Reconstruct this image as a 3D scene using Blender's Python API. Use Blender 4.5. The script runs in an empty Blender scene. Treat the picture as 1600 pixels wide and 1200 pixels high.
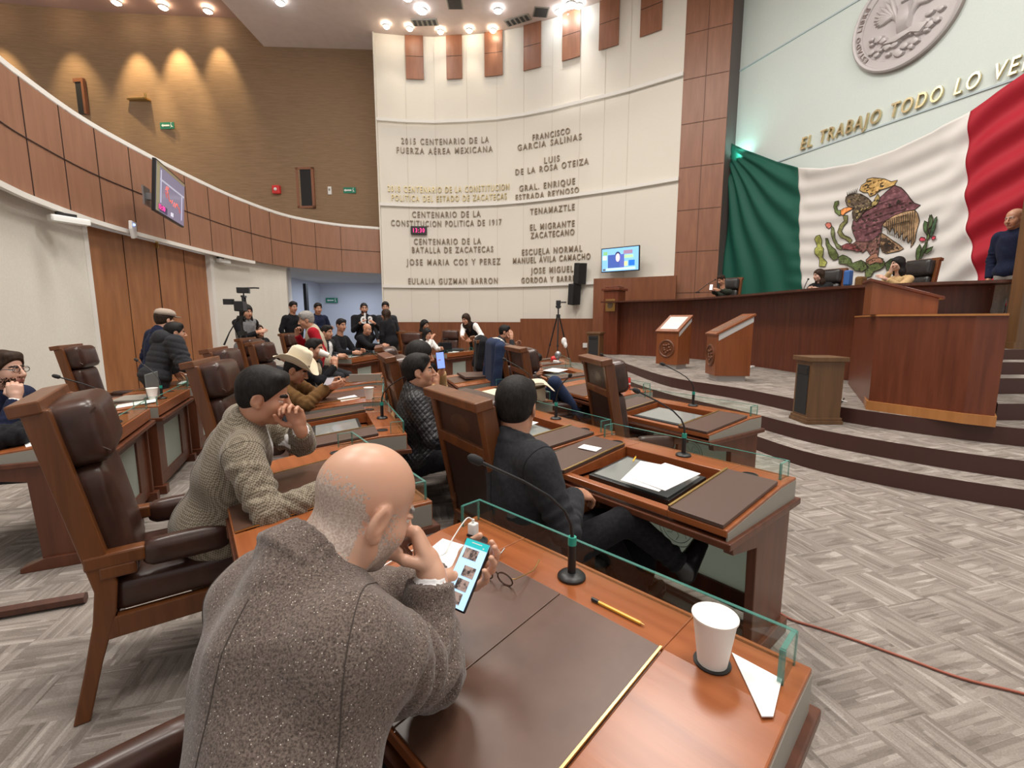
import bpy, math, random
import numpy as np
from mathutils import Vector, Matrix
random.seed(7)
rng = np.random.default_rng(5)
SC = bpy.context.scene
COL = SC.collection
PI = math.pi
# ---------------------------------------------------------------- camera
cam_d = bpy.data.cameras.new('camera'); cam = bpy.data.objects.new('camera', cam_d); COL.objects.link(cam)
cam.location = (0, 0, 1.5)
cam.rotation_euler = (PI/2 - math.atan(100/720), 0, 0)
cam_d.sensor_width = 36; cam_d.lens = 36*720/1600; cam_d.clip_start = .05; cam_d.clip_end = 200
SC.camera = cam
# ---------------------------------------------------------------- world, exposure, large lights
W = bpy.data.worlds.new('world'); SC.world = W; W.use_nodes = True
bg = W.node_tree.nodes['Background']; bg.inputs[0].default_value = (1, .95, .9, 1); bg.inputs[1].default_value = .62
SC.view_settings.view_transform = 'Standard'; SC.view_settings.look = 'None'
SC.view_settings.exposure = 0.0; SC.view_settings.gamma = 1; SC.view_settings.use_curve_mapping = False
def lamp(kind, name, loc, energy, color=(1, .93, .84), aim=None, **kw):
    d = bpy.data.lights.new(name, kind); d.energy = energy; d.color = color
    for k, v in kw.items(): setattr(d, k, v)
    o = bpy.data.objects.new(name, d); COL.objects.link(o); o.location = loc
    if aim is not None:
        o.rotation_euler = (Vector(aim)-Vector(loc)).to_track_quat('-Z', 'Y').to_euler()
    return o
for i, (x, y, e) in enumerate([(-3.5, 3, 520), (2.5, 1, 520), (2, 8, 560), (-4, 10, 520), (7, 4, 330), (-17, 11, 300)]):  # last disk is unseen, added to brighten the brown gallery wall
    lamp('AREA', 'ceiling_and_fill_light', (x, y, 11.4), e, (1, .95, .88), aim=(x, y, 0), shape='DISK', size=3.2)
# ---------------------------------------------------------------- materials
MAT = {}
def nodes_of(m): return m.node_tree.nodes, m.node_tree.links
def mat(name, col, rough=.5, metal=0, spec=.5, emit=None, es=1, coat=0, sheen=0):
    if name in MAT: return MAT[name]
    m = bpy.data.materials.new(name); m.use_nodes = True
    b = m.node_tree.nodes['Principled BSDF']
    b.inputs['Base Color'].default_value = (*col, 1); b.inputs['Roughness'].default_value = rough
    b.inputs['Metallic'].default_value = metal; b.inputs['Specular IOR Level'].default_value = spec
    b.inputs['Coat Weight'].default_value = coat; b.inputs['Sheen Weight'].default_value = sheen
    if emit: b.inputs['Emission Color'].default_value = (*emit, 1); b.inputs['Emission Strength'].default_value = es
    MAT[name] = m; return m
def N(m, t, **kw):
    n = m.node_tree.nodes.new(t)
    for k, v in kw.items(): setattr(n, k, v)
    return n
def noise_chain(m, scale=(1, 1, 1), nscale=5, detail=4, rough=.6, rot=(0, 0, 0), coord='Object'):
    tc = N(m, 'ShaderNodeTexCoord'); mp = N(m, 'ShaderNodeMapping'); nz = N(m, 'ShaderNodeTexNoise')
    mp.inputs['Scale'].default_value = scale; mp.inputs['Rotation'].default_value = rot
    nz.inputs['Scale'].default_value = nscale; nz.inputs['Detail'].default_value = detail; nz.inputs['Roughness'].default_value = rough
    m.node_tree.links.new(tc.outputs[coord], mp.inputs[0]); m.node_tree.links.new(mp.outputs[0], nz.inputs[0])
    return nz
def ramp(m, src, stops):
    r = N(m, 'ShaderNodeValToRGB'); e = r.color_ramp.elements
    while len(e) < len(stops): e.new(.5)
    for q, (p, c) in zip(e, stops): q.position = p; q.color = (*c, 1)
    m.node_tree.links.new(src, r.inputs[0]); return r
def bump(m, src, strength=.2, dist=.01):
    b = N(m, 'ShaderNodeBump'); b.inputs['Strength'].default_value = strength; b.inputs['Distance'].default_value = dist
    m.node_tree.links.new(src, b.inputs['Height'])
    m.node_tree.links.new(b.outputs[0], m.node_tree.nodes['Principled BSDF'].inputs['Normal']); return b
def noisy(name, c1, c2, rough=.5, scale=(1, 1, 1), nscale=5, lo=.35, hi=.65, bmp=0, detail=4, rot=(0, 0, 0), bd=.01, **kw):
    if name in MAT: return MAT[name]
    m = mat(name, c1, rough, **kw); nz = noise_chain(m, scale, nscale, detail, rot=rot)
    r = ramp(m, nz.outputs[0], [(lo, c1), (hi, c2)])
    m.node_tree.links.new(r.outputs[0], m.node_tree.nodes['Principled BSDF'].inputs['Base Color'])
    if bmp: bump(m, nz.outputs[0], bmp, bd)
    return m
def wood(name, c1, c2, rough=.35, axis=2, fine=14, coat=.0):
    s = [fine, fine, fine]; s[axis] = .9
    return noisy(name, c1, c2, rough, tuple(s), 1.3, .3, .72, .04, 6, coat=coat)
wood('mahogany', (.105, .026, .012), (.19, .052, .022), .33, 2, 12)
wood('mahogany_dark', (.052, .017, .010), (.10, .032, .016), .38, 2, 12)
wood('desk_wood', (.245, .070, .022), (.36, .112, .036), .26, 0, 16)
wood('desk_side', (.085, .026, .012), (.15, .046, .02), .36, 2, 14)
wood('chair_wood', (.105, .034, .010), (.19, .064, .020), .3, 2, 18)
wood('lectern_wood', (.20, .058, .018), (.28, .088, .03), .35, 2, 12)
wood('speaker_wood', (.11, .055, .022), (.17, .085, .035), .4, 2, 12)
wood('pillar_wood', (.22, .088, .045), (.30, .125, .066), .42, 2, 7)
wood('parapet_wood', (.26, .125, .075), (.33, .165, .10), .45, 2, 7)
wood('door_wood', (.27, .10, .035), (.40, .17, .065), .38, 2, 5)
wood('wainscot_wood', (.16, .052, .02), (.23, .08, .033), .4, 2, 8)
wood('light_wood', (.40, .16, .045), (.50, .22, .07), .4, 2, 8)
noisy('wall_white', (.72, .69, .62), (.77, .74, .67), .8, nscale=30, bmp=.05)
noisy('names_cream', (.72, .68, .60), (.76, .72, .64), .85, nscale=60, bmp=.06)
noisy('flag_wall_teal_tint', (.60, .68, .65), (.64, .71, .68), .8, nscale=40)  # teal light's tint on the white wall is put into this colour
mat('trim_white', (.78, .76, .72), .6)
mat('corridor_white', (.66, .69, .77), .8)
noisy('ceiling_paint', (.66, .55, .50), (.70, .59, .54), .85, nscale=3)
noisy('gallery_brown', (.23, .145, .08), (.31, .20, .115), .8, (.5, .5, 7), 4, .3, .7, .15, 5)
mat('dark_groove', (.03, .012, .008), .8)
noisy('leather', (.038, .0155, .0105), (.064, .027, .0185), .32, nscale=9, bmp=.12, bd=.004)
noisy('leather_back', (.024, .010, .008), (.04, .017, .013), .4, nscale=9)
noisy('leather_black', (.016, .014, .014), (.03, .026, .025), .32, nscale=9)
noisy('mat_leather', (.085, .040, .026), (.115, .058, .038), .36, nscale=6, bmp=.05, bd=.002)
mat('lid_leather', (.095, .055, .042), .42)
mat('laminate', (.30, .28, .24), .45)
mat('black_plastic', (.012, .012, .013), .4); mat('black_soft', (.018, .018, .019), .8)
mat('grey_metal', (.35, .35, .36), .35, .8); mat('chrome', (.8, .8, .82), .15, 1); mat('brass', (.62, .45, .17), .3, 1)
mat('white_plastic', (.82, .82, .80), .35); mat('paper', (.86, .86, .85), .7); mat('paper_yellow', (.85, .76, .35), .7)
mat('paper_cup', (.84, .78, .72), .6); mat('cup_inside', (.88, .85, .82), .6)
mat('screen_grey', (.20, .21, .20), .08, emit=(.45, .48, .46), es=.12)
mat('teal_band', (.02, .32, .24), .4); mat('pencil_yellow', (.85, .47, .02), .35); mat('red_can', (.65, .03, .03), .3)
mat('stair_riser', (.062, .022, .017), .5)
mat('emit_warm', (1, .9, .75), emit=(1, .86, .66), es=45); mat('emit_cool', (1, 1, 1), emit=(.88, .95, 1), es=55)
mat('vent_grey', (.05, .05, .05), .7); mat('exit_green', (.02, .22, .13), .5); mat('sign_white', (.85, .87, .85), .5)
mat('letter_bronze', (.28, .215, .15), .5); mat('letter_gold', (.72, .60, .36), .22, .85); mat('letter_brass', (.55, .45, .24), .35, .5)
mat('medal_silver', (.50, .47, .47), .5, .15); mat('medal_rim', (.36, .30, .28), .4, .3)
def glass(name, tint, alpha, rough=.02):
    m = bpy.data.materials.new(name); m.use_nodes = True; nt = m.node_tree; nt.nodes.clear()
    o = nt.nodes.new('ShaderNodeOutputMaterial'); mx = nt.nodes.new('ShaderNodeMixShader'); tr = nt.nodes.new('ShaderNodeBsdfTransparent')
    gl = nt.nodes.new('ShaderNodeBsdfPrincipled' if alpha > .3 else 'ShaderNodeBsdfGlossy'); gl.inputs[0].default_value = (*(tint if alpha > .3 else (1, 1, 1)), 1); gl.inputs['Roughness'].default_value = rough
    tr.inputs[0].default_value = (*[min(1, .72+.3*c) for c in tint], 1)
    fr = nt.nodes.new('ShaderNodeFresnel'); fr.inputs[0].default_value = 1.45
    ad = nt.nodes.new('ShaderNodeMath'); ad.operation = 'ADD'; ad.inputs[1].default_value = alpha; ad.use_clamp = True
    ge = nt.nodes.new('ShaderNodeNewGeometry'); bf = nt.nodes.new('ShaderNodeMath'); bf.operation = 'SUBTRACT'; bf.inputs[0].default_value = 1; nt.links.new(ge.outputs['Backfacing'], bf.inputs[1])
    ml = nt.nodes.new('ShaderNodeMath'); ml.operation = 'MULTIPLY'; nt.links.new(fr.outputs[0], ml.inputs[0]); nt.links.new(bf.outputs[0], ml.inputs[1])
    nt.links.new(ml.outputs[0], ad.inputs[0]); nt.links.new(ad.outputs[0], mx.inputs[0])
    nt.links.new(tr.outputs[0], mx.inputs[1]); nt.links.new(gl.outputs[0], mx.inputs[2]); nt.links.new(mx.outputs[0], o.inputs[0])
    MAT[name] = m; return m
glass('clear_glass', (.75, .92, .86), .0); glass('glass_edge', (.10, .32, .27), .45); glass('lens_glass', (.9, .9, .9), .0)
def frosted():
    m = noisy('frosted_glass', (.62, .67, .62), (.67, .72, .67), .35, nscale=6); nt = m.node_tree; b = nt.nodes['Principled BSDF']; o = nt.nodes['Material Output']
    t = nt.nodes.new('ShaderNodeBsdfTranslucent'); t.inputs[0].default_value = (.70, .78, .72, 1); x = nt.nodes.new('ShaderNodeMixShader'); x.inputs[0].default_value = .5
    nt.links.new(b.outputs[0], x.inputs[1]); nt.links.new(t.outputs[0], x.inputs[2]); nt.links.new(x.outputs[0], o.inputs[0])
frosted()
noisy('etch', (.36, .42, .39), (.27, .33, .3), .6, nscale=30)
def carpet():
    m = mat('carpet', (.3, .27, .25), .95, spec=.1); nt = m.node_tree; L = nt.links
    tc = N(m, 'ShaderNodeTexCoord'); mp = N(m, 'ShaderNodeMapping'); mp.inputs['Rotation'].default_value = (0, 0, math.radians(-15))
    L.new(tc.outputs['Object'], mp.inputs[0])
    def streaks(a, b, off):
        m2 = N(m, 'ShaderNodeMapping'); m2.inputs['Scale'].default_value = (a, b, 1); m2.inputs['Location'].default_value = (off, off*.7, 0); L.new(mp.outputs[0], m2.inputs[0])
        vz = N(m, 'ShaderNodeTexVoronoi'); vz.inputs['Scale'].default_value = 1.0; vz.distance = 'CHEBYCHEV'; L.new(m2.outputs[0], vz.inputs[0])
        bw = N(m, 'ShaderNodeRGBToBW'); L.new(vz.outputs['Color'], bw.inputs[0]); return bw.outputs[0]
    ck = N(m, 'ShaderNodeTexChecker'); ck.inputs['Scale'].default_value = 3.6; L.new(mp.outputs[0], ck.inputs[0])
    def mixf(f, a, b):
        x = N(m, 'ShaderNodeMix'); x.data_type = 'FLOAT'
        if isinstance(f, float): x.inputs[0].default_value = f
        else: L.new(f, x.inputs[0])
        L.new(a, x.inputs[2]); L.new(b, x.inputs[3]); return x.outputs[0]
    wide = mixf(ck.outputs['Fac'], streaks(4.4, 25, 1.1), streaks(25, 4.4, 5.3))
    wide2 = mixf(ck.outputs['Fac'], streaks(5, 9, 11.1), streaks(9, 5, 15.3))
    fine = mixf(ck.outputs['Fac'], streaks(2.2, 60, 8.9), streaks(60, 2.2, 3.7))
    v = mixf(.42, mixf(.4, wide, wide2), fine)
    r = ramp(m, v, [(.22, (.165, .140, .122)), (.42, (.235, .203, .180)), (.60, (.295, .260, .232)), (.80, (.42, .38, .345))])
    fz = noise_chain(m, (1, 1, 1), 160, 2)
    mm = N(m, 'ShaderNodeMix'); mm.data_type = 'RGBA'; mm.blend_type = 'OVERLAY'; mm.inputs[0].default_value = .35
    L.new(r.outputs[0], mm.inputs[6]); L.new(fz.outputs[0], mm.inputs[7])
    L.new(mm.outputs[2], nt.nodes['Principled BSDF'].inputs['Base Color']); bump(m, fz.outputs[0], .3, .004)
carpet()
# ---------------------------------------------------------------- mesh building
class MB:
    def __init__(s): s.v = []; s.f = []; s.m = []
    def add(s, vs, fs, mi=0, M=None):
        o = len(s.v)
        for p in vs:
            p = Vector(p)
            s.v.append(tuple(M @ p) if M is not None else tuple(p))
        for f in fs: s.f.append([o+i for i in f]); s.m.append(mi)
        return s
    def box(s, c, d, mi=0, M=None, top=None):
        x, y, z = (q/2 for q in d); tx, ty = (x, y) if top is None else (top[0]/2, top[1]/2)
        vs = [(-x, -y, -z), (x, -y, -z), (x, y, -z), (-x, y, -z), (-tx, -ty, z), (tx, -ty, z), (tx, ty, z), (-tx, ty, z)]
        vs = [(a+c[0], b+c[1], e+c[2]) for a, b, e in vs]
        return s.add(vs, [(3, 2, 1, 0), (4, 5, 6, 7), (0, 1, 5, 4), (1, 2, 6, 5), (2, 3, 7, 6), (3, 0, 4, 7)], mi, M)
    def span(s, a, b, mi=0, M=None):
        return s.box([(p+q)/2 for p, q in zip(a, b)], [abs(q-p) for p, q in zip(a, b)], mi, M)
    def prism(s, poly, a, b, axis=2, mi=0, M=None):
        """polygon extruded between a and b along axis; poly holds the two other coordinates in cyclic order"""
        def put(p, t):
            return {2: (p[0], p[1], t), 0: (t, p[0], p[1]), 1: (p[0], t, p[1])}[axis]
        n = len(poly); ar = sum(poly[i][0]*poly[(i+1) % n][1]-poly[(i+1) % n][0]*poly[i][1] for i in range(n))
        if (ar < 0) != (axis == 1): poly = poly[::-1]
        vs = [put(p, a) for p in poly]+[put(p, b) for p in poly]
        fs = [list(range(n))[::-1], list(range(n, 2*n))]+[(i, (i+1) % n, n+(i+1) % n, n+i) for i in range(n)]
        if a > b: fs = [f[::-1] for f in fs]
        return s.add(vs, fs, mi, M)
    def tube(s, pts, r, n=8, mi=0, M=None, cap=True):
        pts = [Vector(p) for p in pts]; rs = r if isinstance(r, (list, tuple)) else [r]*len(pts)
        vs = []; up = None
        for i, p in enumerate(pts):
            t = (pts[min(i+1, len(pts)-1)]-pts[max(i-1, 0)]).normalized()
            if up is None: up = Vector((0, 0, 1)) if abs(t.z) < .9 else Vector((1, 0, 0))
            u = (up-t*up.dot(t)).normalized(); w = t.cross(u); up = u
            for k in range(n):
                a = 2*PI*k/n; vs.append(p+(u*math.cos(a)+w*math.sin(a))*rs[i])
        fs = []
        for i in range(len(pts)-1):
            for k in range(n): fs.append((i*n+k, i*n+(k+1) % n, (i+1)*n+(k+1) % n, (i+1)*n+k))
        if cap: fs += [tuple(range(n))[::-1], tuple(range((len(pts)-1)*n, len(pts)*n))]
        return s.add(vs, fs, mi, M)
    def lathe(s, prof, n=24, mi=0, M=None, c=(0, 0, 0)):
        vs = []; fs = []
        for r, z in prof:
            for k in range(n):
                a = 2*PI*k/n; vs.append((c[0]+r*math.cos(a), c[1]+r*math.sin(a), c[2]+z))
        for i in range(len(prof)-1):
            for k in range(n): fs.append((i*n+k, i*n+(k+1) % n, (i+1)*n+(k+1) % n, (i+1)*n+k))
        if prof[0][0] > 1e-6: fs.append(tuple(range(n))[::-1])
        if prof[-1][0] > 1e-6: fs.append(tuple(range((len(prof)-1)*n, len(prof)*n)))
        return s.add(vs, fs, mi, M)
    def ball(s, c, r, n=12, mi=0, M=None):
        rr = r if isinstance(r, (tuple, list)) else (r, r, r); prof = [(math.sin(PI*i/n), -math.cos(PI*i/n)) for i in range(n+1)]
        Q = Matrix.Translation(c) @ Matrix.Diagonal((*rr, 1))
        return s.lathe(prof, 2*n, mi, Q if M is None else M @ Q)
    def sheet(s, grid, mi=0, M=None):
        h, w = len(grid), len(grid[0])
        return s.add([p for r in grid for p in r], [(i*w+j, i*w+j+1, (i+1)*w+j+1, (i+1)*w+j) for i in range(h-1) for j in range(w-1)], mi, M)
    def build(s, name, mats, parent=None, loc=None, smooth=None, bevel=0, seg=2, solid=0):
        me = bpy.data.meshes.new(name)
        L = Vector(loc) if loc is not None else Vector((0, 0, 0))
        me.from_pydata([tuple(Vector(p)-L) for p in s.v], [], s.f)
        for m in (mats if isinstance(mats, (list, tuple)) else [mats]): me.materials.append(MAT[m] if isinstance(m, str) else m)
        me.polygons.foreach_set('material_index', s.m)
        return finish(me, name, parent, L, smooth, bevel, seg, solid)
def finish(me, name, parent=None, L=None, smooth=None, bevel=0, seg=2, solid=0):
    if smooth is not None:
        if smooth >= 180: me.polygons.foreach_set('use_smooth', [True]*len(me.polygons))
        else: me.shade_smooth() if hasattr(me, 'shade_smooth') else None
    me.update()
    if smooth is not None and smooth < 180:
        me.set_sharp_from_angle(angle=math.radians(smooth))
    o = bpy.data.objects.new(name, me); COL.objects.link(o)
    if parent is not None: o.parent = parent
    elif L is not None: o.location = L
    if solid:
        q = o.modifiers.new('thick', 'SOLIDIFY'); q.thickness = solid; q.offset = 0
    if bevel:
        q = o.modifiers.new('bevel', 'BEVEL'); q.width = bevel; q.segments = seg; q.limit_method = 'ANGLE'; q.angle_limit = .6
        q.harden_normals = False
    return o
def tag(o, label, cat, group=None):
    o['label'] = label; o['category'] = cat
    if group: o['group'] = group
    return o
def thing(name, label, cat, loc=(0, 0, 0), rz=0, group=None):
    o = bpy.data.objects.new(name, None); COL.objects.link(o); o.location = loc; o.rotation_euler = (0, 0, rz)
    o.empty_display_size = .1
    return tag(o, label, cat, group)
def struct(name, mb, mats, **kw):
    o = mb.build(name, mats, **kw); o['kind'] = 'structure'; return o
def kids(o): return [c for c in bpy.data.objects if c.parent == o]
CHILD = {}
def register(root):
    """remember the tree of a prototype so that copies need no scene search"""
    def walk(o): return (o, [walk(c) for c in kids(o)])
    CHILD[root.name] = walk(root); return root
def dup(root, loc, rz, label=None, group=None):
    def cp(node, par):
        o, ch = node; c = o.copy(); COL.objects.link(c)
        if par is not None: c.parent = par
        for q in ch: cp(q, c)
        return c
    r = cp(CHILD[root.name], None); r.location = loc; r.rotation_euler = (0, 0, rz)
    if label: r['label'] = label
    if group: r['group'] = group
    return r
def rot_face(deg): return math.radians(deg)-PI/2      # local +y turned to face direction deg in plan
def Rz(a): return Matrix.Rotation(a, 4, 'Z')
def TR(loc, rz=0, rx=0, ry=0): return Matrix.Translation(loc) @ Matrix.Rotation(rz, 4, 'Z') @ Matrix.Rotation(rx, 4, 'X') @ Matrix.Rotation(ry, 4, 'Y')
def spline(pts, n=8):
    """Catmull-Rom through plan points"""
    P = [np.array(p, float) for p in pts]; P = [2*P[0]-P[1]]+P+[2*P[-1]-P[-2]]; out = []
    for i in range(1, len(P)-2):
        for k in range(n):
            t = k/n; a, b, c, d = P[i-1:i+3]
            out.append(tuple(.5*((2*b)+(c-a)*t+(2*a-5*b+4*c-d)*t*t+(3*b-a-3*c+d)*t**3)))
    out.append(tuple(P[-2])); return out
# ---------------------------------------------------------------- the room
def wall_strip(curve, z0, z1, thick=0, flip=False):
    """vertical strip along a plan curve; thick > 0 gives it a body on its right-hand side"""
    mb = MB(); c = [np.array(p, float) for p in curve]; n = len(c); off = []
    for i in range(n):
        t = c[min(i+1, n-1)]-c[max(i-1, 0)]; t /= np.linalg.norm(t); off.append(np.array((t[1], -t[0])))
    if not thick:
        g = [[(*p, z) for p in c] for z in (z0, z1)]
        return mb.sheet(g)
    a = c; b = [p+o*thick for p, o in zip(c, off)]
    vs = [(*p, z0) for p in a]+[(*p, z1) for p in a]+[(*p, z1) for p in b]+[(*p, z0) for p in b]; fs = []
    for i in range(n-1):
        for k in range(4): fs.append((k*n+i, k*n+i+1, ((k+1) % 4)*n+i+1, ((k+1) % 4)*n+i))
    fs += [(0, n, 2*n, 3*n), (n-1, 4*n-1, 3*n-1, 2*n-1)]
    return mb.add(vs, fs)
def curve_len(curve):
    s = [0]
    for a, b in zip(curve, curve[1:]): s.append(s[-1]+math.dist(a, b))
    return s
def on_curve(curve, S, s):
    i = min(max(int(np.searchsorted(S, s))-1, 0), len(curve)-2); t = (s-S[i])/(S[i+1]-S[i])
    a, b = np.array(curve[i]), np.array(curve[i+1]); d = (b-a)/np.linalg.norm(b-a)
    return a+(b-a)*t, d
struct('floor', MB().add([(-9, -3, 0), (13, -3, 0), (13, 24, 0), (-9, 24, 0)], [(0, 1, 2, 3)]), 'carpet')
# stage of three curved levels
edge_a = spline([(2.6, 14.2), (2.65, 10.5), (2.73, 8.5), (2.95, 7.6), (3.35, 6.8), (3.55, 6.1), (3.75, 5.4), (4.2, 4.7), (4.77, 4.17), (5.6, 3.75), (7.5, 3.4)], 5)
edge_b = spline([(2.15, 14.2), (2.2, 10.5), (2.3, 8.5), (2.5, 7.3), (2.8, 6.4), (3.03, 5.76), (3.27, 4.95), (3.7, 4.3), (4.31, 3.73), (5.2, 3.25), (7.5, 2.9)], 5)
edge_c = spline([(1.7, 14.2), (1.8, 10.5), (1.95, 8.5), (2.2, 7.2), (2.55, 6.2), (2.8, 5.4), (3.0, 4.6), (3.45, 4.0), (4.08, 3.5), (5.0, 2.95), (7.5, 2.55)], 5)
for nm, e, z0, z1 in (('floor_step_lower', edge_c, 0, .165), ('floor_step_middle', edge_b, .165, .33), ('floor_stage', edge_a, .33, .50)):
    mb = MB(); poly = list(e)+[(12.4, e[-1][1]), (12.4, 14.2)]; n = len(poly)
    vs = [(*p, z0) for p in poly]+[(*p, z1) for p in poly]
    mb.add(vs, [tuple(range(n, 2*n))[::1]], 0)
    mb.add(vs, [(i, (i+1) % n, n+(i+1) % n, n+i) for i in range(n)], 1)
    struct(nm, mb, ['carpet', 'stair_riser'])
mb = MB()
for y, z0, z1 in ((4.54, .5, .67), (5.15, .67, .85), (5.5, .85, 1.0), (5.85, 1.0, 1.13)):
    x0 = 4.60+(y-4.27)*.97; mb.add([(x0, y, z0), (9, y, z0), (9, y, z1), (x0, y, z1)], [(0, 1, 2, 3)], 1)
    mb.add([(x0, y, z1), (9, y, z1), (9, 7.0, z1), (6.9, 7.0, z1), (6.75, 6.5, z1)], [(0, 1, 2, 3, 4)], 0)
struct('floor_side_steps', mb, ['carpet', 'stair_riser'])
struct('trim_20', MB().tube([(-2.64, 2.14, .03), (-2.28, 2.285, .03)], .03, 6), 'mahogany_dark')
# names wall
names_curve = [(-4.92, 18.02), (-3.9, 18.2), (-2.85, 18.27), (-1.65, 18.16), (-.55, 17.98), (.42, 17.66), (1.4, 17.22), (2.3, 16.72), (3.05, 16.3), (3.75, 15.88), (5.12, 14.9)]
NS = curve_len(names_curve)
struct('wall_back', wall_strip(names_curve[::-1], 0, 11.7, .25), 'names_cream')
struct('wall_back_edge', MB().box((-4.95, 18.15, 5.85), (.05, .4, 11.7)), 'names_cream')
for i, z in enumerate((8.75, 5.78, 2.78)):
    mb = wall_strip([tuple(np.array(p)+np.array((-.012, -.05))) for p in names_curve][::-1], z-.05, z+.05, -.06)
    struct('trim_%d' % (i+1), mb, 'trim_white')
mb = MB()
for i in range(1, len(names_curve)-1):
    p = names_curve[i]; mb.box((p[0], p[1]-.002, 5.9), (.012, .012, 11))
struct('trim_4', mb, mat('seam_beige', (.60, .555, .48), .8))
# hanging wood panels at the head of the names wall, as wide as the photo's
def wall_patch(s0, s1, z0, z1, off=.05, n=3, curve=names_curve, S=NS):
    g = []
    for z in (z0, z1):
        row = []
        for k in range(n+1):
            p, d = on_curve(curve, S, s0+(s1-s0)*k/n); nn = np.array((d[1], -d[0])); row.append((*(p+nn*off), z))
        g.append(row)
    mb = MB(); mb.sheet(g)
    return mb
wp = [(-3.86, -3.22), (-2.38, -1.8), (-.98, -.32), (.42, 1.02), (1.72, 2.28), (2.85, 3.42), (4.0, 4.55)]
def s_at_x(x):
    for i in range(len(names_curve)-1):
        a, b = names_curve[i], names_curve[i+1]
        if a[0] <= x <= b[0]: return NS[i]+(x-a[0])/(b[0]-a[0])*(NS[i+1]-NS[i])
    return NS[-1]
for i, (a, b) in enumerate(wp):
    mb = wall_patch(s_at_x(a), s_at_x(b), 10.2, 11.66, .045)
    o = mb.build('wall_panel', 'pillar_wood', solid=.03); o['kind'] = 'structure'
    mb = wall_patch(s_at_x(a)+.01, s_at_x(b)-.01, 10.95, 10.97, .062); o2 = mb.build('panel_joint', 'dark_groove', parent=o)
# wainscot along the foot of the names wall, taller on the right
off_curve = [tuple(np.array(p)+np.array((-.02, -.10))) for p in names_curve]
struct('trim_5', wall_strip([p for p in off_curve if p[0] < .6][::-1], 0, 1.42, -.06), 'wainscot_wood')
struct('trim_6', wall_strip([(3.75, 15.6), (2.85, 16.2), (2.2, 16.55), (1.3, 17.0), (.34, 17.5)], 0, 1.55, -.06), 'wainscot_wood')
struct('trim_7', wall_strip([(5.12, 14.62), (3.9, 15.32), (2.75, 15.75)], 0, 2.86, -.10), 'wainscot_wood')
# pillar of wood panels beside the names wall, and its grey return
struct('wall_pillar', MB().prism([(5.12, 14.9), (6.26, 14.37), (6.7, 14.9), (6.4, 16.2), (5.3, 16.2)], 0, 11.7), 'pillar_wood')
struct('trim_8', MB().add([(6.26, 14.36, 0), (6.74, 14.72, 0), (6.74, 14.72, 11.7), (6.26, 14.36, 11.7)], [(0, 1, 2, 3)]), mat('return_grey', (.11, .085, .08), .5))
mb = MB(); d = Vector((1.14, -.53, 0)).normalized()
for k in range(9):
    z = 1.1+k*1.25; M = TR((5.69, 14.632, z), math.atan2(d.y, d.x)); mb.box((0, 0, 0), (1.22, .012, .018), 0, M)
mb.box((0, 0, 5.8), (.016, .012, 11.6), 0, TR((5.69, 14.634, 0), math.atan2(d.y, d.x)))
struct('trim_9', mb, mat('pillar_joint', (.115, .045, .023), .6))
# flag wall
FW0 = np.array((6.72, 14.65)); FWD = np.array((.375, -.927)); FWN = np.array((-.927, -.375))
def fw(s, z, off=0): p = FW0+FWD*s+FWN*off; return (p[0], p[1], z)
struct('wall_right', MB().add([fw(-.4, 0), fw(12, 0), fw(12, 11.7), fw(-.4, 11.7)], [(0, 1, 2, 3)]), 'flag_wall_teal_tint')
mb = MB(); A = math.atan2(FWD[1], FWD[0])
for z in (8.75, 5.78): mb.box((5.8, -.012, z), (12, .025, .035), 0, TR(fw(0, 0), A))
struct('trim_10', mb, mat('seam_blue', (.46, .55, .58), .6))
# left side under the gallery
par_curve = spline([(-4.2, 2.2), (-5.5, 4.2), (-6.62, 6.29), (-7.0, 7.2), (-7.4, 8.5), (-7.62, 9.9), (-7.8, 11.9), (-7.82, 13.9), (-7.45, 16.0), (-6.4, 17.35), (-4.97, 18.1)], 6)
PS = curve_len(par_curve)
low_curve = [tuple(np.array(p)+np.array((-.22, .0))) for p in par_curve if p[1] < 16.2]+[(-7.9, 16.6)]
def cut(curve, y0, y1): return [p for p in curve if y0 <= p[1] <= y1]
def at_y(curve, y):
    for a, b in zip(curve, curve[1:]):
        if a[1] <= y <= b[1]: t = (y-a[1])/(b[1]-a[1]); return (a[0]+(b[0]-a[0])*t, y)
dA, dB = at_y(low_curve, 8.55), at_y(low_curve, 12.6)
struct('wall_left_near', wall_strip([dA]+cut(low_curve, 0, 8.54)[::-1], 0, 3.3, .2), 'wall_white')
struct('wall_left_far', wall_strip(cut(low_curve, 12.61, 30)[::-1]+[dB], 0, 3.3, .2), 'wall_white')
# double door in the left wall
dd = Vector((dB[0]-dA[0], dB[1]-dA[1], 0)); dl = dd.length; M = TR((dA[0]-.05, dA[1], 0), math.atan2(dd.y, dd.x))
door = MB(); h = dl/2
door.box((h/2+.02, .06, 1.6), (h-.06, .06, 3.2), 0, M); door.box((h*1.5, .06, 1.6), (h-.06, .06, 3.2), 0, M)
for k in (3, 6, 9):
    door.box((k*dl/12, .027, 1.6), (.008 if k != 6 else .016, .012, 3.18), 1, M)
do = struct('door_1', door, ['door_wood', 'dark_groove'])
MB().box((dl+.03, -.02, 1.65), (.16, .14, 3.3), 0, M).box((-.06, -.02, 1.65), (.10, .12, 3.3), 0, M).build('door_frame', 'trim_white', parent=do)
MB().box((dl*.5, -.0, 3.2), (.03, .05, .22), 0, M).build('door_bolt', 'brass', parent=do)
struct('trim_11', wall_strip([tuple(np.array(p)+np.array((.02, -.05))) for p in par_curve if p[1] < 14.5], 3.17, 3.25, .07), 'trim_white')
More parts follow.
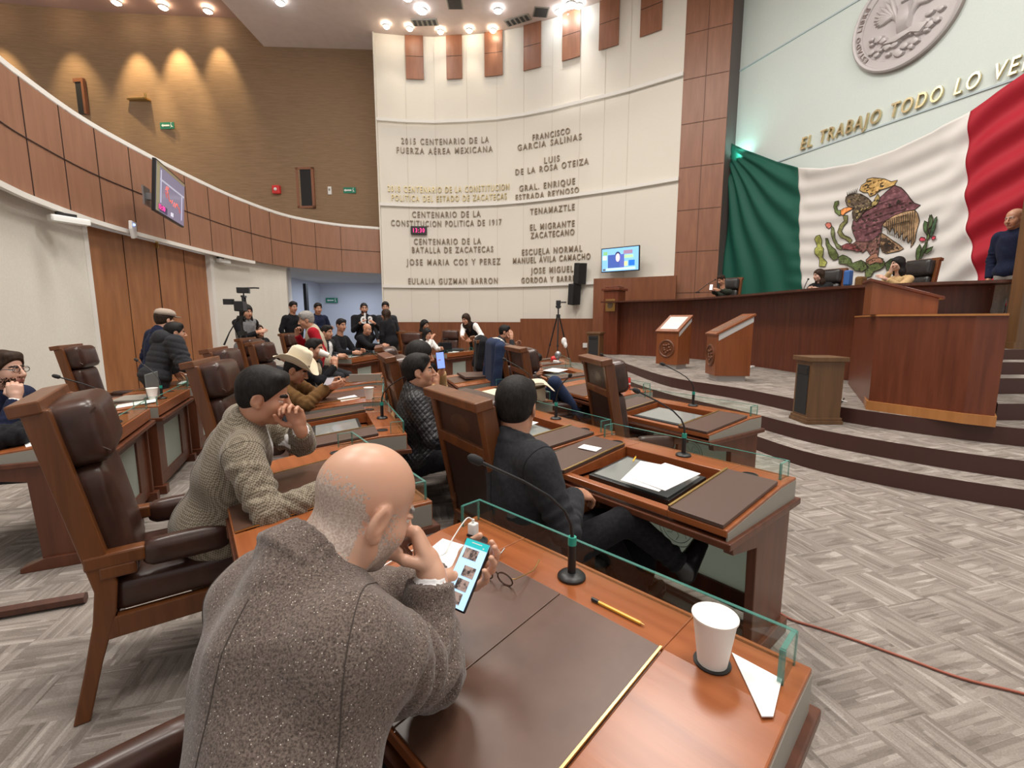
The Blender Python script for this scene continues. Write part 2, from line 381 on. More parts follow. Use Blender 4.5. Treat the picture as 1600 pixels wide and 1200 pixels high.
# gallery: parapet of wood panels with white capping, soffit, rear wall, ceiling
go = struct('wall_gallery', wall_strip(par_curve, 3.27, 4.9, -.14), 'parapet_wood')
struct('trim_12', wall_strip([tuple(np.array(p)) for p in par_curve], 4.88, 4.98, -.2), 'trim_white')
mb = MB()
for k in range(1, int(PS[-1]/.92)):
    p, d = on_curve(par_curve, PS, k*.92); n = np.array((d[1], -d[0])); mb.box((0, 0, 4.08), (.012, .012, 1.6), 0, TR((*(p+n*.003), 0), math.atan2(d[1], d[0])))
o = struct('trim_13', mb, 'dark_groove')
struct('trim_14', wall_strip([tuple(np.array(p)+np.array((.004, 0))) for p in par_curve], 4.06, 4.075, .008), 'dark_groove')
sof = list(par_curve)+[(-4.97, 24), (-12, 24), (-12, 2.2)]
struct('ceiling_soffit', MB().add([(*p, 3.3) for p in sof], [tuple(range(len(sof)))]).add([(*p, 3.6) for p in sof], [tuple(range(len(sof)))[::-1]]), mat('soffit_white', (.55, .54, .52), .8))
gal = [(-24, 17.2), (-18.3, 18.15), (-14.6, 18.7), (-10.5, 19.0), (-4.6, 19.3)]
struct('wall_gallery_rear', wall_strip(gal[::-1], 3.5, 13.2, -.2), 'gallery_brown')
struct('wall_gallery_left', MB().add([(-24, 17.2, 3.5), (-24, 0, 3.5), (-24, 0, 13.2), (-24, 17.2, 13.2)], [(0, 1, 2, 3)]), 'gallery_brown')
mb = MB()
for x in (-15.9, -12.1): mb.box((x, at_y([(p[1], p[0]) for p in gal], x)[0]-.01 if at_y([(p[1], p[0]) for p in gal], x) else 18, 8), (.02, .02, 9.2))
struct('trim_15', mb, mat('brown_seam', (.13, .075, .035), .8))
struct('ceiling_gallery', MB().add([(-24, -2, 12.6), (-9.3, -2, 12.6), (-9.3, 19.4, 12.6), (-24, 19.4, 12.6)], [(3, 2, 1, 0)]), mat('gallery_ceiling_paint', (.42, .27, .22), .8))
mb = MB().add([(-9.4, -2, 11.66), (12.5, -2, 11.66), (12.5, 19.4, 11.66), (-9.3, 19.4, 11.66)], [(3, 2, 1, 0)])
mb.add([(-9.4, -2, 11.66), (-9.3, 19.4, 11.66), (-9.3, 19.4, 12.7), (-9.4, -2, 12.7)], [(0, 1, 2, 3)])
struct('ceiling', mb, 'ceiling_paint')
# corridor beyond the opening
struct('wall_corridor', MB().add([(-9.5, 23.2, 0), (-4.6, 23.2, 0), (-4.6, 23.2, 3.3), (-9.5, 23.2, 3.3)], [(0, 1, 2, 3)])
       .add([(-4.62, 18.3, 0), (-4.62, 23.2, 0), (-4.62, 23.2, 3.3), (-4.62, 18.3, 3.3)], [(3, 2, 1, 0)])
       .add([(-9.5, 16.6, 0), (-9.5, 23.2, 0), (-9.5, 23.2, 3.3), (-9.5, 16.6, 3.3)], [(0, 1, 2, 3)])
       .add([(-9.5, 16.62, 0), (-7.8, 16.62, 0), (-7.8, 16.62, 3.3), (-9.5, 16.62, 3.3)], [(0, 1, 2, 3)]), 'corridor_white')
struct('door_2', MB().box((-8.62, 19.6, 1.5), (.12, .2, 3.0)), mat('frame_dark', (.03, .03, .035), .5))
lamp('AREA', 'corridor_light', (-7.3, 21, 3.2), 60, (.80, .88, 1), aim=(-7.3, 21, 0), size=1.2)
# ---------------------------------------------------------------- chairs
def cushion(name, c, d, parent, m='leather', r=.035, M=None, puff=.012):
    """padded box: a grid box, rounded and slightly swollen"""
    n = 9; vs = []; fs = []; idx = {}
    hx, hy, hz = (q/2 for q in d)
    def put(u, v, w):
        key = (round(u*16), round(v*16), round(w*16))
        if key in idx: return idx[key]
        p = np.array((u*hx, v*hy, w*hz)); inner = np.array((hx-r, hy-r, hz-r))
        q = np.clip(p, -inner, inner); dlt = p-q; L = np.linalg.norm(dlt)
        if L > 1e-9: p = q+dlt/L*min(L, r)
        p = p+np.array((u, v, w))*puff*np.array(((1-v*v)*(1-w*w), (1-u*u)*(1-w*w), (1-u*u)*(1-v*v)))
        idx[key] = len(vs); vs.append(tuple(p+np.array(c))); return idx[key]
    T = [-1+2*k/(n-1) for k in range(n)]
    T = [math.copysign(abs(t)**.7, t) for t in T]
    for ax in range(3):
        for sg in (-1, 1):
            for i in range(n-1):
                for j in range(n-1):
                    q = []
                    for a, b in ((i, j), (i+1, j), (i+1, j+1), (i, j+1)):
                        p = [T[a], T[b]]; p.insert(ax, sg); q.append(put(*p))
                    fs.append(q if (sg > 0) != (ax == 1) else q[::-1])
    mb = MB(); mb.add(vs, fs, 0, M); return mb.build(name, m, parent=parent, smooth=180)
def make_chair(name='armchair', label='', seat_m='leather'):
    """high-backed wooden armchair, faces +y, origin on the floor under the seat"""
    t = thing(name, label, 'chair')
    tilt = math.atan2(.135, .80); B = TR((0, -.235, .46), 0, tilt)          # frame of the raked back: z runs up it
    for s in (-1, 1):
        prof = [(-.375, 0), (-.325, 0), (-.27, .22), (-.215, .40), (-.20, .52), (-.322, 1.195), (-.396, 1.195), (-.27, .50), (-.285, .38), (-.325, .20)]
        MB().prism(prof, s*.30, s*.245, 0).build('leg', 'chair_wood', t, bevel=.006)
        MB().prism([(.20, 0), (.255, 0), (.265, .44), (.195, .44)], s*.30, s*.245, 0).build('leg', 'chair_wood', t, bevel=.006)
        arm = MB().span((s*.235, -.29, .585), (s*.305, -.11, .64)).span((s*.235, -.25, .54), (s*.305, -.14, .592))
        ao = arm.build('arm', 'chair_wood', t, bevel=.008)
        MB().prism([(.155, .585), (.275, .595), (.275, .635), (.155, .642)], s*.235, s*.305, 0).build('arm_front', 'chair_wood', ao, bevel=.008)
        cushion('arm_pad', (s*.27, .025, .600), (.082, .285, .10), ao, seat_m, .03, puff=.006)
        MB().prism([(.185, .42), (.245, .42), (.235, .60), (.195, .60)], s*.29, s*.25, 0).build('arm_post', 'chair_wood', ao, bevel=.005)
    bf = MB().box((0, -.02, .755), (.62, .085, .045), 0, B).build('back_frame', 'chair_wood', t, bevel=.006)
    MB().box((0, -.012, .525), (.50, .05, .055), 0, B).build('back_rail', 'chair_wood', bf, bevel=.005)
    MB().box((0, -.012, .06), (.50, .05, .06), 0, B).build('back_rail', 'chair_wood', bf, bevel=.005)
    MB().box((0, -.01, .64), (.49, .02, .20), 0, B).build('back_panel', 'leather_back', bf); MB().box((0, -.01, .29), (.49, .02, .42), 0, B).build('back_panel', 'leather_back', bf)
    cushion('backrest', (0, .055, .265), (.47, .12, .46), t, seat_m, .035, B)
    h = cushion('headrest', (0, .072, .622), (.49, .165, .235), t, seat_m, .04, B)
    sm = MB()
    for s in (-1, 1):
        x = s*.252
        sm.tube([(x-.012*s, .0, .735), (x, .06, .66), (x, .075, .62), (x-.012*s, .148, .54)], .003, 5, 0, B)
        sm.tube([(x-.012*s, .0, .52), (x, .06, .60), (x, .075, .64), (x-.012*s, .148, .71)], .003, 5, 0, B)
    sm.build('seam', seat_m, h)
    cushion('seat', (0, .02, .45), (.55, .50, .13), t, seat_m, .03, puff=.015)
    kx = .88
    MB().span((-.299, .19, .30), (.299, .245, .385)).span((-.299, -.26, .30), (.299, -.21, .385)).span((-.298, -.25, .30), (-.25, .22, .385)).span((.25, -.25, .30), (.298, .22, .385)).build('seat_rail', 'chair_wood', t, bevel=.005)
    def squeeze(o):
        for c in kids(o):
            if c.type == 'MESH':
                for v in c.data.vertices: v.co.x *= kx
            squeeze(c)
    squeeze(t)
    return t
# ---------------------------------------------------------------- desks
DT = .775                      # height of the wooden desk top at its ledge
def make_desk(opened, label, group, L=1.08, returns=(True, True)):
    """one seat's desk, occupant faces +y; origin on the floor under its middle"""
    t = thing('legislator_desk', label, 'desk', group=group); h = L/2; zf = DT-.055
    top = MB()
    prof = [(-.34, zf-.03), (.34, zf-.03), (.34, DT), (.17, DT), (-.34, zf)]
    mx = .29
    for s in (-1, 1): top.prism(prof, s*h, s*mx, 0)
    top.prism([(.17, zf-.03), (.34, zf-.03), (.34, DT), (.17, DT)], -mx, mx, 0)
    top.prism([(-.34, zf-.03), (-.30, zf-.03), (-.30, zf+.004), (-.34, zf)], -mx, mx, 0)
    if not opened: top.prism([(-.30, zf-.03), (.17, zf-.03), (.17, DT-.006), (-.30, zf-.004)], -mx, mx, 0)
    else: top.span((-mx, -.30, zf-.055), (mx, .17, zf-.04))
    to = top.build('tabletop', 'desk_wood', t, bevel=.004)
    sl = (DT-zf)/.51
    if not opened:
        mp = MB()
        for a, b in ((-mx+.004, -.001), (.001, mx-.004)):
            mp.prism([(-.335, zf+.003), (.168, DT+.001), (.168, DT+.0045), (-.335, zf+.0065)], a, b, 0)
        mo = mp.build('leather_pad', 'mat_leather', to, bevel=.002)
        tr = MB()
        for s in (-1, 1): tr.prism([(-.335, zf+.004), (.168, DT+.002), (.168, DT+.007), (-.335, zf+.009)], s*mx, s*(mx-.005), 0)
        tr.build('pad_edge', 'brass', mo)
    else:
        for s in (-1, 1):
            ld = MB().prism([(-.34, zf+.002), (.165, DT+.002), (.165, DT+.018), (-.34, zf+.018)], s*(mx+.004), s*(mx+.235), 0)
            lo = ld.build('folding_lid', 'lid_leather', t, bevel=.002)
            MB().prism([(-.34, zf+.019), (.165, DT+.019), (.165, DT+.023), (-.34, zf+.023)], s*(mx+.002), s*(mx+.012), 0).build('hinge', 'brass', lo)
        M = TR((0, -.06, zf-.02), 0, sl)
        so = MB().box((0, 0, .015), (.46, .33, .03), 0, M).build('monitor', 'black_plastic', t, bevel=.004)
        MB().box((0, .0, .0315), (.42, .285, .003), 0, M).build('screen', 'screen_grey', so)
    MB().span((-h-.02, -.35, zf-.075), (h+.02, .365, zf-.045)).build('desk_rail', 'desk_side', t, bevel=.005)
    for s in (-1, 1): MB().prism([(-.335, zf-.046), (.335, zf-.046), (.335, DT-.012), (.17, DT-.012), (-.335, zf-.012)], s*(h+.002), s*(h-.004), 0).build('end_trim', 'laminate', t)
    for s in (-1, 1):
        MB().prism([(-.02, .05), (.31, .05), (.31, zf-.07), (-.28, zf-.07), (-.26, zf-.13), (-.04, zf-.17)], s*(h-.005), s*(h-.045), 0).build('side_panel', 'desk_side', t, bevel=.004)
        MB().prism([(-.12, 0), (.34, 0), (.34, .075), (.0, .075), (-.12, .03)], s*(h+.015), s*(h-.065), 0).build('foot', 'desk_side', t, bevel=.004)
    sw = .12 if opened else .27
    MB().span((-h+.04, .25, .05), (h-.04, .29, .15)).span((-h+.04, .25, zf-.16), (h-.04, .29, zf-.07)).span((-h+.04, .25, .15), (-h+sw, .29, zf-.15)).span((h-sw, .25, .15), (h-.04, .29, zf-.15)).build('front_frame', 'desk_side', t, bevel=.003)
    po = MB().span((-h+sw-.01, .264, .14), (h-sw+.01, .276, zf-.15)).build('frosted_panel', 'frosted_glass', t)
    em = MB(); r0 = .11
    ring = [(r0*math.cos(a*PI/16), .262, .36+r0*math.sin(a*PI/16)) for a in range(33)]
    em.tube(ring, .0025, 4); em.tube([(x*.8, .262, (z-.36)*.8+.36) for x, y, z in ring], .002, 4)
    for k in range(7):
        a = k*.9; em.tube([(.02*math.cos(a), .262, .36+.02*math.sin(a)), (.05*math.cos(a+.5), .262, .36+.05*math.sin(a+.5)), (.075*math.cos(a+.2), .262, .36+.075*math.sin(a+.2))], .002, 4)
    em.build('etched_emblem', 'etch', po)
    MB().span((-h+.05, .05, .02), (h-.05, .12, .05)).build('foot_rail', 'grey_metal', t, bevel=.003); MB().span((-h+.05, .15, .02), (h-.05, .19, .05)).build('foot_rail', 'grey_metal', t, bevel=.003)
    MB().span((-.10, .0, zf-.19), (.14, .2, zf-.06)).build('computer_unit', 'black_plastic', t, bevel=.008)
    g = MB(); e = MB(); z0, z1 = DT, DT+.075
    def pane(a, b):
        g.span(a, b)
        e.span((a[0], a[1], b[2]), (b[0], b[1], b[2]+.002))
    pane((-h+.03, .318, z0), (h-.03, .328, z1))
    for s, on in zip((-1, 1), returns):
        if on:
            x = s*(h-.035); pane((x-.005, .245, z0), (x+.005, .318, z1)); e.span((x-.006, .241, z0), (x+.006, .245, z1))
    e.span((-h+.028, .318, z0), (-h+.03, .328, z1)); e.span((h-.03, .318, z0), (h-.028, .328, z1))
    go = g.build('glass_guard', 'clear_glass', t); e.build('glass_edge', 'glass_edge', go)
    for s in (-1, 1):
        c = MB(); c.lathe([(.030, .0015), (.030, .0035), (.038, .0035), (.038, .0005)], 20, 0, None, (s*.385, .205, DT)); c.lathe([(.0295, .001), (0, .001)], 20, 0, None, (s*.385, .205, DT))
        c.build('cup_ring', 'black_plastic', to, smooth=30)
    return t
def make_mic(label, group):
    """gooseneck microphone on a round base; leans towards -y"""
    t = thing('gooseneck_microphone', label, 'microphone', group=group)
    MB().lathe([(.040, 0), (.040, .006), (.034, .012), (.022, .016), (.0, .017)], 24).build('base', 'black_plastic', t, smooth=35)
    st = MB().tube([(0, 0, .012), (0, 0, .10)], .0115, 12).build('stem', 'black_plastic', t, smooth=35)
    MB().tube([(0, 0, .098), (0, 0, .122)], .0122, 12).build('teal_band', 'teal_band', st, smooth=35)
    pts = [(0, 0, .12), (-.002, -.004, .16), (-.012, -.02, .20), (-.04, -.055, .245), (-.085, -.11, .29), (-.14, -.18, .335), (-.158, -.20, .348)]
    nk = MB().tube(pts, [.0055, .005, .004, .004, .004, .0045, .005], 8).build('gooseneck', 'black_plastic', t, smooth=60)
    d = (Vector(pts[-1])-Vector(pts[-2])).normalized(); p = Vector(pts[-1])
    MB().tube([p-d*.006, p, p+d*.02, p+d*.032, p+d*.038], [.006, .0125, .0135, .0105, .003], 12).build('capsule', 'black_soft', nk, smooth=60)
    return t
def make_cup(label, group=None):
    t = thing('paper_cup', label, 'cup', group=group)
    MB().lathe([(.030, 0), (.030, .003), (.0435, .104), (.0465, .106), (.0465, .110), (.0425, .110)], 32).build('cup_wall', 'paper_cup', t, smooth=40)
    MB().lathe([(.0425, .110), (.0300, .012), (0, .012)], 32).build('cup_lining', 'cup_inside', t, smooth=60)
    return t
PROTO_HIDE = []
D_open = register(make_desk(True, 'x', None)); D_shut = register(make_desk(False, 'x', None))
C_proto = register(make_chair(label='x')); M_proto = register(make_mic('x', None)); K_proto = register(make_cup('x'))
_used = set()
def place(proto, loc, deg, label, group=None):
    """first placement moves the prototype itself, later ones are copies"""
    rz = rot_face(deg)
    if proto.name not in _used:
        _used.add(proto.name); proto.location = loc; proto.rotation_euler = (0, 0, rz); proto['label'] = label
        if group: proto['group'] = group
        return proto
    return dup(proto, loc, rz, label, group)
def loc2w(c, deg, p):
    a = math.radians(deg); r = (math.sin(a), -math.cos(a)); f = (math.cos(a), math.sin(a))
    return (c[0]+r[0]*p[0]+f[0]*p[1], c[1]+r[1]*p[0]+f[1]*p[1], p[2])
DESKS = {}
GD = 'desks of the chamber'
def desk(key, x, y, deg, opened, label, z=0):
    DESKS[key] = ((x, y), deg, z); o = place(D_open if opened else D_shut, (x, y, z), deg, label, GD); o.name = 'legislator_desk'; return o
def on_desk(key, x, y, dz=0):
    (cx, cy), deg, z = DESKS[key]; top = DT if y > .17 else DT-.055+(y+.34)*(.055/.51)
    p = loc2w((cx, cy), deg, (x, y, 0)); return (p[0], p[1], top+z+dz)
desk('b1', .01, 1.02, 45, False, 'nearest desk, leather pad closed, where the bald man in brown tweed sits')
desk('b2', -.91, 2.03, 35, False, 'desk with closed leather pad where the man on the phone sits')
desk('b3', -1.20, 3.26, 23, True, 'desk with folded-out lids and screen beyond the phoning man')
desk('b4', -1.62, 4.55, 15, False, 'desk where the man in the cream cowboy hat sits')
desk('b5', -1.88, 5.9, 9, False, 'desk with a yellow folder where the drinking man sits')
desk('c1', .716, 2.26, 40, True, 'desk with lit screen, pencil and loose sheets in front of the man in black suit')
desk('c2', .10, 3.22, 33, True, 'desk with open lids behind the black-suited man, a mic on its ledge')
desk('c3', -.17, 4.47, 26, False, 'desk with a cream folder in front of the man in the quilted jacket')
desk('c4', -.48, 6.0, 18, False, 'desk with closed pad and a cup beside the hand holding up a phone')
desk('d1', 1.33, 3.72, 34, True, 'desk with open lids and screen nearest the curved steps')
desk('d2', .92, 5.05, 25, False, 'desk with the red can on it, behind the empty chair by the steps')
desk('d3', .72, 6.5, 15, True, 'desk with a stack of papers beyond the chair with jeans knees')
desk('d4', .62, 8.2, 4, True, 'far desk where a man sits before the wainscot, next to the tripod')
desk('a1', -3.06, 3.11, 26, False, 'desk with green glass front panel right behind the tall empty chair')
desk('a2', -3.53, 4.22, 23, False, 'desk with a laptop and paper cup near the wooden door')
desk('a3', -3.97, 5.4, 21, False, 'desk by the wooden door where the man in the puffer jacket leans')
desk('e1', -3.25, 9.3, -12, False, 'far desk where two dark-suited men sit side by side')
desk('e2', -3.0, 10.7, -18, False, 'far desk where a bald man in black sits')
desk('f1', -1.45, 10.6, -28, False, 'far desk with a black bag where the woman in white sits')
desk('f2', -.95, 11.6, -32, False, 'far desk beside the woman bending forward')
GC = 'high-backed leather armchairs'
def chair(x, y, deg, label, z=0):
    o = place(C_proto, (x, y, z), deg, label, GC); o.name = 'armchair'; return o
chair(-1.48, 1.95, 36, 'tall brown leather armchair nearest on the left, the phoning man on its seat edge')
chair(-.635, .615, 45, 'armchair of the bald man, only its padded arm showing at the bottom edge')
chair(.06, 2.27, 33, 'armchair seen from behind with the black-suited man in it').scale = (1, 1, .96)
chair(-.66, 3.85, 22, 'armchair in which the man in the quilted jacket sits')
chair(1.0, 3.55, 9, 'empty armchair seen from behind, before the desk with the red can')
chair(.40, 4.94, 17, 'armchair seen from behind with jeans knees beyond it')
chair(.16, 5.85, 14, 'armchair with a navy denim jacket hung on its back')
chair(-1.85, 3.38, 16, 'empty armchair right behind the phoning man')
chair(-2.62, 4.72, 14, 'armchair of the man in the cowboy hat')
chair(-2.95, 6.05, 12, 'armchair of the drinking man, upright behind the hat')
chair(-4.62, 5.3, 22, 'brown armchair standing against the wooden door')
chair(-3.86, 2.75, 26, 'armchair of the man in navy at the left edge')
chair(-3.75, 7.2, 5, 'armchair beside the black video tripod')
chair(-4.3, 9.6, -8, 'armchair behind the man in the red and tan vest')
chair(-4.15, 10.6, -14, 'armchair of the man with dark hair and black jacket')
chair(-2.3, 10.2, -100, 'armchair left of the bald man in black')
chair(-1.75, 12.6, -100, 'armchair right of the bald man in black')
chair(-2.75, 12.2, -25, 'armchair at far back beside the standing woman in black')
chair(-1.06, 5.05, 15, 'armchair with curly-haired person in it, behind the quilted jacket')
chair(-2.25, 11.0, -32, 'armchair of the woman in the white blouse')
chair(-.3, 8.0, 4, 'armchair of the man before the wainscot')
GM = 'gooseneck microphones on the desks'
def mic(key, x, y, label, turn=0):
    (c, deg, z) = DESKS[key]; o = place(M_proto, on_desk(key, x, y, .001), deg+turn, label, GM); o.name = 'gooseneck_microphone'; return o
mic('b1', -.03, .255, 'large gooseneck microphone with teal band on the nearest desk')
mic('c1', .02, .255, 'gooseneck microphone with teal band on the desk of the man in black suit')
mic('c2', .02, .255, 'gooseneck microphone on the desk with open lids behind the black-suited man', 110)
mic('d1', .0, .255, 'gooseneck microphone on the desk nearest the curved steps')
mic('d2', .0, .255, 'gooseneck microphone on the desk with the red can', 60)
mic('b3', .0, .255, 'gooseneck microphone on the open desk beyond the phoning man', -150)
mic('c3', .3, .255, 'gooseneck microphone beside the cup in the middle of the photo')
mic('a1', .0, .255, 'gooseneck microphone standing up against the white wall', 60)
mic('a2', .1, .255, 'gooseneck microphone on the desk with the laptop')
mic('a3', .2, .255, 'gooseneck microphone by the man in the puffer jacket')
mic('b5', .2, .255, 'gooseneck microphone on the drinking man\'s desk', 90)
GK = 'white paper cups'
def cup(key, x, y, label, dz=.0):
    o = place(K_proto, on_desk(key, x, y, dz+.001), 0, label, GK); o.name = 'paper_cup'; return o
cup('b1', .385, .205, 'large white paper cup on the nearest desk')
cup('b2', .30, .262, 'white paper cup just behind the bald head')
cup('b4', .42, .20, 'white paper cup at the hatted man\'s desk end')
cup('a2', .15, .2, 'white paper cup beside the laptop')
cup('a3', .25, .2, 'white paper cup by the man in the puffer jacket')
cup('c4', .35, .15, 'white paper cup in front of the hanging denim jacket')
cup('e2', .40, .2, 'white paper cup on the bald man in black\'s desk')
cup('c3', .18, .24, 'white paper cup next to the upturned hat')
chair(-.12, 6.75, 10, 'armchair with a black coat over it, left of the hanging denim jacket')
# ---------------------------------------------------------------- inscriptions
_txt = {}
def text_mesh(s, size, depth, bold=.003):
    cu = bpy.data.curves.new('lettering', 'FONT'); cu.body = s; cu.size = size; cu.extrude = depth/2; cu.offset = bold*size; cu.resolution_u = 3
    cu.space_word = 1.25; cu.space_character = 1.3
    o = bpy.data.objects.new('lettering', cu); COL.objects.link(o)
    dg = bpy.context.evaluated_depsgraph_get(); me = o.evaluated_get(dg).to_mesh()
    v = np.empty(3*len(me.vertices)); me.vertices.foreach_get('co', v); v = v.reshape(-1, 3)
    f = [list(p.vertices) for p in me.polygons]
    o.evaluated_get(dg).to_mesh_clear(); bpy.data.objects.remove(o); bpy.data.curves.remove(cu)
    return v, f
def lettering(name, s, mapper, w, h, depth, m, bold=.003, slant=0):
    """text stretched to width w and cap height h, mapped onto a surface by mapper(x, y, d)"""
    v, f = text_mesh(s, 1.0, .1, bold)
    x0, x1 = v[:, 0].min(), v[:, 0].max(); cap = .729
    mb = MB(); mb.add([mapper((p[0]-x0)/(x1-x0)*w+slant*p[1]*h, p[1]/cap*h, (p[2]+.05)/.1*depth) for p in v], f)
    return mb.build(name, m)
NAMES = [
('2015 CENTENARIO DE LA', 0.83, 4.11, 7.97, 0.27, 0),
('FUERZA AÉREA MEXICANA', 0.65, 4.25, 7.64, 0.27, 0),
('2018 CENTENARIO DE LA CONSTITUCION', 0.28, 4.89, 6.26, 0.28, 1),
('POLITICA DEL ESTADO DE ZACATECAS', 0.41, 4.79, 5.94, 0.28, 1),
('CENTENARIO DE LA', 1.15, 3.77, 5.36, 0.28, 0),
('CONSTITUCION POLITICA DE 1917', 0.36, 4.58, 5.03, 0.28, 0),
('CENTENARIO DE LA', 1.19, 3.78, 4.37, 0.28, 0),
('BATALLA DE ZACATECAS', 1.11, 4.25, 4.06, 0.28, 0),
('JOSE MARIA COS Y PEREZ', 0.88, 4.53, 3.6, 0.29, 0),
('EULALIA GUZMAN BARRON', 0.93, 4.42, 2.88, 0.29, 0),
('FRANCISCO', 5.79, 7.19, 7.85, 0.25, 0),
('GARCIA SALINAS', 5.21, 7.62, 7.58, 0.26, 0),
('LUIS', 6.24, 6.82, 7.01, 0.26, 0),
('DE LA ROSA OTEIZA', 5.13, 7.89, 6.75, 0.26, 0),
('GRAL. ENRIQUE', 5.28, 7.41, 6.17, 0.26, 0),
('ESTRADA REYNOSO', 5.14, 7.56, 5.86, 0.26, 0),
('TENAMAZTLE', 5.71, 7.41, 5.31, 0.27, 0),
('EL MIGRANTE', 5.71, 7.42, 4.76, 0.27, 0),
('ZACATECANO', 5.74, 7.42, 4.47, 0.27, 0),
('ESCUELA NORMAL', 5.39, 7.72, 3.89, 0.27, 0),
('MANUEL ÁVILA CAMACHO', 5.04, 8.03, 3.6, 0.27, 0),
('JOSE MIGUEL', 5.75, 7.4, 3.21, 0.27, 0),
('GORDOA Y BARRIOS', 5.37, 7.74, 2.87, 0.27, 0),]
col_l = ['first', 'second', 'third', 'fourth', 'fifth', 'sixth', 'seventh', 'eighth', 'ninth', 'lowest']
for i, (s, a, b, z, h, g) in enumerate(NAMES):
    def onwall(x, y, d, a=a, z=z):
        p, t = on_curve(names_curve, NS, a+x); n = np.array((t[1], -t[0])); q = p+n*(.012+d); return (q[0], q[1], z+y)
    o = lettering('wall_lettering', s, onwall, b-a, h*.80, .04, 'letter_brass' if g else 'letter_bronze')
    if i < 10: lab = 'raised %s letters, %s line of the left column on the cream wall' % ('gold' if g else 'bronze', col_l[i])
    else: lab = 'raised bronze letters, %s line of the right column on the cream wall' % (['first', 'second', 'third', 'fourth', 'fifth', 'sixth', 'seventh', 'eighth', 'ninth', 'tenth', 'eleventh', 'twelfth', 'lowest'][i-10])
    tag(o, lab, 'wall letters', 'inscriptions on the cream wall')
o = lettering('wall_lettering', 'EL TRABAJO TODO LO VENCE', lambda x, y, d: fw(2.13+x, 5.86+y, .012+d), 4.72, .30, .06, 'letter_gold', .004, .2)
tag(o, 'large gold motto letters on the pale wall above the flag', 'wall letters')
# ---------------------------------------------------------------- medallion on the flag wall
MC, MZ, MR = 4.28, 7.86, 1.04
t = thing('medallion', 'round silver relief medallion high on the pale wall above the motto', 'medallion', fw(MC, MZ, 0))
def md(u, v, d): return fw(MC+u*MR, MZ+v*MR, d)
def relief(name, polys, m, d0, d1, parent):
    mb = MB()
    for pl in polys:
        n = len(pl); ar = sum(pl[i][0]*pl[(i+1) % n][1]-pl[(i+1) % n][0]*pl[i][1] for i in range(n))
        if ar < 0: pl = pl[::-1]
        c = (sum(p[0] for p in pl)/n, sum(p[1] for p in pl)/n)
        vs = [md(*p, d0) for p in pl]+[md(c[0]+(p[0]-c[0])*.72, c[1]+(p[1]-c[1])*.72, d1) for p in pl]+[md(*c, d1+.02)]
        mb.add(vs, [(i, (i+1) % n, n+(i+1) % n, n+i) for i in range(n)]+[(n+i, n+(i+1) % n, 2*n) for i in range(n)])
    return mb.build(name, m, parent=parent, loc=parent.location, smooth=50)
def circ(r, n=64): return [(r*math.cos(2*PI*k/n), r*math.sin(2*PI*k/n)) for k in range(n)]
mb = MB(); n = 64
prof = [(1.0, .0), (1.0, .10), (.97, .13), (.93, .12), (.91, .09), (.80, .085), (.79, .06), (.0, .06)]
vs = [md(r*math.cos(2*PI*k/n), r*math.sin(2*PI*k/n), d) for r, d in prof[:-1] for k in range(n)]+[md(0, 0, .06)]
fs = [(i*n+k, i*n+(k+1) % n, (i+1)*n+(k+1) % n, (i+1)*n+k) for i in range(len(prof)-2) for k in range(n)]+[(6*n+k, 6*n+(k+1) % n, 7*n) for k in range(n)]
mb.add(vs, fs); mb.m = [1 if f < n else 0 for f in range(len(mb.f))]
mb.build('disc', ['medal_silver', 'medal_rim'], t, t.location, smooth=40)
random.seed(3)
rocks = []
for k in range(26):
    a = math.radians(200+k*5.5+random.uniform(-3, 3)); r = random.uniform(.45, .74); w = random.uniform(.06, .12)
    rocks.append([(r*math.cos(a)+w*math.cos(q*PI/4+a)*random.uniform(.7, 1.1), r*math.sin(a)+w*.7*math.sin(q*PI/4+a)*random.uniform(.7, 1.1)) for q in range(8)])
relief('rocks', rocks, 'medal_silver', .055, .13, t)
feath = []
for s in (-1, 1):
    for k in range(9):
        a = math.radians(90-s*(18+k*11)); L = .72-.035*k; b = (s*.10, -.12+.03*k); c = (math.cos(a), math.sin(a)); q = (-c[1]*.045, c[0]*.045)
        feath.append([(b[0]-q[0], b[1]-q[1]), (b[0]+c[0]*L*.7-q[0], b[1]+c[1]*L*.7-q[1]), (b[0]+c[0]*L, b[1]+c[1]*L), (b[0]+c[0]*L*.7+q[0], b[1]+c[1]*L*.7+q[1]), (b[0]+q[0], b[1]+q[1])])
relief('wings', feath, 'medal_silver', .055, .12, t)
relief('relief_figure', [[(-.12, -.35), (.12, -.35), (.16, -.05), (.10, .25), (-.10, .25), (-.16, -.05)], [(-.08, .2), (.10, .2), (.16, .34), (.05, .42), (-.06, .36)], [(-.42, -.42), (-.1, -.5), (.3, -.42), (.2, -.33), (-.2, -.34)], [(-.05, -.35), (.35, -.55), (.52, -.40), (.3, -.28)]], 'medal_silver', .06, .17, t)
def ring_map(x, y, d):
    a = math.radians(222)-x; r = .825+y; return md(r*math.cos(a), r*math.sin(a), .085+d)
lo = lettering('rim_letters', 'ESTADO LIBRE', ring_map, 1.35, .085, .03, 'medal_rim'); lo.parent = t; lo.matrix_parent_inverse = Matrix.Translation(-Vector(t.location))
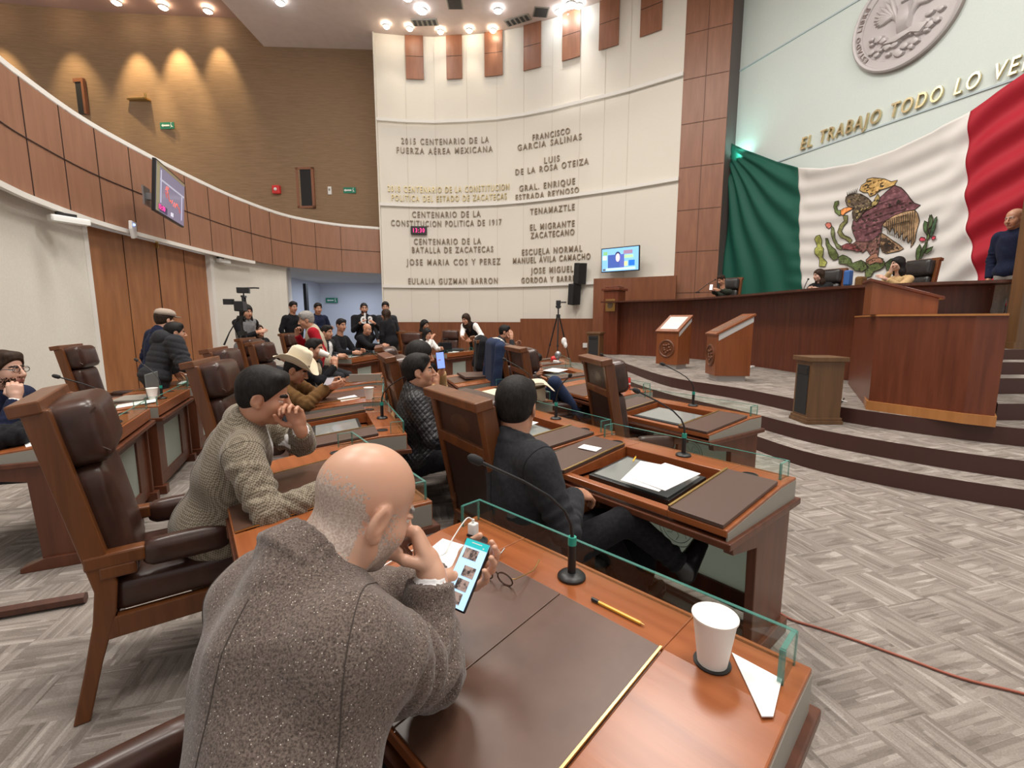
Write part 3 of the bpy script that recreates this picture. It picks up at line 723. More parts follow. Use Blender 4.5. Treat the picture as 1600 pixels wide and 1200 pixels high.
# ---------------------------------------------------------------- flag
TOP = [(0.0, 6.72), (0.22, 6.56), (0.91, 6.13), (1.55, 5.74), (2.26, 5.37), (2.98, 5.13), (3.72, 5.03), (4.49, 5.07), (5.15, 5.2), (5.68, 5.39), (6.05, 5.58), (6.6, 5.84), (7.4, 6.3), (8.2, 6.8)]
BG = [(2.26, 5.37), (2.33, 4.76), (2.43, 3.47), (2.62, 2.32), (2.7, 1.75)]; BR = [(5.68, 5.39), (5.69, 4.75), (5.76, 3.92), (5.86, 3.2), (6.02, 2.58), (6.2, 1.75)]
def itp(tab, x, kx, ky):
    return float(np.interp(x, [p[kx] for p in tab], [p[ky] for p in tab]))
def ztop(s): return itp(TOP, s, 0, 1)
def flag_off(s, z):
    """how far the cloth hangs from the wall"""
    a = math.atan2(6.7-z, s+.25); r = math.hypot(6.7-z, s); g = max(0, min(1, (2.6-s)/.6))
    d = g*.05*math.sin(a*34+.6*math.sin(r*2))*min(1, r/.8)
    q = max(0, min(1, (s-5.3)/.6)); u = (z-5.6)+.62*(s-6.6)*-1
    d += q*.07*math.sin((z-.75*s)*9+.5*math.sin(s*5))
    w = 1-max(g, q); d += w*.018*math.sin((z-.62*(s-3.4)**2*.12)*16+.4*s) * min(1, abs(s-4.1)/.9+.25)
    return .22+d+.12*math.exp(-((ztop(s)-z)/.35)**2)*w
t = thing('flag', 'huge draped green, white and red flag with eagle emblem behind the dais', 'flag', fw(4, 1.75, .2))
def cloth(name, sl, sr, m, ns, nz=64):
    g = []
    for j in range(nz+1):
        q = j/nz; row = []
        for i in range(ns+1):
            p = i/ns
            def edge(tab, s):
                return s if tab is None else None
            zt0 = ztop(sl) if not isinstance(sl, list) else sl[0][1]; zt1 = ztop(sr) if not isinstance(sr, list) else sr[0][1]
            a0 = itp([(z, s) for s, z in sl[::-1]], zt0+(1.75-zt0)*q, 0, 1) if isinstance(sl, list) else sl
            a1 = itp([(z, s) for s, z in sr[::-1]], zt1+(1.75-zt1)*q, 0, 1) if isinstance(sr, list) else sr
            s = a0+(a1-a0)*p; s_top = (sl[0][0] if isinstance(sl, list) else sl)*(1-p)+(sr[0][0] if isinstance(sr, list) else sr)*p
            z = ztop(s_top)+(1.75-ztop(s_top))*q
            row.append(fw(s, z, flag_off(s, z)))
        g.append(row)
    mb = MB(); mb.sheet(g); return mb.build(name, m, t, t.location, smooth=180, solid=.004)
mat('flag_green', (.0, .085, .055), .7); mat('flag_white', (.72, .70, .67), .8); mat('flag_red', (.40, .006, .022), .7)
cloth('green_stripe', .02, BG, 'flag_green', 60, 80); wst = cloth('white_stripe', BG, BR, 'flag_white', 90, 80); cloth('red_stripe', BR, 8.2, 'flag_red', 60, 80)
EMB = {
'wing': [(3.73,3.78),(3.9,3.93),(4.07,4.01),(4.23,4.15),(4.38,4.27),(4.53,4.36),(4.65,4.28),(4.8,4.1),(4.92,3.91),(5.04,3.84),(4.95,3.76),(4.78,3.77),(4.59,3.73),(4.44,3.65),(4.37,3.57),(4.36,3.4),(4.23,3.29),(4.08,3.25),(3.85,3.3),(3.77,3.5),(3.72,3.65)],
'wingback': [(3.82,4.43),(3.85,4.53),(3.95,4.57),(3.97,4.63),(4.09,4.63),(4.31,4.55),(4.46,4.45),(4.58,4.45),(4.53,4.36),(4.41,4.34),(4.25,4.33),(4.15,4.26),(4.05,4.24),(4.0,4.34),(3.91,4.36)],
'feathers': [(4.37,3.56),(4.44,3.65),(4.59,3.73),(4.78,3.77),(4.95,3.77),(5.02,3.68),(5.05,3.53),(5.04,3.33),(5.01,3.12),(4.96,3.0),(4.95,3.17),(4.88,3.11),(4.88,3.27),(4.81,3.16),(4.78,3.33),(4.72,3.23),(4.67,3.39),(4.63,3.31),(4.57,3.51),(4.52,3.39),(4.47,3.49)],
'head': [(3.53,4.27),(3.54,4.35),(3.61,4.4),(3.73,4.38),(3.86,4.34),(4.01,4.22),(4.1,4.11),(4.07,4.01),(3.95,3.92),(3.87,3.8),(3.81,3.74),(3.73,3.83),(3.71,3.97),(3.73,4.06),(3.61,4.11),(3.56,4.16)],
'beak': [(3.43,4.08),(3.5,4.11),(3.61,4.11),(3.71,4.06),(3.67,4.03),(3.58,4.0),(3.51,3.94),(3.45,3.98)],
'gold': [(3.71,4.04),(3.85,4.03),(4.07,4.05),(4.14,4.13),(4.21,4.26),(4.26,4.17),(4.22,4.04),(4.12,3.98),(4.01,3.95),(3.91,3.86),(3.83,3.76),(3.75,3.87)],
'body': [(3.85,3.3),(4.08,3.25),(4.23,3.29),(4.34,3.4),(4.38,3.26),(4.35,3.09),(4.35,2.93),(4.2,2.93),(4.1,3.08),(4.01,3.02),(3.92,3.1),(3.8,3.14),(3.76,3.24)],
'tail': [(4.36,3.4),(4.45,3.34),(4.58,3.23),(4.73,3.1),(4.83,3.0),(4.75,2.96),(4.63,2.95),(4.51,2.94),(4.42,2.99),(4.37,3.13)],
'claw': [(3.51,3.23),(3.65,3.28),(3.79,3.25),(3.89,3.18),(4.01,3.07),(3.9,3.06),(3.76,3.12),(3.59,3.15)],
'snakeA': [(3.38,4.3),(3.29,4.3),(3.25,4.19),(3.3,4.06),(3.42,3.96),(3.46,3.96),(3.43,4.08),(3.36,4.09),(3.32,4.19),(3.37,4.22)],
'snakeB': [(3.51,3.94),(3.62,3.92),(3.61,3.78),(3.54,3.7),(3.51,3.59),(3.58,3.48),(3.7,3.41),(3.76,3.34),(3.72,3.27),(3.61,3.38),(3.49,3.45),(3.42,3.58),(3.44,3.74),(3.54,3.82)],
'snakeC': [(3.23,3.76),(3.31,3.69),(3.36,3.57),(3.36,3.45),(3.43,3.31),(3.58,3.2),(3.54,3.15),(3.43,3.21),(3.32,3.38),(3.27,3.56),(3.25,3.68)],
'snakehead': [(3.09,3.81),(3.13,3.85),(3.22,3.83),(3.25,3.75),(3.19,3.7),(3.13,3.74)],
'cactus1': [(2.86,3.5),(2.91,3.57),(3.0,3.58),(3.04,3.47),(3.04,3.32),(3.12,3.24),(3.12,3.11),(3.09,3.04),(3.22,2.9),(3.2,2.8),(3.05,2.82),(3.01,3.03),(2.91,3.14),(2.89,3.27),(2.94,3.31)],
'cactus2': [(3.14,3.48),(3.19,3.47),(3.23,3.34),(3.31,3.26),(3.42,3.17),(3.48,3.04),(3.46,2.95),(3.37,2.93),(3.28,3.02),(3.23,3.2),(3.15,3.33)],
'cactus3': [(3.48,2.99),(3.58,3.03),(3.67,2.99),(3.78,2.91),(3.83,2.81),(4.01,2.86),(4.13,2.78),(4.16,2.66),(4.06,2.6),(3.89,2.64),(3.79,2.74),(3.65,2.81),(3.52,2.84)],
'base': [(4.1,2.78),(4.27,2.87),(4.42,2.86),(4.51,2.76),(4.5,2.67),(4.42,2.61),(4.3,2.58),(4.26,2.47),(4.14,2.45),(4.12,2.62),(4.2,2.68)],
'base2': [(4.51,2.73),(4.62,2.81),(4.68,2.82),(4.74,2.64),(4.67,2.56),(4.55,2.58)],
'feet': [(4.12,2.85),(4.22,2.95),(4.32,2.98),(4.37,2.88),(4.48,2.83),(4.47,2.74),(4.32,2.77),(4.22,2.73),(4.13,2.78)],
'leafstem': [(5.24,3.13),(5.27,3.14),(5.25,3.41),(5.27,3.59),(5.23,3.61),(5.22,3.42),(5.23,3.25),(5.22,3.09),(5.2,2.87),(5.26,2.88)],
'leaf1': [(5.15,3.43),(5.15,3.51),(5.22,3.46),(5.25,3.25),(5.23,3.2),(5.18,3.3)],
'leaf2': [(5.22,3.54),(5.26,3.61),(5.3,3.52),(5.31,3.4),(5.27,3.33),(5.24,3.41)],
'leaf3': [(5.27,3.22),(5.31,3.4),(5.33,3.52),(5.36,3.55),(5.38,3.47),(5.37,3.33),(5.33,3.22),(5.29,3.16)],
'leaf4': [(5.08,2.82),(5.09,2.96),(5.13,3.05),(5.17,2.97),(5.16,2.83),(5.12,2.69),(5.09,2.73)],
'leaf5': [(5.13,2.73),(5.18,2.93),(5.23,3.06),(5.26,3.06),(5.26,2.94),(5.19,2.8),(5.14,2.71)],
'leaf6': [(5.22,2.86),(5.28,2.94),(5.37,2.97),(5.34,2.89),(5.26,2.84)],
'fruit1': [(5.1,3.15),(5.13,3.19),(5.19,3.17),(5.22,3.12),(5.18,3.1),(5.12,3.11)],
'fruit2': [(5.31,3.15),(5.34,3.18),(5.38,3.16),(5.38,3.11),(5.33,3.1)],}
ECOL = dict(wing=(.125, .045, .055), wingback=(.50, .32, .11), feathers=(.36, .23, .12), head=(.10, .07, .045), beak=(.62, .20, .05), gold=(.30, .22, .07), body=(.15, .065, .055), tail=(.25, .15, .08), claw=(.20, .05, .05),
            snakeA=(.10, .14, .04), snakeB=(.17, .17, .06), snakeC=(.13, .15, .06), snakehead=(.55, .16, .12), cactus1=(.25, .26, .06), cactus2=(.10, .13, .04), cactus3=(.07, .10, .03), base=(.085, .115, .035), base2=(.05, .075, .025), feet=(.28, .13, .08),
            leafstem=(.11, .17, .05), leaf1=(.05, .10, .03), leaf2=(.05, .09, .03), leaf3=(.04, .085, .04), leaf4=(.06, .10, .03), leaf5=(.05, .09, .03), leaf6=(.06, .11, .035), fruit1=(.40, .03, .06), fruit2=(.40, .03, .06))
EN = dict(wing='eagle_wing', wingback='eagle_wing', feathers='wing_feathers', head='eagle_head', beak='eagle_beak', gold='neck_plumage', body='eagle_body', tail='eagle_tail', claw='eagle_claw', feet='eagle_feet', snakehead='snake_rattle')
def emblem(key, off, dark=.55):
    pl = EMB[key]; n = len(pl)
    nm = EN.get(key, 'snake' if key.startswith('snake') else 'cactus' if key[:6] in ('cactus', 'base', 'base2') else 'laurel_leaf' if key.startswith('leaf') else 'fruit')
    c = ECOL[key]; m = noisy('emblem_'+key, c, tuple(min(1, q*1.75+.02) for q in c), .8, (1, 1, 1), 11, .42, .62)
    k2 = noisy('emblem_edge', (.03, .022, .015), (.045, .03, .02), .8, nscale=9)
    import mathutils.geometry as G
    from mathutils import Vector as V2
    P2 = [V2((p[0], p[1])) for p in pl]
    # refine the outline, then fill it with a grid-free triangulation
    out = []
    for a, b in zip(P2, P2[1:]+P2[:1]):
        k = max(1, int((b-a).length/.06)); out += [a+(b-a)*(i/k) for i in range(k)]
    xs = [p.x for p in out]; ys = [p.y for p in out]; ins = []
    x = min(xs)+.04
    while x < max(xs):
        y = min(ys)+.04
        while y < max(ys):
            q = V2((x, y)); cnt = False; j = len(out)-1
            for i in range(len(out)):
                a, b = out[i], out[j]
                if (a.y > y) != (b.y > y) and x < (b.x-a.x)*(y-a.y)/(b.y-a.y)+a.x: cnt = not cnt
                j = i
            if cnt and min((p-q).length for p in out) > .035: ins.append(q)
            y += .09
        x += .09
    r = G.delaunay_2d_cdt(out+ins, [(i, (i+1) % len(out)) for i in range(len(out))], [], 1, 1e-5)
    mb = MB(); mb.add([fw(p.x, p.y, flag_off(p.x, p.y)+off) for p in r[0]], [list(f)[::-1] for f in r[2]])
    o = mb.build(nm, m, wst, None, solid=.004); o.location = -Vector(t.location)
    ln = [fw(p.x, p.y, flag_off(p.x, p.y)+off+.003) for p in out+out[:1]]
    e = MB(); e.tube(ln, .007, 4, cap=False); eo = e.build('outline', k2, o)
    return o
for i, k in enumerate(['feathers', 'wing', 'wingback', 'tail', 'body', 'gold', 'head', 'beak', 'snakeA', 'snakeB', 'snakeC', 'snakehead', 'claw', 'cactus1', 'cactus2', 'cactus3', 'base2', 'base', 'feet', 'leafstem', 'leaf1', 'leaf2', 'leaf3', 'leaf4', 'leaf5', 'leaf6', 'fruit1', 'fruit2']):
    o = emblem(k, .012+.0012*i)
    if k == 'feathers':
        e = MB()
        for j in range(14):
            a = (4.45+.04*j, 3.62+.01*j); b = (4.50+.038*j, 3.35-.022*j); e.tube([fw(*a, flag_off(*a)+.03), fw((a[0]+b[0])/2, (a[1]+b[1])/2, flag_off(*a)+.03), fw(*b, flag_off(*b)+.03)], .007, 4)
        e.build('barbs', 'emblem_edge', o)
    marks = dict(wing=(62, (.07, -.02), (.30, .13, .14)), head=(46, (-.05, .03), (.28, .21, .12)), gold=(34, (-.03, -.05), (.55, .42, .16)), wingback=(26, (.07, .01), (.22, .12, .03)), body=(30, (-.01, -.07), (.30, .15, .12)), tail=(26, (.09, -.06), (.07, .04, .025)), snakeB=(14, (.02, .0), (.34, .32, .10)), cactus3=(16, (.0, .04), (.22, .25, .08)), base=(16, (.0, .04), (.22, .25, .08)), claw=(14, (.05, -.01), (.10, .02, .02)))
    if k in marks:
        n_, d_, c_ = marks[k]; pl = EMB[k]; e = MB(); e2 = MB(); random.seed(i+11); got = 0
        def inside(x, y):
            r = False; j = len(pl)-1
            for q in range(len(pl)):
                a, b = pl[q], pl[j]
                if (a[1] > y) != (b[1] > y) and x < (b[0]-a[0])*(y-a[1])/(b[1]-a[1])+a[0]: r = not r
                j = q
            return r
        for _ in range(900):
            x, y = random.uniform(min(p[0] for p in pl), max(p[0] for p in pl)), random.uniform(min(p[1] for p in pl), max(p[1] for p in pl))
            if got < n_ and inside(x, y) and inside(x+d_[0], y+d_[1]) and inside(x-d_[1]*.4, y+d_[0]*.4):
                got += 1; q = [(x-d_[1]*.35, y+d_[0]*.35), (x+d_[0]*.9, y+d_[1]*.9), (x+d_[1]*.35, y-d_[0]*.35)]
                (e if got % 2 else e2).add([fw(*p, flag_off(*p)+.017+.0012*i) for p in q], [(0, 2, 1)])
        for w, mm in ((e, mat('plume_'+k, c_, .8)), (e2, 'emblem_edge')):
            if w.f: w.build('plumage' if not k.startswith(('snake', 'cactus', 'base')) else 'scales', mm, o, solid=.002)
    if k == 'head':
        for r_, mm, dd_ in ((.022, mat('eye_gold', (.7, .5, .1), .5), .045), (.011, 'emblem_edge', .049)):
            q = [(3.625+r_*math.cos(u), 4.23+r_*math.sin(u)) for u in np.linspace(0, 2*PI, 13)[:-1]]; e = MB(); e.add([fw(*p, flag_off(*p)+dd_) for p in q], [tuple(range(12))[::-1]]); e.build('eagle_eye', mm, o, solid=.003)
        e = MB()
        for j in range(6): a = (3.58+.035*j, 4.36+.006*j); e.tube([fw(*a, flag_off(*a)+.03), fw(a[0]-.02+.01*j, a[1]+.10, flag_off(*a)+.03)], [.014, .004], 4)
        e.build('crest', 'emblem_edge', o)
    if k == 'wing':
        e = MB()
        for j in range(5):
            q = [(4.2+.05*j+u*.62, 4.02-.13*j+u*.12-.06*u*u) for u in np.linspace(-.6, .8, 7)]
            q = [p for p in q if 3.8 < p[0] < 5.0]; e.tube([fw(*p, flag_off(*p)+.034) for p in q], .006, 4)
        e.build('barbs', 'emblem_edge', o)
# ---------------------------------------------------------------- dais
pan = [(2.95, 13.75), (4.72, 12.1), (5.35, 10.05), (5.56, 8.5), (5.8, 7.45), (6.95, 6.6)]
t = thing('dais_bench', 'long curved mahogany bench front of the dais below the flag', 'bench', (5.3, 10, .5))
pc = spline(pan, 6)
PCS = curve_len(pc)
wall_strip(pc, .5, 1.985, .08).build('front_panel', 'mahogany', t, t.location, smooth=30)
wall_strip([tuple(np.array(p)+np.array((-.03, -.02))) for p in pc], 1.985, 2.025, .62).build('worktop', 'mahogany_dark', t, t.location)
wall_strip([tuple(np.array(p)+np.array((-.02, -.015))) for p in pc], .5, .58, .03).build('kick_board', 'mahogany', t, t.location)
mb = MB()
for s in (1.4, 2.6, 3.7, 4.9, 5.7, 6.9):
    p, d = on_curve(pc, PCS, s); mb.box((0, 0, 1.24), (.012, .012, 1.46), 0, TR((p[0], p[1], 0), math.atan2(d[1], d[0])))
mb.build('panel_joint', 'mahogany_dark', t, t.location)
pl2 = [(p[0]+.02, p[1]+.02) for p in pc]+[(8.6, 9.6), (6.95, 13.6), (6.2, 14.0), (3.1, 14.0)]
struct('floor_platform', MB().prism(pl2, .5, 1.12, 2), 'carpet')
t = thing('dais_end_post', 'mahogany end post of the dais carrying a brass plate', 'post', (2.95, 13.7, .5))
M = TR((2.98, 13.62, .5), math.radians(-40))
MB().box((0, 0, .92), (.46, .46, 1.84), 0, M).build('post_body', 'mahogany', t, t.location, bevel=.01)
MB().box((0, 0, 1.87), (.56, .56, .07), 0, M).box((0, 0, 1.92), (.4, .4, .08), 0, M).build('post_cap', 'mahogany', t, t.location, bevel=.01)
po = MB().box((0, -.24, 1.42), (.30, .02, .34), 0, M).build('plate', 'brass', t, t.location, bevel=.004)
e = MB(); e.lathe([(.09, 0), (.09, .008), (.07, .012), (0, .012)], 24, 0, M @ TR((0, -.25, 1.42), 0, PI/2)); e.build('crest', 'letter_bronze', po, None).location = -Vector(t.location)
# orator's rostrum
t = thing('rostrum', 'mahogany orator\'s rostrum standing on the stage in front of the dais', 'rostrum', (4.6, 5.8, .5))
ro = [(4.02, 5.12), (4.41, 4.42), (4.56, 4.27), (5.35, 5.2), (6.5, 6.65), (5.85, 7.35), (5.3, 7.2)]
MB().prism(ro, .5, 1.54).build('rostrum_body', 'mahogany', t, t.location)
bo = [(4.0, 5.12), (4.4, 4.4), (4.56, 4.25), (4.8, 4.5), (5.3, 7.0)]
MB().prism([(p[0]-.012, p[1]-.012) for p in bo], .5, .60).build('base_moulding', 'light_wood', t, t.location)
MB().prism([(p[0]-.015, p[1]-.012) for p in ro], 1.54, 1.56).build('rostrum_top', 'light_wood', t, t.location)
M = TR((4.33, 5.22, 1.56), math.radians(-28))
MB().prism([(-.28, 0), (.30, 0), (.30, .17), (-.28, .37)], -.12, .30, 1, 0, M).build('reading_desk', 'lectern_wood', t, t.location, bevel=.004)
MB().prism([(-.31, .37), (.34, .155), (.34, .185), (-.31, .40)], -.15, .33, 1, 0, M).build('reading_board', 'mahogany', t, t.location, bevel=.004)
tag(MB().prism([(.0, .292), (.26, .215), (.24, .235), (.03, .306)], -.02, .22, 1, 0, M).build('sheaf_of_paper', mat('paper_pink', (.85, .68, .68), .7)), 'pale pink papers on the sloped reading board of the rostrum', 'papers')
# slanted display lecterns
def lectern(x, y, deg, w, d, screen, label):
    t = thing('display_lectern', label, 'lectern', (x, y, .5), rot_face(deg), 'slanted display lecterns')
    MB().span((-w/2, -d/2, .09), (w/2, d/2, .70)).prism([(-d/2, .70), (d/2, .70), (d/2, .76), (-d/2, 1.06)], -w/2, w/2, 0).build('body', 'lectern_wood', t, bevel=.004)
    MB().span((-w/2+.05, -d/2+.05, 0), (w/2-.05, d/2-.05, .09)).build('plinth', mat('plinth_grey', (.55, .54, .53), .5), t)
    MB().prism([(-d/2+.0, .965), (d/2-.03, .665), (d/2-.03, .775), (-d/2+.0, 1.06)], -w/2-.004, w/2+.004, 0).build('side_trim', mat('plinth_grey', (.55, .54, .53)), t)
    sl = math.atan2(.30, d); M = TR((0, 0, .925), 0, -sl); L = math.hypot(.3, d)+.06
    o = MB().box((0, 0, 0), (w+.04, L, .035), 0, M).build('display_frame', 'lectern_wood', t, bevel=.005)
    MB().box((0, 0, .019), (w-.1, L-.16, .004), 0, M).build('display_glass', screen, o)
    em = MB(); em.lathe([(.185, 0), (.185, .018), (.165, .03), (.150, .02), (.150, .012), (0, .012)], 40, 0, TR((0, d/2-.004, .42), 0, -PI/2))
    eo = em.build('carved_crest', mat('carving', (.15, .05, .02), .4), t, smooth=40)
    c = MB()
    for k in range(9):
        a = k*.7; c.ball((.06*math.cos(a)*(1+.5*(k % 2)), d/2+.012, .42+.06*math.sin(a)*(1+.5*(k % 2))), (.035, .018, .026), 5)
    c.build('carving_relief', 'carving', eo, smooth=180)
    return t
lectern(3.37, 9.65, -142, .50, .46, mat('display_light', (.55, .54, .50), .15, emit=(.7, .7, .65), es=.25), 'slanted display lectern on stage, farther one, its round carved crest facing the desks')
lectern(3.62, 7.72, 176, .46, .56, mat('display_brown', (.22, .12, .08), .2), 'slanted display lectern on stage, nearer one seen from its plain wooden side')
# speaker columns
def speaker_column(x, y, z, deg, w, d, h, label):
    t = thing('speaker_cabinet', label, 'loudspeaker', (x, y, z), rot_face(deg), 'wooden speaker cabinets')
    MB().span((-w/2, -d/2, .04), (w/2, d/2, h-.05)).build('cabinet', 'speaker_wood', t, bevel=.004)
    MB().span((-w/2-.025, -d/2-.025, 0), (w/2+.025, d/2+.025, .04)).span((-w/2-.015, -d/2-.015, .04), (w/2+.015, d/2+.015, .075)).build('plinth', 'speaker_wood', t, bevel=.004)
    MB().span((-w/2-.03, -d/2-.03, h-.05), (w/2+.03, d/2+.03, h)).build('top', 'speaker_wood', t, bevel=.005)
    MB().span((-w/2+.04, d/2-.01, .10), (w/2-.04, d/2+.006, h-.10)).build('grille', 'black_soft', t)
    MB().span((-w/2+.06, d/2+.004, h-.2), (w/2-.06, d/2+.012, h-.13)).build('horn', 'black_plastic', t, bevel=.004)
speaker_column(3.53, 5.26, .33, 178, .30, .36, .76, 'wooden speaker cabinet standing on the curved stage step')
speaker_column(2.35, 13.0, .165, -120, .36, .36, 1.0, 'far wooden speaker cabinet by the end of the stage steps')
# ---------------------------------------------------------------- wall fittings
def screen_tv(loc, rz, tilt, w, h, label, pic):
    t = thing('wall_television', label, 'television', loc, rz)
    M = Matrix.Rotation(tilt, 4, 'X')
    b = MB().box((0, 0, 0), (w, .06, h), 0, M).build('housing', 'black_plastic', t, bevel=.008)
    MB().box((0, .2, -.05), (.12, .4, .12)).box((0, .38, -.05), (.35, .03, .35)).build('wall_mount', 'grey_metal', t)
    sc = MB(); sc.box((0, -.032, 0), (w-.06, .004, h-.06), 0, M); so = sc.build('screen', pic[0], t)
    for nm, x0, x1, y0, y1, c in pic[1]:
        m = mat('tv_%s_%.2f_%.2f' % (nm, c[0], c[1]), c, .4, emit=c, es=.7)
        W_, H_ = w-.06, h-.06
        MB().box(((x0+x1-1)/2*W_, -.036, (1-y0-y1)/2*H_), ((x1-x0)*W_, .003, (y1-y0)*H_), 0, M).build(nm, m, so)
    return t, so, M
pt, dt = on_curve(names_curve, NS, 9.35)
t, so, M = screen_tv((pt[0]-.35, pt[1]-.42, 3.45), math.atan2(dt[1], dt[0])-.02, .05, 1.32, .78, 'small wall television right of the names, showing a woman speaking', (mat('tv_sky', (.20, .45, .75), .3, emit=(.25, .55, .9), es=.8), [
    ('bench_scene', .17, .50, .28, .86, (.06, .12, .42)), ('bench_scene', .50, .62, .28, .86, (.10, .14, .50)), ('window_scene', .02, .14, .30, .5, (.62, .80, .9)), ('foliage', .04, .16, .12, .28, (.25, .55, .25)), ('foliage', .62, .86, .32, .46, (.45, .75, .40)), ('roof_scene', .60, .84, .12, .28, (.35, .22, .35)), ('blue_block', .74, .90, .56, .80, (.02, .18, .80)), ('caption_bar', .12, .92, .86, .96, (.55, .85, 1.0)), ('flower', .62, .71, .60, .80, (.75, .70, .35)), ('dark_strip', .03, .10, .88, .97, (.12, .12, .14))]))
mb = MB(); mb.ball((-.07, -.037, .06), (.075, .003, .135), 8, 0, M); mb.build('face', mat('tv_face', (.85, .6, .62), .4, emit=(.95, .66, .7), es=.75), so)
mb = MB(); mb.ball((-.07, -.0355, .08), (.11, .002, .17), 8, 0, M); mb.build('dark_hair', mat('tv_hair', (.02, .03, .10), .4, emit=(.03, .05, .18), es=.6), so)
a0, a1 = Vector((-6.52, 8.8, 3.95)), Vector((-7.12, 10.4, 3.95)); d = a1-a0
t, so, M = screen_tv((a0+a1)/2, math.atan2(d.y, d.x), .10, d.length, .93, 'large wall television tilted on the gallery front, mirroring the room', (mat('tv_grey', (.17, .16, .24), .12, emit=(.28, .27, .40), es=.45), [
    ('picture_edge', .0, .10, .0, 1, (.22, .20, .12)), ('rail_scene', .12, .98, .30, .34, (.38, .38, .48)), ('post_scene', .13, .16, .12, .8, (.40, .40, .52)), ('post_scene', .88, .91, .35, .9, (.42, .42, .56)), ('clock_scene', .05, .36, .84, .98, (.05, .04, .10)), ('dark_rail', .0, 1, .0, .06, (.20, .16, .10))]))
for i, (x0, y0) in enumerate(((.30, .42), (.36, .42), (.36, .52), (.30, .56), (.42, .60), (.50, .62), (.58, .66), (.66, .66), (.72, .64), (.80, .70))):
    mb = MB(); mb.tube([((x0-.5)*1.6+q*.05, -.04, (.5-y0)*.85+.05*math.sin(q*2+i)) for q in (-1, -.3, .4, 1)], .008, 4, 0, M); mb.build('red_reflection', mat('tv_red', (.6, .12, .1), .4, emit=(.7, .16, .12), es=.6), so)
lettering('red_digits', '13:30', lambda x, y, dd_: tuple(M @ Vector(((.07-.5)*1.6+x, -.038-dd_, (.5-.95)*.85+y))), .32, .085, .004, mat('led_pink', (.9, .02, .2), .4, emit=(1, .04, .25), es=2.2)).parent = so
lettering('white_digits', '11', lambda x, y, dd_: tuple(M @ Vector(((.50-.5)*1.6+x, -.038-dd_, (.5-.96)*.85+y))), .10, .08, .004, mat('tv_white', (.9, .9, 1), .4, emit=(1, 1, 1), es=1)).parent = so
# router below it
t = thing('wifi_router', 'white wireless router with a blue light under the large television', 'router', (-7.42, 9.35, 3.25))
MB().prism([(-.13, .16), (.10, .16), (.13, .0), (.06, -.18), (-.10, -.14)], -.03, .03, 1, 0, Rz(-1.2)).build('casing', 'white_plastic', t, bevel=.015)
MB().ball((.05, -.02, .09), .022, 8).build('status_light', mat('led_blue', (.1, .2, 1), .4, emit=(.15, .3, 1), es=6), t)
# red led clock
def wallbox(s, z, w, h, dpt, off=.03):
    p, dr = on_curve(names_curve, NS, s); n = np.array((dr[1], -dr[0])); q = p+n*off
    return TR((q[0], q[1], z), math.atan2(dr[1], dr[0]))
t = thing('led_clock', 'small black digital clock with red digits on the cream wall', 'clock'); M = wallbox(1.39, 4.87, .6, .3, .1)
MB().box((0, -.05, 0), (.60, .10, .30), 0, M).build('casing', 'black_plastic', t, bevel=.01)
lettering('digits', '13:30', lambda x, y, d: tuple(M @ Vector((-.2+x, -.105-d, -.08+y))), .42, .16, .006, 'led_pink', .0).parent = t
# two black loudspeakers beside the names
for s, z, lab in ((7.82, 3.12, 'upper black loudspeaker on the cream wall by the television'), (7.62, 2.42, 'lower black loudspeaker on the cream wall by the television')):
    t = thing('wall_loudspeaker', lab, 'loudspeaker', group='black wall loudspeakers'); M = wallbox(s, z, 0, 0, 0) @ Matrix.Rotation(-.25, 4, 'Z') @ Matrix.Rotation(.12, 4, 'Y') @ Matrix.Rotation(.1, 4, 'X')
    MB().prism([(-.19, -.12), (.19, -.12), (.12, -.46), (-.12, -.46)], -.36, .36, 2, 0, M).build('cabinet', 'black_plastic', t, bevel=.02)
    MB().box((0, -.465, 0), (.21, .01, .64), 0, M).build('grille', 'black_soft', t)
    MB().tube([M @ Vector((.0, -.15, 0)), M @ Vector((.05, .15, -.03))], .03, 8).build('bracket', 'white_plastic', t)
# camcorder bracket, exit signs and small fittings on the gallery rear wall
def exit_sign(loc, rz, w, label, bright=True):
    t = thing('exit_sign', label, 'exit sign', loc, rz, 'green emergency exit signs'); h = w*.42
    MB().box((0, 0, 0), (w, .03, h)).build('plate', 'exit_green', t)
    a = MB(); a.prism([(-.40*w, 0), (-.28*w, .10*w), (-.28*w, .05*w), (.18*w, .05*w), (.18*w, -.05*w), (-.28*w, -.05*w), (-.28*w, -.10*w)], -.024, -.015, 1); a.build('arrow', 'sign_white', t)
    r = MB(); r.tube([(.30*w, -.02, .02*w), (.34*w, -.02, -.05*w), (.27*w, -.02, -.13*w)], .018*w, 5); r.tube([(.30*w, -.02, .09*w), (.30*w, -.02, -.02*w), (.40*w, -.02, -.10*w)], .022*w, 5); r.ball((.32*w, -.02, .14*w), .03*w, 5); r.build('running_figure', 'sign_white', t)
exit_sign((-13.02, 18.58, 8.77), -.07, .55, 'green exit sign high on the gallery wall near the bright lamps')
exit_sign((-6.4, 19.0, 6.55), -.05, .52, 'green exit sign on the dark gallery wall near the cream wall')
exit_sign((-8.9, 23.1, 2.46), 0, .58, 'dark green exit sign in the bluish corridor')
t = thing('wall_speaker', 'tall dark speaker in a wooden frame on the gallery wall', 'loudspeaker', (-8.08, 18.93, 6.62), -.07)
MB().span((-.36, -.05, -.76), (-.26, .05, .76)).span((.26, -.05, -.76), (.36, .05, .76)).span((-.36, -.05, .68), (.36, .05, .76)).span((-.36, -.05, -.76), (.36, .05, -.68)).build('frame', 'pillar_wood', t)
MB().box((0, 0, 0), (.53, .06, 1.37)).build('grille', 'black_soft', t)
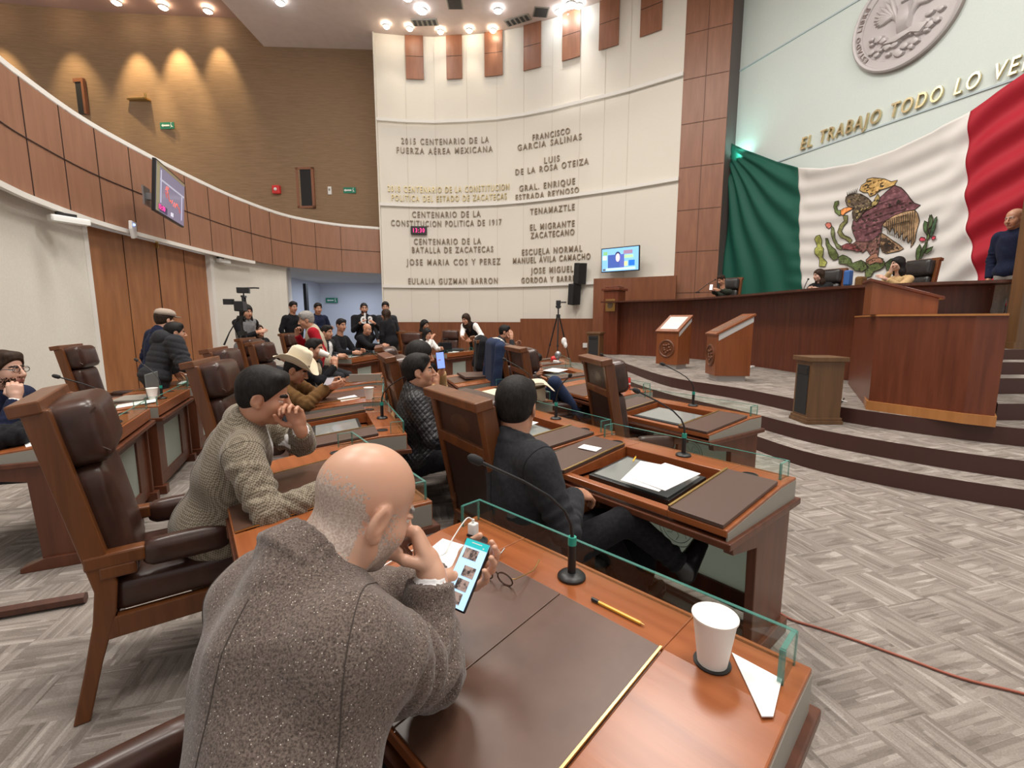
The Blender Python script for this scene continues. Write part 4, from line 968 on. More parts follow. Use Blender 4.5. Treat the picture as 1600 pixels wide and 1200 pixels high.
t = thing('wall_speaker', 'half hidden dark speaker behind the white parapet rim', 'loudspeaker', (-16.1, 18.32, 9.75), -.15)
MB().span((-.5, -.05, .40), (.42, .05, .52)).span((.32, -.05, -.7), (.42, .05, .4)).build('frame', 'pillar_wood', t); MB().box((-.05, 0, -.15), (.75, .06, 1.1)).build('grille', 'black_soft', t)
t = thing('fire_alarm', 'small red fire alarm box on the gallery wall', 'alarm', (-9.15, 18.82, 6.52), -.07)
MB().box((0, -.04, 0), (.30, .14, .30)).build('box', 'red_can', t, bevel=.02); MB().ball((0, -.12, 0), .06, 8).build('strobe', 'sign_white', t)
t = thing('wall_switch', 'small white switch box on the gallery wall right of the speaker', 'switch', (-7.15, 19.0, 6.53), -.07)
MB().box((0, -.03, 0), (.14, .08, .30)).build('plate', 'white_plastic', t, bevel=.01); MB().box((0, -.075, .03), (.06, .02, .08)).build('button', 'laminate', t)
t = thing('picture_lamp', 'brass picture lamp shelf on the lit gallery wall', 'lamp', (-13.9, 18.7, 9.64), -.12)
MB().box((0, -.18, 0), (.75, .30, .05)).build('shelf', 'brass', t); MB().tube([(.2, -.1, .02), (.2, -.12, .25)], .04, 8).build('arm', 'brass', t); MB().box((0, -.04, -.35), (.6, .06, .5)).build('backplate', 'gallery_brown', t)
# emergency lamps on the white left wall
for (x, y, z, L, rz, lab) in ((-7.02, 7.55, 3.05, .5, 1.15, 'white emergency lamp on the wall left of the wooden door'), (-8.0, 13.0, 3.1, .4, 1.5, 'white emergency lamp on the wall right of the wooden door')):
    t = thing('emergency_lamp', lab, 'lamp', (x, y, z), rz, 'white emergency lamps')
    MB().box((0, -.08, 0), (L, .14, .10)).build('housing', 'white_plastic', t, bevel=.02); MB().box((0, -.155, -.02), (L*.9, .01, .05)).build('diffuser', 'sign_white', t); MB().box((0, .0, .07), (L*.5, .06, .08)).build('bracket', 'black_plastic', t)
MB().box((0, 0, 0), (.02, .02, .02)).build('socket_hole', 'black_plastic', thing('wall_socket', 'small pale wall socket low on the wainscot behind the tripod', 'socket', (2.62, 16.25, .62)))
MB().box((2.6, 16.24, .62), (.22, .03, .16)).build('socket_plate', 'white_plastic', bpy.data.objects['wall_socket'], (2.62, 16.25, .62))
# ---------------------------------------------------------------- ceiling lamps and vents
GL = 'ceiling spotlights'
def spot(x, y, z, r, label, cool=False, aim=None, e=0, col=(1, .82, .58), size=.9, blend=.7):
    t = thing('ceiling_spotlight', label, 'ceiling light', (x, y, z), 0, GL)
    MB().lathe([(r*.9, -.05), (r*1.25, -.05), (r*1.3, 0), (r*.9, 0)], 20).build('trim_ring', 'sign_white', t)
    MB().ball((0, 0, -.03), (r, r, .08), 8).build('bulb', 'emit_cool' if cool else 'emit_warm', t, smooth=180)
    if e:
        l = lamp('SPOT', 'spot_beam', (x, y, z-.14), e, col, aim, spot_size=size, spot_blend=blend, shadow_soft_size=.08)
for i, (x, y) in enumerate([(-4.35, 17.5), (-3.57, 17.62), (-2.52, 17.8), (-1.5, 17.73), (-.67, 17.73), (1.93, 17.0)]):
    n = ['first', 'second', 'third', 'fourth', 'fifth', 'sixth'][i]
    spot(x, y, 11.6, .10, '%s small spotlight from the left along the head of the cream wall' % n, False, (x*1.0, y+.35, 6), 62, (1, .86, .66), 1.15, .8)
for i, (x, y, lab) in enumerate([(-2.96, 16.7, 'big bright ceiling lamp above the first wooden wall panels'), (-3.3, 16.1, 'ceiling lamp cut by the top edge over the left wall panels'), (-.46, 16.69, 'single ceiling lamp between the two square vents'), (1.55, 16.75, 'left lamp of the bright cluster near the curved wall head'), (1.9, 16.4, 'big middle lamp of the bright cluster near the curved wall head'), (2.15, 16.45, 'right lamp of the bright cluster near the curved wall head')]):
    spot(x, y, 11.6, .15 if 'big' in lab else .12, lab, True, (x*1.1, y-2, 0), 150, (1, .93, .85), 1.2, .9)
spot(-7.43, 16.3, 11.6, .12, 'bluish ceiling lamp alone at the top edge over the gallery', True)
for i, (x, y, lab) in enumerate([(-15.9, 17.4, 'leftmost warm lamp washing the brown gallery wall'), (-13.8, 17.75, 'second warm lamp washing the brown gallery wall'), (-12.35, 18.0, 'third warm lamp washing the brown gallery wall'), (-10.9, 18.2, 'fourth warm lamp washing the brown gallery wall')]):
    spot(x, y, 12.5, .13, lab, False, (x, y+1.0, 8.2), (620, 1100, 1200, 520)[i], (1, .74, .40), .85, .8)
spot(-18.2, 17.0, 12.5, .13, 'warm lamp over the gallery wall outside the left edge', False, (-18.2, 18.1, 8), 900, (1, .74, .40), .85, .8)
for i, (x, y, w, lab) in enumerate([(-1.85, 16.5, .42, 'square dark ceiling vent right of the bright lamp'), (.96, 16.9, .42, 'square dark ceiling vent left of the lamp cluster')]):
    t = thing('ceiling_vent', lab, 'vent', (x, y, 11.64), .1*i, 'square ceiling vents'); MB().box((0, 0, 0), (w, w, .03)).build('grille', 'vent_grey', t); MB().box((0, 0, .01), (w+.08, w+.08, .02)).build('frame', 'laminate', t)
for i, (x, y, lab) in enumerate([(-3.0, 17.42, 'slotted ceiling grille above the second wall panel'), (.2, 17.3, 'slotted ceiling grille above the fourth wall panel')]):
    t = thing('ceiling_grille', lab, 'vent', (x, y, 11.64), -.05-.4*i, 'slotted ceiling grilles'); MB().box((0, 0, 0), (.9, .35, .02)).build('frame', 'laminate', t); mb = MB()
    for k in range(5): mb.box((-.34+.17*k, 0, -.015), (.09, .27, .02), 0, None)
    mb.build('slot', 'vent_grey', t)
lamp('SPOT', 'teal_wall_wash', (6.62, 14.28, 6.2), 90, (.40, 1, .88), (7.0, 14.2, 8.4), spot_size=2.7, spot_blend=1, shadow_soft_size=.15)
# ---------------------------------------------------------------- soft-body builder: smooth union of rounded shapes turned into one mesh
V = lambda *a: np.array(a, float)
def unit(v): v = np.asarray(v, float); return v/(np.linalg.norm(v)+1e-12)
class Soft:
    def __init__(s): s.p = []; s.paint = []
    def _add(s, lo, hi, fn, k, m, op): s.p.append((np.array(lo), np.array(hi), fn, k, m, op)); return s
    def cone(s, a, b, ra, rb, k=.02, m=0, op='u', flat_a=False, flat_b=False, wr=0, wl=.05, wc=None, sq=None):
        a = np.asarray(a, float); b = np.asarray(b, float); d = b-a; L = np.linalg.norm(d); u = d/(L+1e-12)
        e1 = unit(np.cross(u, V(.3, .9, .2))); e2 = np.cross(u, e1)
        def fn(x, y, z):
            px, py, pz = x-a[0], y-a[1], z-a[2]; ax = px*u[0]+py*u[1]+pz*u[2]
            t = np.clip(ax/(L+1e-12), 0, 1)*L
            qx, qy, qz = px-u[0]*t, py-u[1]*t, pz-u[2]*t
            r = ra+(rb-ra)*t/(L+1e-12)
            if wr:
                c1 = px*e1[0]+py*e1[1]+pz*e1[2]; c2 = px*e2[0]+py*e2[1]+pz*e2[2]
                win = 1.0 if wc is None else np.exp(-((ax-wc*L)/.09)**2)
                r = r+wr*win*(np.sin(ax*2*PI/wl+22*c1+1.7*np.sin(30*c2))+.6*np.sin(ax*2*PI/(wl*1.7)-30*c2))
            dd = np.sqrt(qx*qx+qy*qy+qz*qz)-r
            if flat_b: dd = np.maximum(dd, ax-L)
            if flat_a: dd = np.maximum(dd, -ax)
            return dd
        R = max(ra, rb)+abs(wr)*1.6
        return s._add(np.minimum(a, b)-R, np.maximum(a, b)+R, fn, k, m, op)
    def ell(s, c, r, R=None, k=.02, m=0, op='u'):
        c = np.asarray(c, float); r = np.asarray(r, float); R = np.eye(3) if R is None else R
        def fn(x, y, z):
            px, py, pz = x-c[0], y-c[1], z-c[2]
            q = [px*R[0, i]+py*R[1, i]+pz*R[2, i] for i in range(3)]
            k0 = np.sqrt(sum((q[i]/r[i])**2 for i in range(3))); k1 = np.sqrt(sum((q[i]/r[i]**2)**2 for i in range(3)))
            return k0*(k0-1)/(k1+1e-9)
        ext = np.sqrt(((R*r)**2).sum(1))
        return s._add(c-ext, c+ext, fn, k, m, op)
    def half(s, n, d, op='i', k=.004):
        """keep (op i) the side where n.p < d"""
        n = unit(n); fn = lambda x, y, z: x*n[0]+y*n[1]+z*n[2]-d
        return s._add(V(-99, -99, -99), V(99, 99, 99), fn, k, -1, op)
    def mesh(s, h, warp=None):
        U = [q for q in s.p if q[5] == 'u']
        lo = np.min([q[0] for q in U], 0)-3*h; hi = np.max([q[1] for q in U], 0)+3*h
        n = np.ceil((hi-lo)/h).astype(int)+1
        ax = [lo[i]+h*np.arange(n[i]) for i in range(3)]
        F = np.full(n, .3, np.float32)
        for a, b, fn, k, m, op in s.p:
            pad = k+2*h+.012
            i0 = np.maximum(np.floor((a-pad-lo)/h).astype(int), 0); i1 = np.minimum(np.ceil((b+pad-lo)/h).astype(int)+1, n)
            if (i1 <= i0).any(): continue
            sl = tuple(slice(i0[i], i1[i]) for i in range(3))
            d = fn(ax[0][sl[0]][:, None, None], ax[1][sl[1]][None, :, None], ax[2][sl[2]][None, None, :]).astype(np.float32)
            f = F[sl]
            if op == 'u': hh = np.maximum(k-np.abs(f-d), 0); F[sl] = np.minimum(f, d)-hh*hh/(4*k+1e-9)
            else:
                if op == 's': d = -d
                hh = np.maximum(k-np.abs(f-d), 0); F[sl] = np.maximum(f, d)+hh*hh/(4*k+1e-9)
        if warp is not None:
            I = np.nonzero(np.abs(F) < .04)
            F[I] += warp(ax[0][I[0]], ax[1][I[1]], ax[2][I[2]]).astype(np.float32)
        F[0] = F[-1] = .1; F[:, 0] = F[:, -1] = .1; F[:, :, 0] = F[:, :, -1] = .1
        ins = F < 0; c8 = np.zeros(np.array(F.shape)-1, np.uint8); offs = [(i, j, k) for i in (0, 1) for j in (0, 1) for k in (0, 1)]
        N1 = c8.shape
        for o in offs: c8 += ins[o[0]:o[0]+N1[0], o[1]:o[1]+N1[1], o[2]:o[2]+N1[2]]
        act = np.argwhere((c8 > 0) & (c8 < 8))
        if not len(act): return np.zeros((0, 3)), np.zeros((0, 4), int)
        ids = np.full(N1, -1, np.int32); ids[act[:, 0], act[:, 1], act[:, 2]] = np.arange(len(act))
        f8 = {o: F[act[:, 0]+o[0], act[:, 1]+o[1], act[:, 2]+o[2]] for o in offs}
        acc = np.zeros((len(act), 3)); cnt = np.zeros(len(act))
        for o in offs:
            for x in range(3):
                if o[x] == 0:
                    q = list(o); q[x] = 1; q = tuple(q); a, b = f8[o], f8[q]; m = (a < 0) != (b < 0)
                    t = np.where(m, a/(a-b+1e-20), 0); p = np.zeros((len(act), 3)); p[:] = o; p[:, x] = t
                    acc[m] += p[m]; cnt[m] += 1
        v = (act+acc/cnt[:, None])*h+lo
        quads = []
        for x in range(3):
            y, z = (x+1) % 3, (x+2) % 3
            sa = [slice(None)]*3; sb = [slice(None)]*3; sa[x] = slice(0, -1); sb[x] = slice(1, None)
            A, B = ins[tuple(sa)], ins[tuple(sb)]
            E = np.argwhere(A != B); E = E[(E[:, y] > 0) & (E[:, z] > 0) & (E[:, y] < N1[y]) & (E[:, z] < N1[z])]
            def cid(dy, dz): q = E.copy(); q[:, y] += dy; q[:, z] += dz; return ids[q[:, 0], q[:, 1], q[:, 2]]
            Q = np.stack([cid(-1, -1), cid(0, -1), cid(0, 0), cid(-1, 0)], 1)
            fl = ~A[E[:, 0], E[:, 1], E[:, 2]]; Q[fl] = Q[fl][:, ::-1]; quads.append(Q)
        return v, np.concatenate(quads)
    def build(s, name, mats, parent, h, warp=None, origin=V(0, 0, 0)):
        v, f = s.mesh(h, warp)
        if not len(v): return None
        me = bpy.data.meshes.new(name); vv = v-origin
        me.vertices.add(len(v)); me.vertices.foreach_set('co', vv.astype(np.float32).ravel())
        me.loops.add(4*len(f)); me.loops.foreach_set('vertex_index', f.astype(np.int32).ravel())
        me.polygons.add(len(f)); me.polygons.foreach_set('loop_start', np.arange(0, 4*len(f), 4, dtype=np.int32))
        me.update(calc_edges=True)
        for m in mats: me.materials.append(MAT[m])
        if len(mats) > 1:
            c = v[f].mean(1); best = np.full(len(c), 9.); idx = np.zeros(len(c), np.int32)
            for a, b, fn, k, m, op in s.p:
                if op != 'u' or m < 0: continue
                w = np.all((c > a-.03) & (c < b+.03), 1)
                if not w.any(): continue
                d = fn(c[w, 0], c[w, 1], c[w, 2]); cur = best[w]; bi = d < cur-(1e-4); q = np.nonzero(w)[0][bi]; best[q] = d[bi]; idx[q] = m
            for fn, m, only in s.paint:
                w = fn(c[:, 0], c[:, 1], c[:, 2]) < 0
                if only is not None: w &= np.isin(idx, only)
                idx[w] = m
            me.polygons.foreach_set('material_index', idx)
        me.polygons.foreach_set('use_smooth', [True]*len(me.polygons)); me.update()
        o = bpy.data.objects.new(name, me); COL.objects.link(o)
        if parent is not None: o.parent = parent
        return o
def ellf(c, r, R=None):
    q = Soft().ell(c, r, R); return q.p[0][2]
def rotm(axis, a): return np.array(Matrix.Rotation(a, 3, Vector(axis)))
# ---------------------------------------------------------------- figure materials
def skin(name, c, blot=.03):
    return noisy(name, c, (min(1, c[0]*1.10), c[1]*.97, c[2]*.92), .40, nscale=14, lo=.3, hi=.7, bmp=.04, bd=.002)
skin('skin_tan', (.50, .265, .17)); skin('skin_fair', (.62, .37, .26)); skin('skin_brown', (.34, .17, .10)); skin('skin_light', (.60, .38, .29))
mat('lip', (.36, .13, .10), .5); mat('eye_white', (.75, .72, .68), .3); mat('eye_dark', (.02, .012, .008), .2)
noisy('hair_black', (.008, .007, .007), (.022, .019, .018), .6, (1, 1, .3), 90, bmp=.5, bd=.004, spec=.2); noisy('hair_brown', (.022, .012, .008), (.045, .025, .015), .6, (1, 1, .25), 70, bmp=.5, bd=.004, spec=.2)
noisy('hair_grey', (.14, .13, .12), (.38, .36, .34), .6, nscale=110, bmp=.5, bd=.004); noisy('stubble', (.42, .31, .255), (.60, .49, .42), .6, nscale=260, lo=.40, hi=.60, bmp=.12, bd=.002)
def tweed(name, c1, c2, speck, nscale=230, thr=.73, vs=150):
    if name in MAT: return
    m = mat(name, c1, .95, spec=.15, sheen=.25); nz = noise_chain(m, (1, 1, 1), nscale, 3); r = ramp(m, nz.outputs[0], [(.35, c1), (.65, c2)])
    tc = N(m, 'ShaderNodeTexCoord'); vz = N(m, 'ShaderNodeTexVoronoi'); vz.inputs['Scale'].default_value = vs; m.node_tree.links.new(tc.outputs['Object'], vz.inputs[0])
    cr = ramp(m, vz.outputs['Distance'], [(.14, (1, 1, 1)), (.20, (0, 0, 0))])
    bw = N(m, 'ShaderNodeRGBToBW'); m.node_tree.links.new(vz.outputs['Color'], bw.inputs[0]); th = N(m, 'ShaderNodeMath', operation='GREATER_THAN'); th.inputs[1].default_value = thr; m.node_tree.links.new(bw.outputs[0], th.inputs[0])
    mu = N(m, 'ShaderNodeMath', operation='MULTIPLY'); m.node_tree.links.new(cr.outputs[0], mu.inputs[0]); m.node_tree.links.new(th.outputs[0], mu.inputs[1])
    mx = N(m, 'ShaderNodeMix', data_type='RGBA'); m.node_tree.links.new(mu.outputs[0], mx.inputs[0]); m.node_tree.links.new(r.outputs[0], mx.inputs[6]); mx.inputs[7].default_value = (*speck, 1)
    m.node_tree.links.new(mx.outputs[2], m.node_tree.nodes['Principled BSDF'].inputs['Base Color']); bump(m, nz.outputs[0], .35, .004)
tweed('tweed_brown', (.062, .045, .038), (.20, .155, .132), (.66, .60, .54), 300, .62, 210)
def houndstooth(name, c1, c2, sc=140):
    m = mat(name, c1, .95, spec=.15, sheen=.2); tc = N(m, 'ShaderNodeTexCoord'); mp = N(m, 'ShaderNodeMapping'); mp.inputs['Rotation'].default_value = (.3, .5, .4); ck = N(m, 'ShaderNodeTexChecker'); ck.inputs['Scale'].default_value = sc
    ck.inputs['Color1'].default_value = (*c1, 1); ck.inputs['Color2'].default_value = (*c2, 1); m.node_tree.links.new(tc.outputs['Object'], mp.inputs[0]); m.node_tree.links.new(mp.outputs[0], ck.inputs[0]); m.node_tree.links.new(ck.outputs[0], m.node_tree.nodes['Principled BSDF'].inputs['Base Color'])
houndstooth('check_wool', (.125, .10, .07), (.31, .265, .20))
def cloth_m(name, c, r=.9): return noisy(name, c, tuple(min(1, q*1.25+.004) for q in c), r, nscale=60, bmp=.1, bd=.003, sheen=.03, spec=.12)
for nm, c in dict(cloth_black=(.010, .010, .012), cloth_charcoal=(.028, .029, .033), cloth_navy=(.012, .016, .040), cloth_denim=(.022, .034, .075), cloth_brown=(.14, .072, .026), cloth_tan=(.50, .34, .17), cloth_beige=(.42, .36, .27), cloth_red=(.30, .008, .018), cloth_white=(.75, .74, .72), cloth_grey=(.17, .17, .175), cloth_olive=(.03, .034, .026), cloth_grey_trouser=(.045, .048, .055), cloth_light_trouser=(.40, .40, .38)).items(): cloth_m(nm, c)
mat('shirt_white', (.80, .80, .80), .8); mat('shoe_black', (.010, .010, .011), .28, coat=.3)
def quilted(name, c, sc=12):
    m = noisy(name, c, tuple(q*1.5 for q in c), .5, nscale=40); tc = N(m, 'ShaderNodeTexCoord'); fs = []
    for a in (.8, -.8):
        mp = N(m, 'ShaderNodeMapping'); mp.inputs['Rotation'].default_value = (a, a*.6, .6); wv = N(m, 'ShaderNodeTexWave'); wv.inputs['Scale'].default_value = sc; m.node_tree.links.new(tc.outputs['Object'], mp.inputs[0]); m.node_tree.links.new(mp.outputs[0], wv.inputs[0])
        pw = N(m, 'ShaderNodeMath', operation='POWER'); pw.inputs[1].default_value = .35; m.node_tree.links.new(wv.outputs['Fac'], pw.inputs[0]); fs.append(pw)
    mu = N(m, 'ShaderNodeMath', operation='MULTIPLY'); m.node_tree.links.new(fs[0].outputs[0], mu.inputs[0]); m.node_tree.links.new(fs[1].outputs[0], mu.inputs[1]); bump(m, mu.outputs[0], .45, .012)
quilted('quilt_black', (.011, .011, .013)); 
# ---------------------------------------------------------------- the figure
def ik(a, c, l1, l2, pole):
    a = np.asarray(a, float); c = np.asarray(c, float); d = c-a; L = np.linalg.norm(d); u = d/L
    if L > (l1+l2)*.995: c = a+u*(l1+l2)*.995; L = (l1+l2)*.995
    x = (L*L+l1*l1-l2*l2)/(2*L); h = math.sqrt(max(l1*l1-x*x, 0)); p = np.asarray(pole, float)-a; p = unit(p-u*p.dot(u))
    return a+u*x+p*h, c
def hand(S, W, d, n, side, curl=.5, thumb=.5, sc=1.0, m=0, spread=.0):
    """palm and five fingers from wrist W along d, palm facing n"""
    d = unit(d); n = np.asarray(n, float); n = unit(n-d*n.dot(d)); u = np.cross(d, n)*side
    S.cone(W-d*.02*sc, W+d*.03*sc, .025*sc, .027*sc, .015, m)
    S.ell(W+d*.052*sc, (V(.040, .048, .017)*sc), np.stack([u, d, n], 1), .012, m)
    kn = [(.030, .088, (.042, .026, .021)), (.0105, .093, (.046, .029, .022)), (-.0105, .089, (.042, .027, .021)), (-.030, .080, (.033, .021, .018))]
    for i, (off, ln, segs) in enumerate(kn):
        p = W+(u*off+d*ln)*sc; S.cone(W+(u*off*.6+d*.03)*sc, p, .012*sc, .0105*sc, .010, m)
        a = 0; dd = unit(d+u*spread*(1.5-i))
        for j, L in enumerate(segs):
            c = curl[i] if isinstance(curl, (list, tuple)) else curl
            a += c*(.75, 1.0, .7)[j]; q = p+(dd*math.cos(a)+n*math.sin(a))*L*sc
            S.cone(p, q, (.0095, .0088, .008)[j]*sc, (.009, .0082, .0068)[j]*sc, .004, m); p = q
    b = W+(d*.022+u*.022+n*.004)*sc; dr = unit(u*(1-thumb*.55)+d*.62+n*(.25+thumb*.6))
    p = b
    for L, r in ((.042, .0125), (.034, .0105), (.027, .009)):
        q = p+dr*L*sc; S.cone(p, q, r*sc, r*.88*sc, .006, m); p = q; dr = unit(dr+d*.28-u*(.25+.5*thumb)+n*.12*thumb)
def head_shape(S, H, R, sc=1.0, jaw=1.0, beard=None, skin_m=0, lip=1, ew=2, iris=3, brow=4, detail=True, fem=False):
    P = lambda x, y, z: H+R @ (V(x, y, z)*sc)
    S.ell(P(0, -.012, .035), V(.0765, .098, .086)*sc, R, .03, skin_m)
    S.ell(P(0, .026, -.045), V(.060*jaw, .068, .074)*sc, R, .035, skin_m)
    S.ell(P(0, .066, -.096), V(.026*jaw, .024, .020)*sc, R, .025, skin_m)
    for s in (-1, 1):
        S.ell(P(s*.040, .052, -.030), V(.026, .030, .032)*sc, R, .02, skin_m)
        S.ell(P(s*.050*jaw, .0, -.075), V(.016, .034, .024)*sc, R, .03, skin_m)
        S.ell(P(s*.031, .100, .004), V(.019, .016, .012)*sc, R, .012, op='s', m=-1)
        S.ell(P(s*.031, .0745, .004), V(.0130, .0130, .0120)*sc, R, .002, ew)
        S.ell(P(s*.030, .0825, .003), V(.0064, .0056, .0062)*sc, R, .001, iris)
        S.ell(P(s*.032, .0765, .0115), V(.0185, .0135, .0062)*sc, R, .003, skin_m); S.ell(P(s*.032, .0755, -.0065), V(.017, .0125, .0055)*sc, R, .003, skin_m)
        S.cone(P(s*.014, .0905, .024), P(s*.046, .077, .025), .0066*sc, .0046*sc, .006, brow)
        # ear
        Re = R @ rotm((0, 0, 1), s*.35) @ rotm((1, 0, 0), -.18)
        S.ell(P(s*.079, -.006, -.006), V(.010, .023, .034)*sc, Re, .006, skin_m)
        S.ell(P(s*.091, -.003, -.002), V(.008, .012, .021)*sc, Re, .005, op='s', m=-1)
        S.ell(P(s*.077, .003, -.035), V(.008, .011, .011)*sc, Re, .006, skin_m)
        S.ell(P(s*.013, .103, -.036), V(.0095, .011, .008)*sc, R, .006, skin_m)
    S.cone(P(0, .090, .018), P(0, .117, -.030), .0085*sc, .0125*sc, .012, skin_m)
    S.ell(P(0, .112, -.034), V(.012, .012, .010)*sc, R, .008, skin_m)
    S.cone(P(-.021, .087, -.066), P(.021, .087, -.066), .0055*sc, .0055*sc, .008, lip); S.cone(P(0, .096, -.062), P(0, .096, -.062), .007*sc, .007*sc, .01, lip)
    S.cone(P(-.016, .089, -.074), P(.016, .089, -.074), .006*sc, .006*sc, .008, lip)
def hair_shape(S, H, R, style, sc=1.0):
    P = lambda x, y, z: H+R @ (V(x, y, z)*sc)
    def keep(nl, c):
        n = R @ V(*nl); S.half(n, float(n.dot(H))+c*sc)
    if style in ('short', 'crop', 'grey', 'cap'):
        g = {'short': .013, 'crop': .005, 'grey': .014, 'cap': .012}[style]
        S.ell(P(0, -.012, .036), V(.0765+g, .098+g, .086+g*1.15)*sc, R, .01)
        S.ell(P(0, -.046, -.025), V(.062+g*.3, .052+g*.4, .052)*sc, R, .03)
        if style != 'crop': S.cone(P(-.045, .050, .095), P(.04, .054, .097), .022*sc, .020*sc, .03)
        keep((0, .80, -.60), .026); keep((0, -.35, -.94), .098)
        for s in (-1, 1): S.ell(P(s*.095, .008, -.012), V(.03, .030, .040)*sc, R, .008, op='s', m=-1)
    elif style == 'stub':
        S.ell(P(0, -.014, .028), V(.0785, .100, .080)*sc, R, .01); S.ell(P(0, -.045, -.025), V(.068, .060, .056)*sc, R, .03)
        keep((0, .22, .975), .017); keep((0, .95, -.3), .036); keep((0, 0, -1), .070)
        for s in (-1, 1): S.ell(P(s*.095, .006, -.010), V(.03, .030, .040)*sc, R, .008, op='s', m=-1)
    elif style in ('long', 'curly'):
        S.ell(P(0, -.016, .038), V(.092, .112, .100)*sc, R, .02)
        n = R @ V(0, .86, -.5); S.half(n, float(n.dot(H))+.042*sc)
        dn = V(0, 0, -1)
        for s in (-1, 0, 1):
            a = P(s*.066, -.03-.03*(s == 0), .0); S.cone(a, a+dn*.15*sc+R @ V(0, -.02, 0)*sc, .042*sc, .045*sc, .05); S.cone(a+dn*.15*sc+R @ V(0, -.02, 0)*sc, a+dn*.30*sc+R @ V(s*.01, -.03, 0)*sc, .045*sc, .022*sc, .05)
        if style == 'curly': S.ell(P(0, -.03, .03), V(.112, .122, .112)*sc, R, .03)
def figure(label, base, deg, z0=0, hip=.55, lean=.15, bend=.1, side=0, twist=0, head=(0, 0, 0), head_at=None, sc=1.0, wid=1.0, belly=0., wr=None, wl=None, pole_r=None, pole_l=None, hr=None, hl=None,
           legs=None, top='cloth_black', top2=None, trousers='cloth_charcoal', shoes='shoe_black', skin_m='skin_tan', hair=('short', 'hair_black'), collar=True, shirt='shirt_white', vneck=.0, cut_sleeve=None,
           h=.008, hh=None, folds=.004, puff=0, stand=False, jaw=1.0, jacket_len=.10, warp_top=None, sh_w=.185, extra=None, paint_top=None, hide_legs=False, name='person', tight=1.0, shR=None, shL=None, top_name='jacket', neck_at=None, arm=1.0, elbow_r=None, col_r=.070, neck_w=1.0, ridges=None):
    """a person in local x right, y ahead, z up, then turned by deg; all targets in that local frame"""
    a = math.radians(deg)-PI/2; G = np.array(Matrix.Rotation(a, 3, 'Z')); O = V(*base, z0)
    T = thing(name, label, 'person', tuple(O), 0)
    LW = lambda p: G @ np.asarray(p, float)          # local turned to world axes, relative to the base
    hh = hh or max(.004, h*.75)
    Pv = V(0, 0, hip); tw = rotm((0, 0, 1), twist)
    t1 = unit(V(side*.6, math.sin(lean), math.cos(lean))); t2 = unit(V(side, math.sin(lean+bend), math.cos(lean+bend)))
    Mid = Pv+t1*.25*sc; Nk = Mid+t2*.27*sc
    if neck_at is not None: Nk = V(*neck_at); t2 = unit(Nk-Mid)
    xr = unit(tw @ V(1, 0, -side)); yf = unit(np.cross(t2, xr)); xr = np.cross(yf, t2); RC = np.stack([xr, yf, t2], 1)
    y1 = unit(np.cross(t1, V(1, 0, 0))); RP = np.stack([np.cross(y1, t1), y1, t1], 1)
    SR = Nk+(xr*sh_w*wid-t2*.055)*sc if shR is None else V(*shR); SL = Nk+(-xr*sh_w*wid-t2*.055)*sc if shL is None else V(*shL)
    hy, hp, hr_ = head
    RH = rotm((0, 0, 1), hy) @ rotm((1, 0, 0), -hp) @ rotm((0, 1, 0), hr_)
    HC = Nk+(t2*.08+RH @ V(0, .032, .068))*sc if head_at is None else V(*head_at)
    l1, l2 = .285*sc, .255*sc
    wr = V(*(wr or ((.23, .06, hip-.06) if stand else (.22, .25, hip+.12)))); wl = V(*(wl or ((-.23, .06, hip-.06) if stand else (-.22, .25, hip+.12))))
    ER, wr = ik(SR, wr, l1, l2, V(*(pole_r or (.5, -.2, hip)))) if elbow_r is None else (V(*elbow_r), wr); EL, wl = ik(SL, wl, l1, l2, V(*(pole_l or (-.5, -.2, hip))))
    # ---- legs
    if legs is None:
        legs = ((( .13, .40, .50), (.14, .42, .09)), ((-.13, .40, .50), (-.14, .42, .09))) if not stand else (((.10, .03, .49), (.11, -.01, .09)), ((-.10, .03, .49), (-.11, -.01, .09)))
    # ---- body
    B = Soft(); hb = dict(curl=.45, thumb=.5)
    head_shape(B, LW(HC), G @ RH, 1.0*sc, jaw)
    B.cone(LW(HC+RH @ V(0, -.022, -.05)*sc), LW(Nk-t2*.03), .056*sc*neck_w, .064*sc*neck_w, .03, 0)
    B.ell(LW(Nk-t2*.16*sc), V(.15*wid, .09, .15)*sc, G @ RC, .05, 0); B.ell(LW(Mid-t1*.05), V(.135*wid, .09+belly*.7, .15)*sc, G @ RP, .06, 0); B.ell(LW(Pv), V(.14, .11, .10)*sc, G @ RP, .06, 0)
    for S_, E_, W_, sd, hk in ((SR, ER, wr, 1, hr), (SL, EL, wl, -1, hl)):
        B.cone(LW(S_), LW(E_), .045*sc, .036*sc, .02, 0); B.cone(LW(E_), LW(W_), .036*sc, .025*sc, .02, 0)
        q = dict(hb); q.update(hk or {}); d = q.pop('d', None); n = q.pop('n', None)
        d = unit(W_-E_) if d is None else V(*d); n = V(-sd, 0, -.3) if n is None else V(*n)
        hand(B, LW(W_), G @ unit(d), G @ n, sd, sc=sc, m=7, **q)
    for sx, (kn, an) in zip((1, -1), legs):
        hp_ = Pv+V(sx*.09, 0, -.02); B.cone(LW(hp_), LW(V(*kn)), .07*sc, .05*sc, .03, 0); B.cone(LW(V(*kn)), LW(V(*an)), .046*sc, .034*sc, .02, 0); sh_ = unit(V(*kn)-V(*an)); f_ = V(.15*sx, 1, 0); f_ = unit(f_-sh_*f_.dot(sh_)); B.cone(LW(V(*an)), LW(V(*an)-sh_*.055+f_*.05), .028, .018, .02, 0)
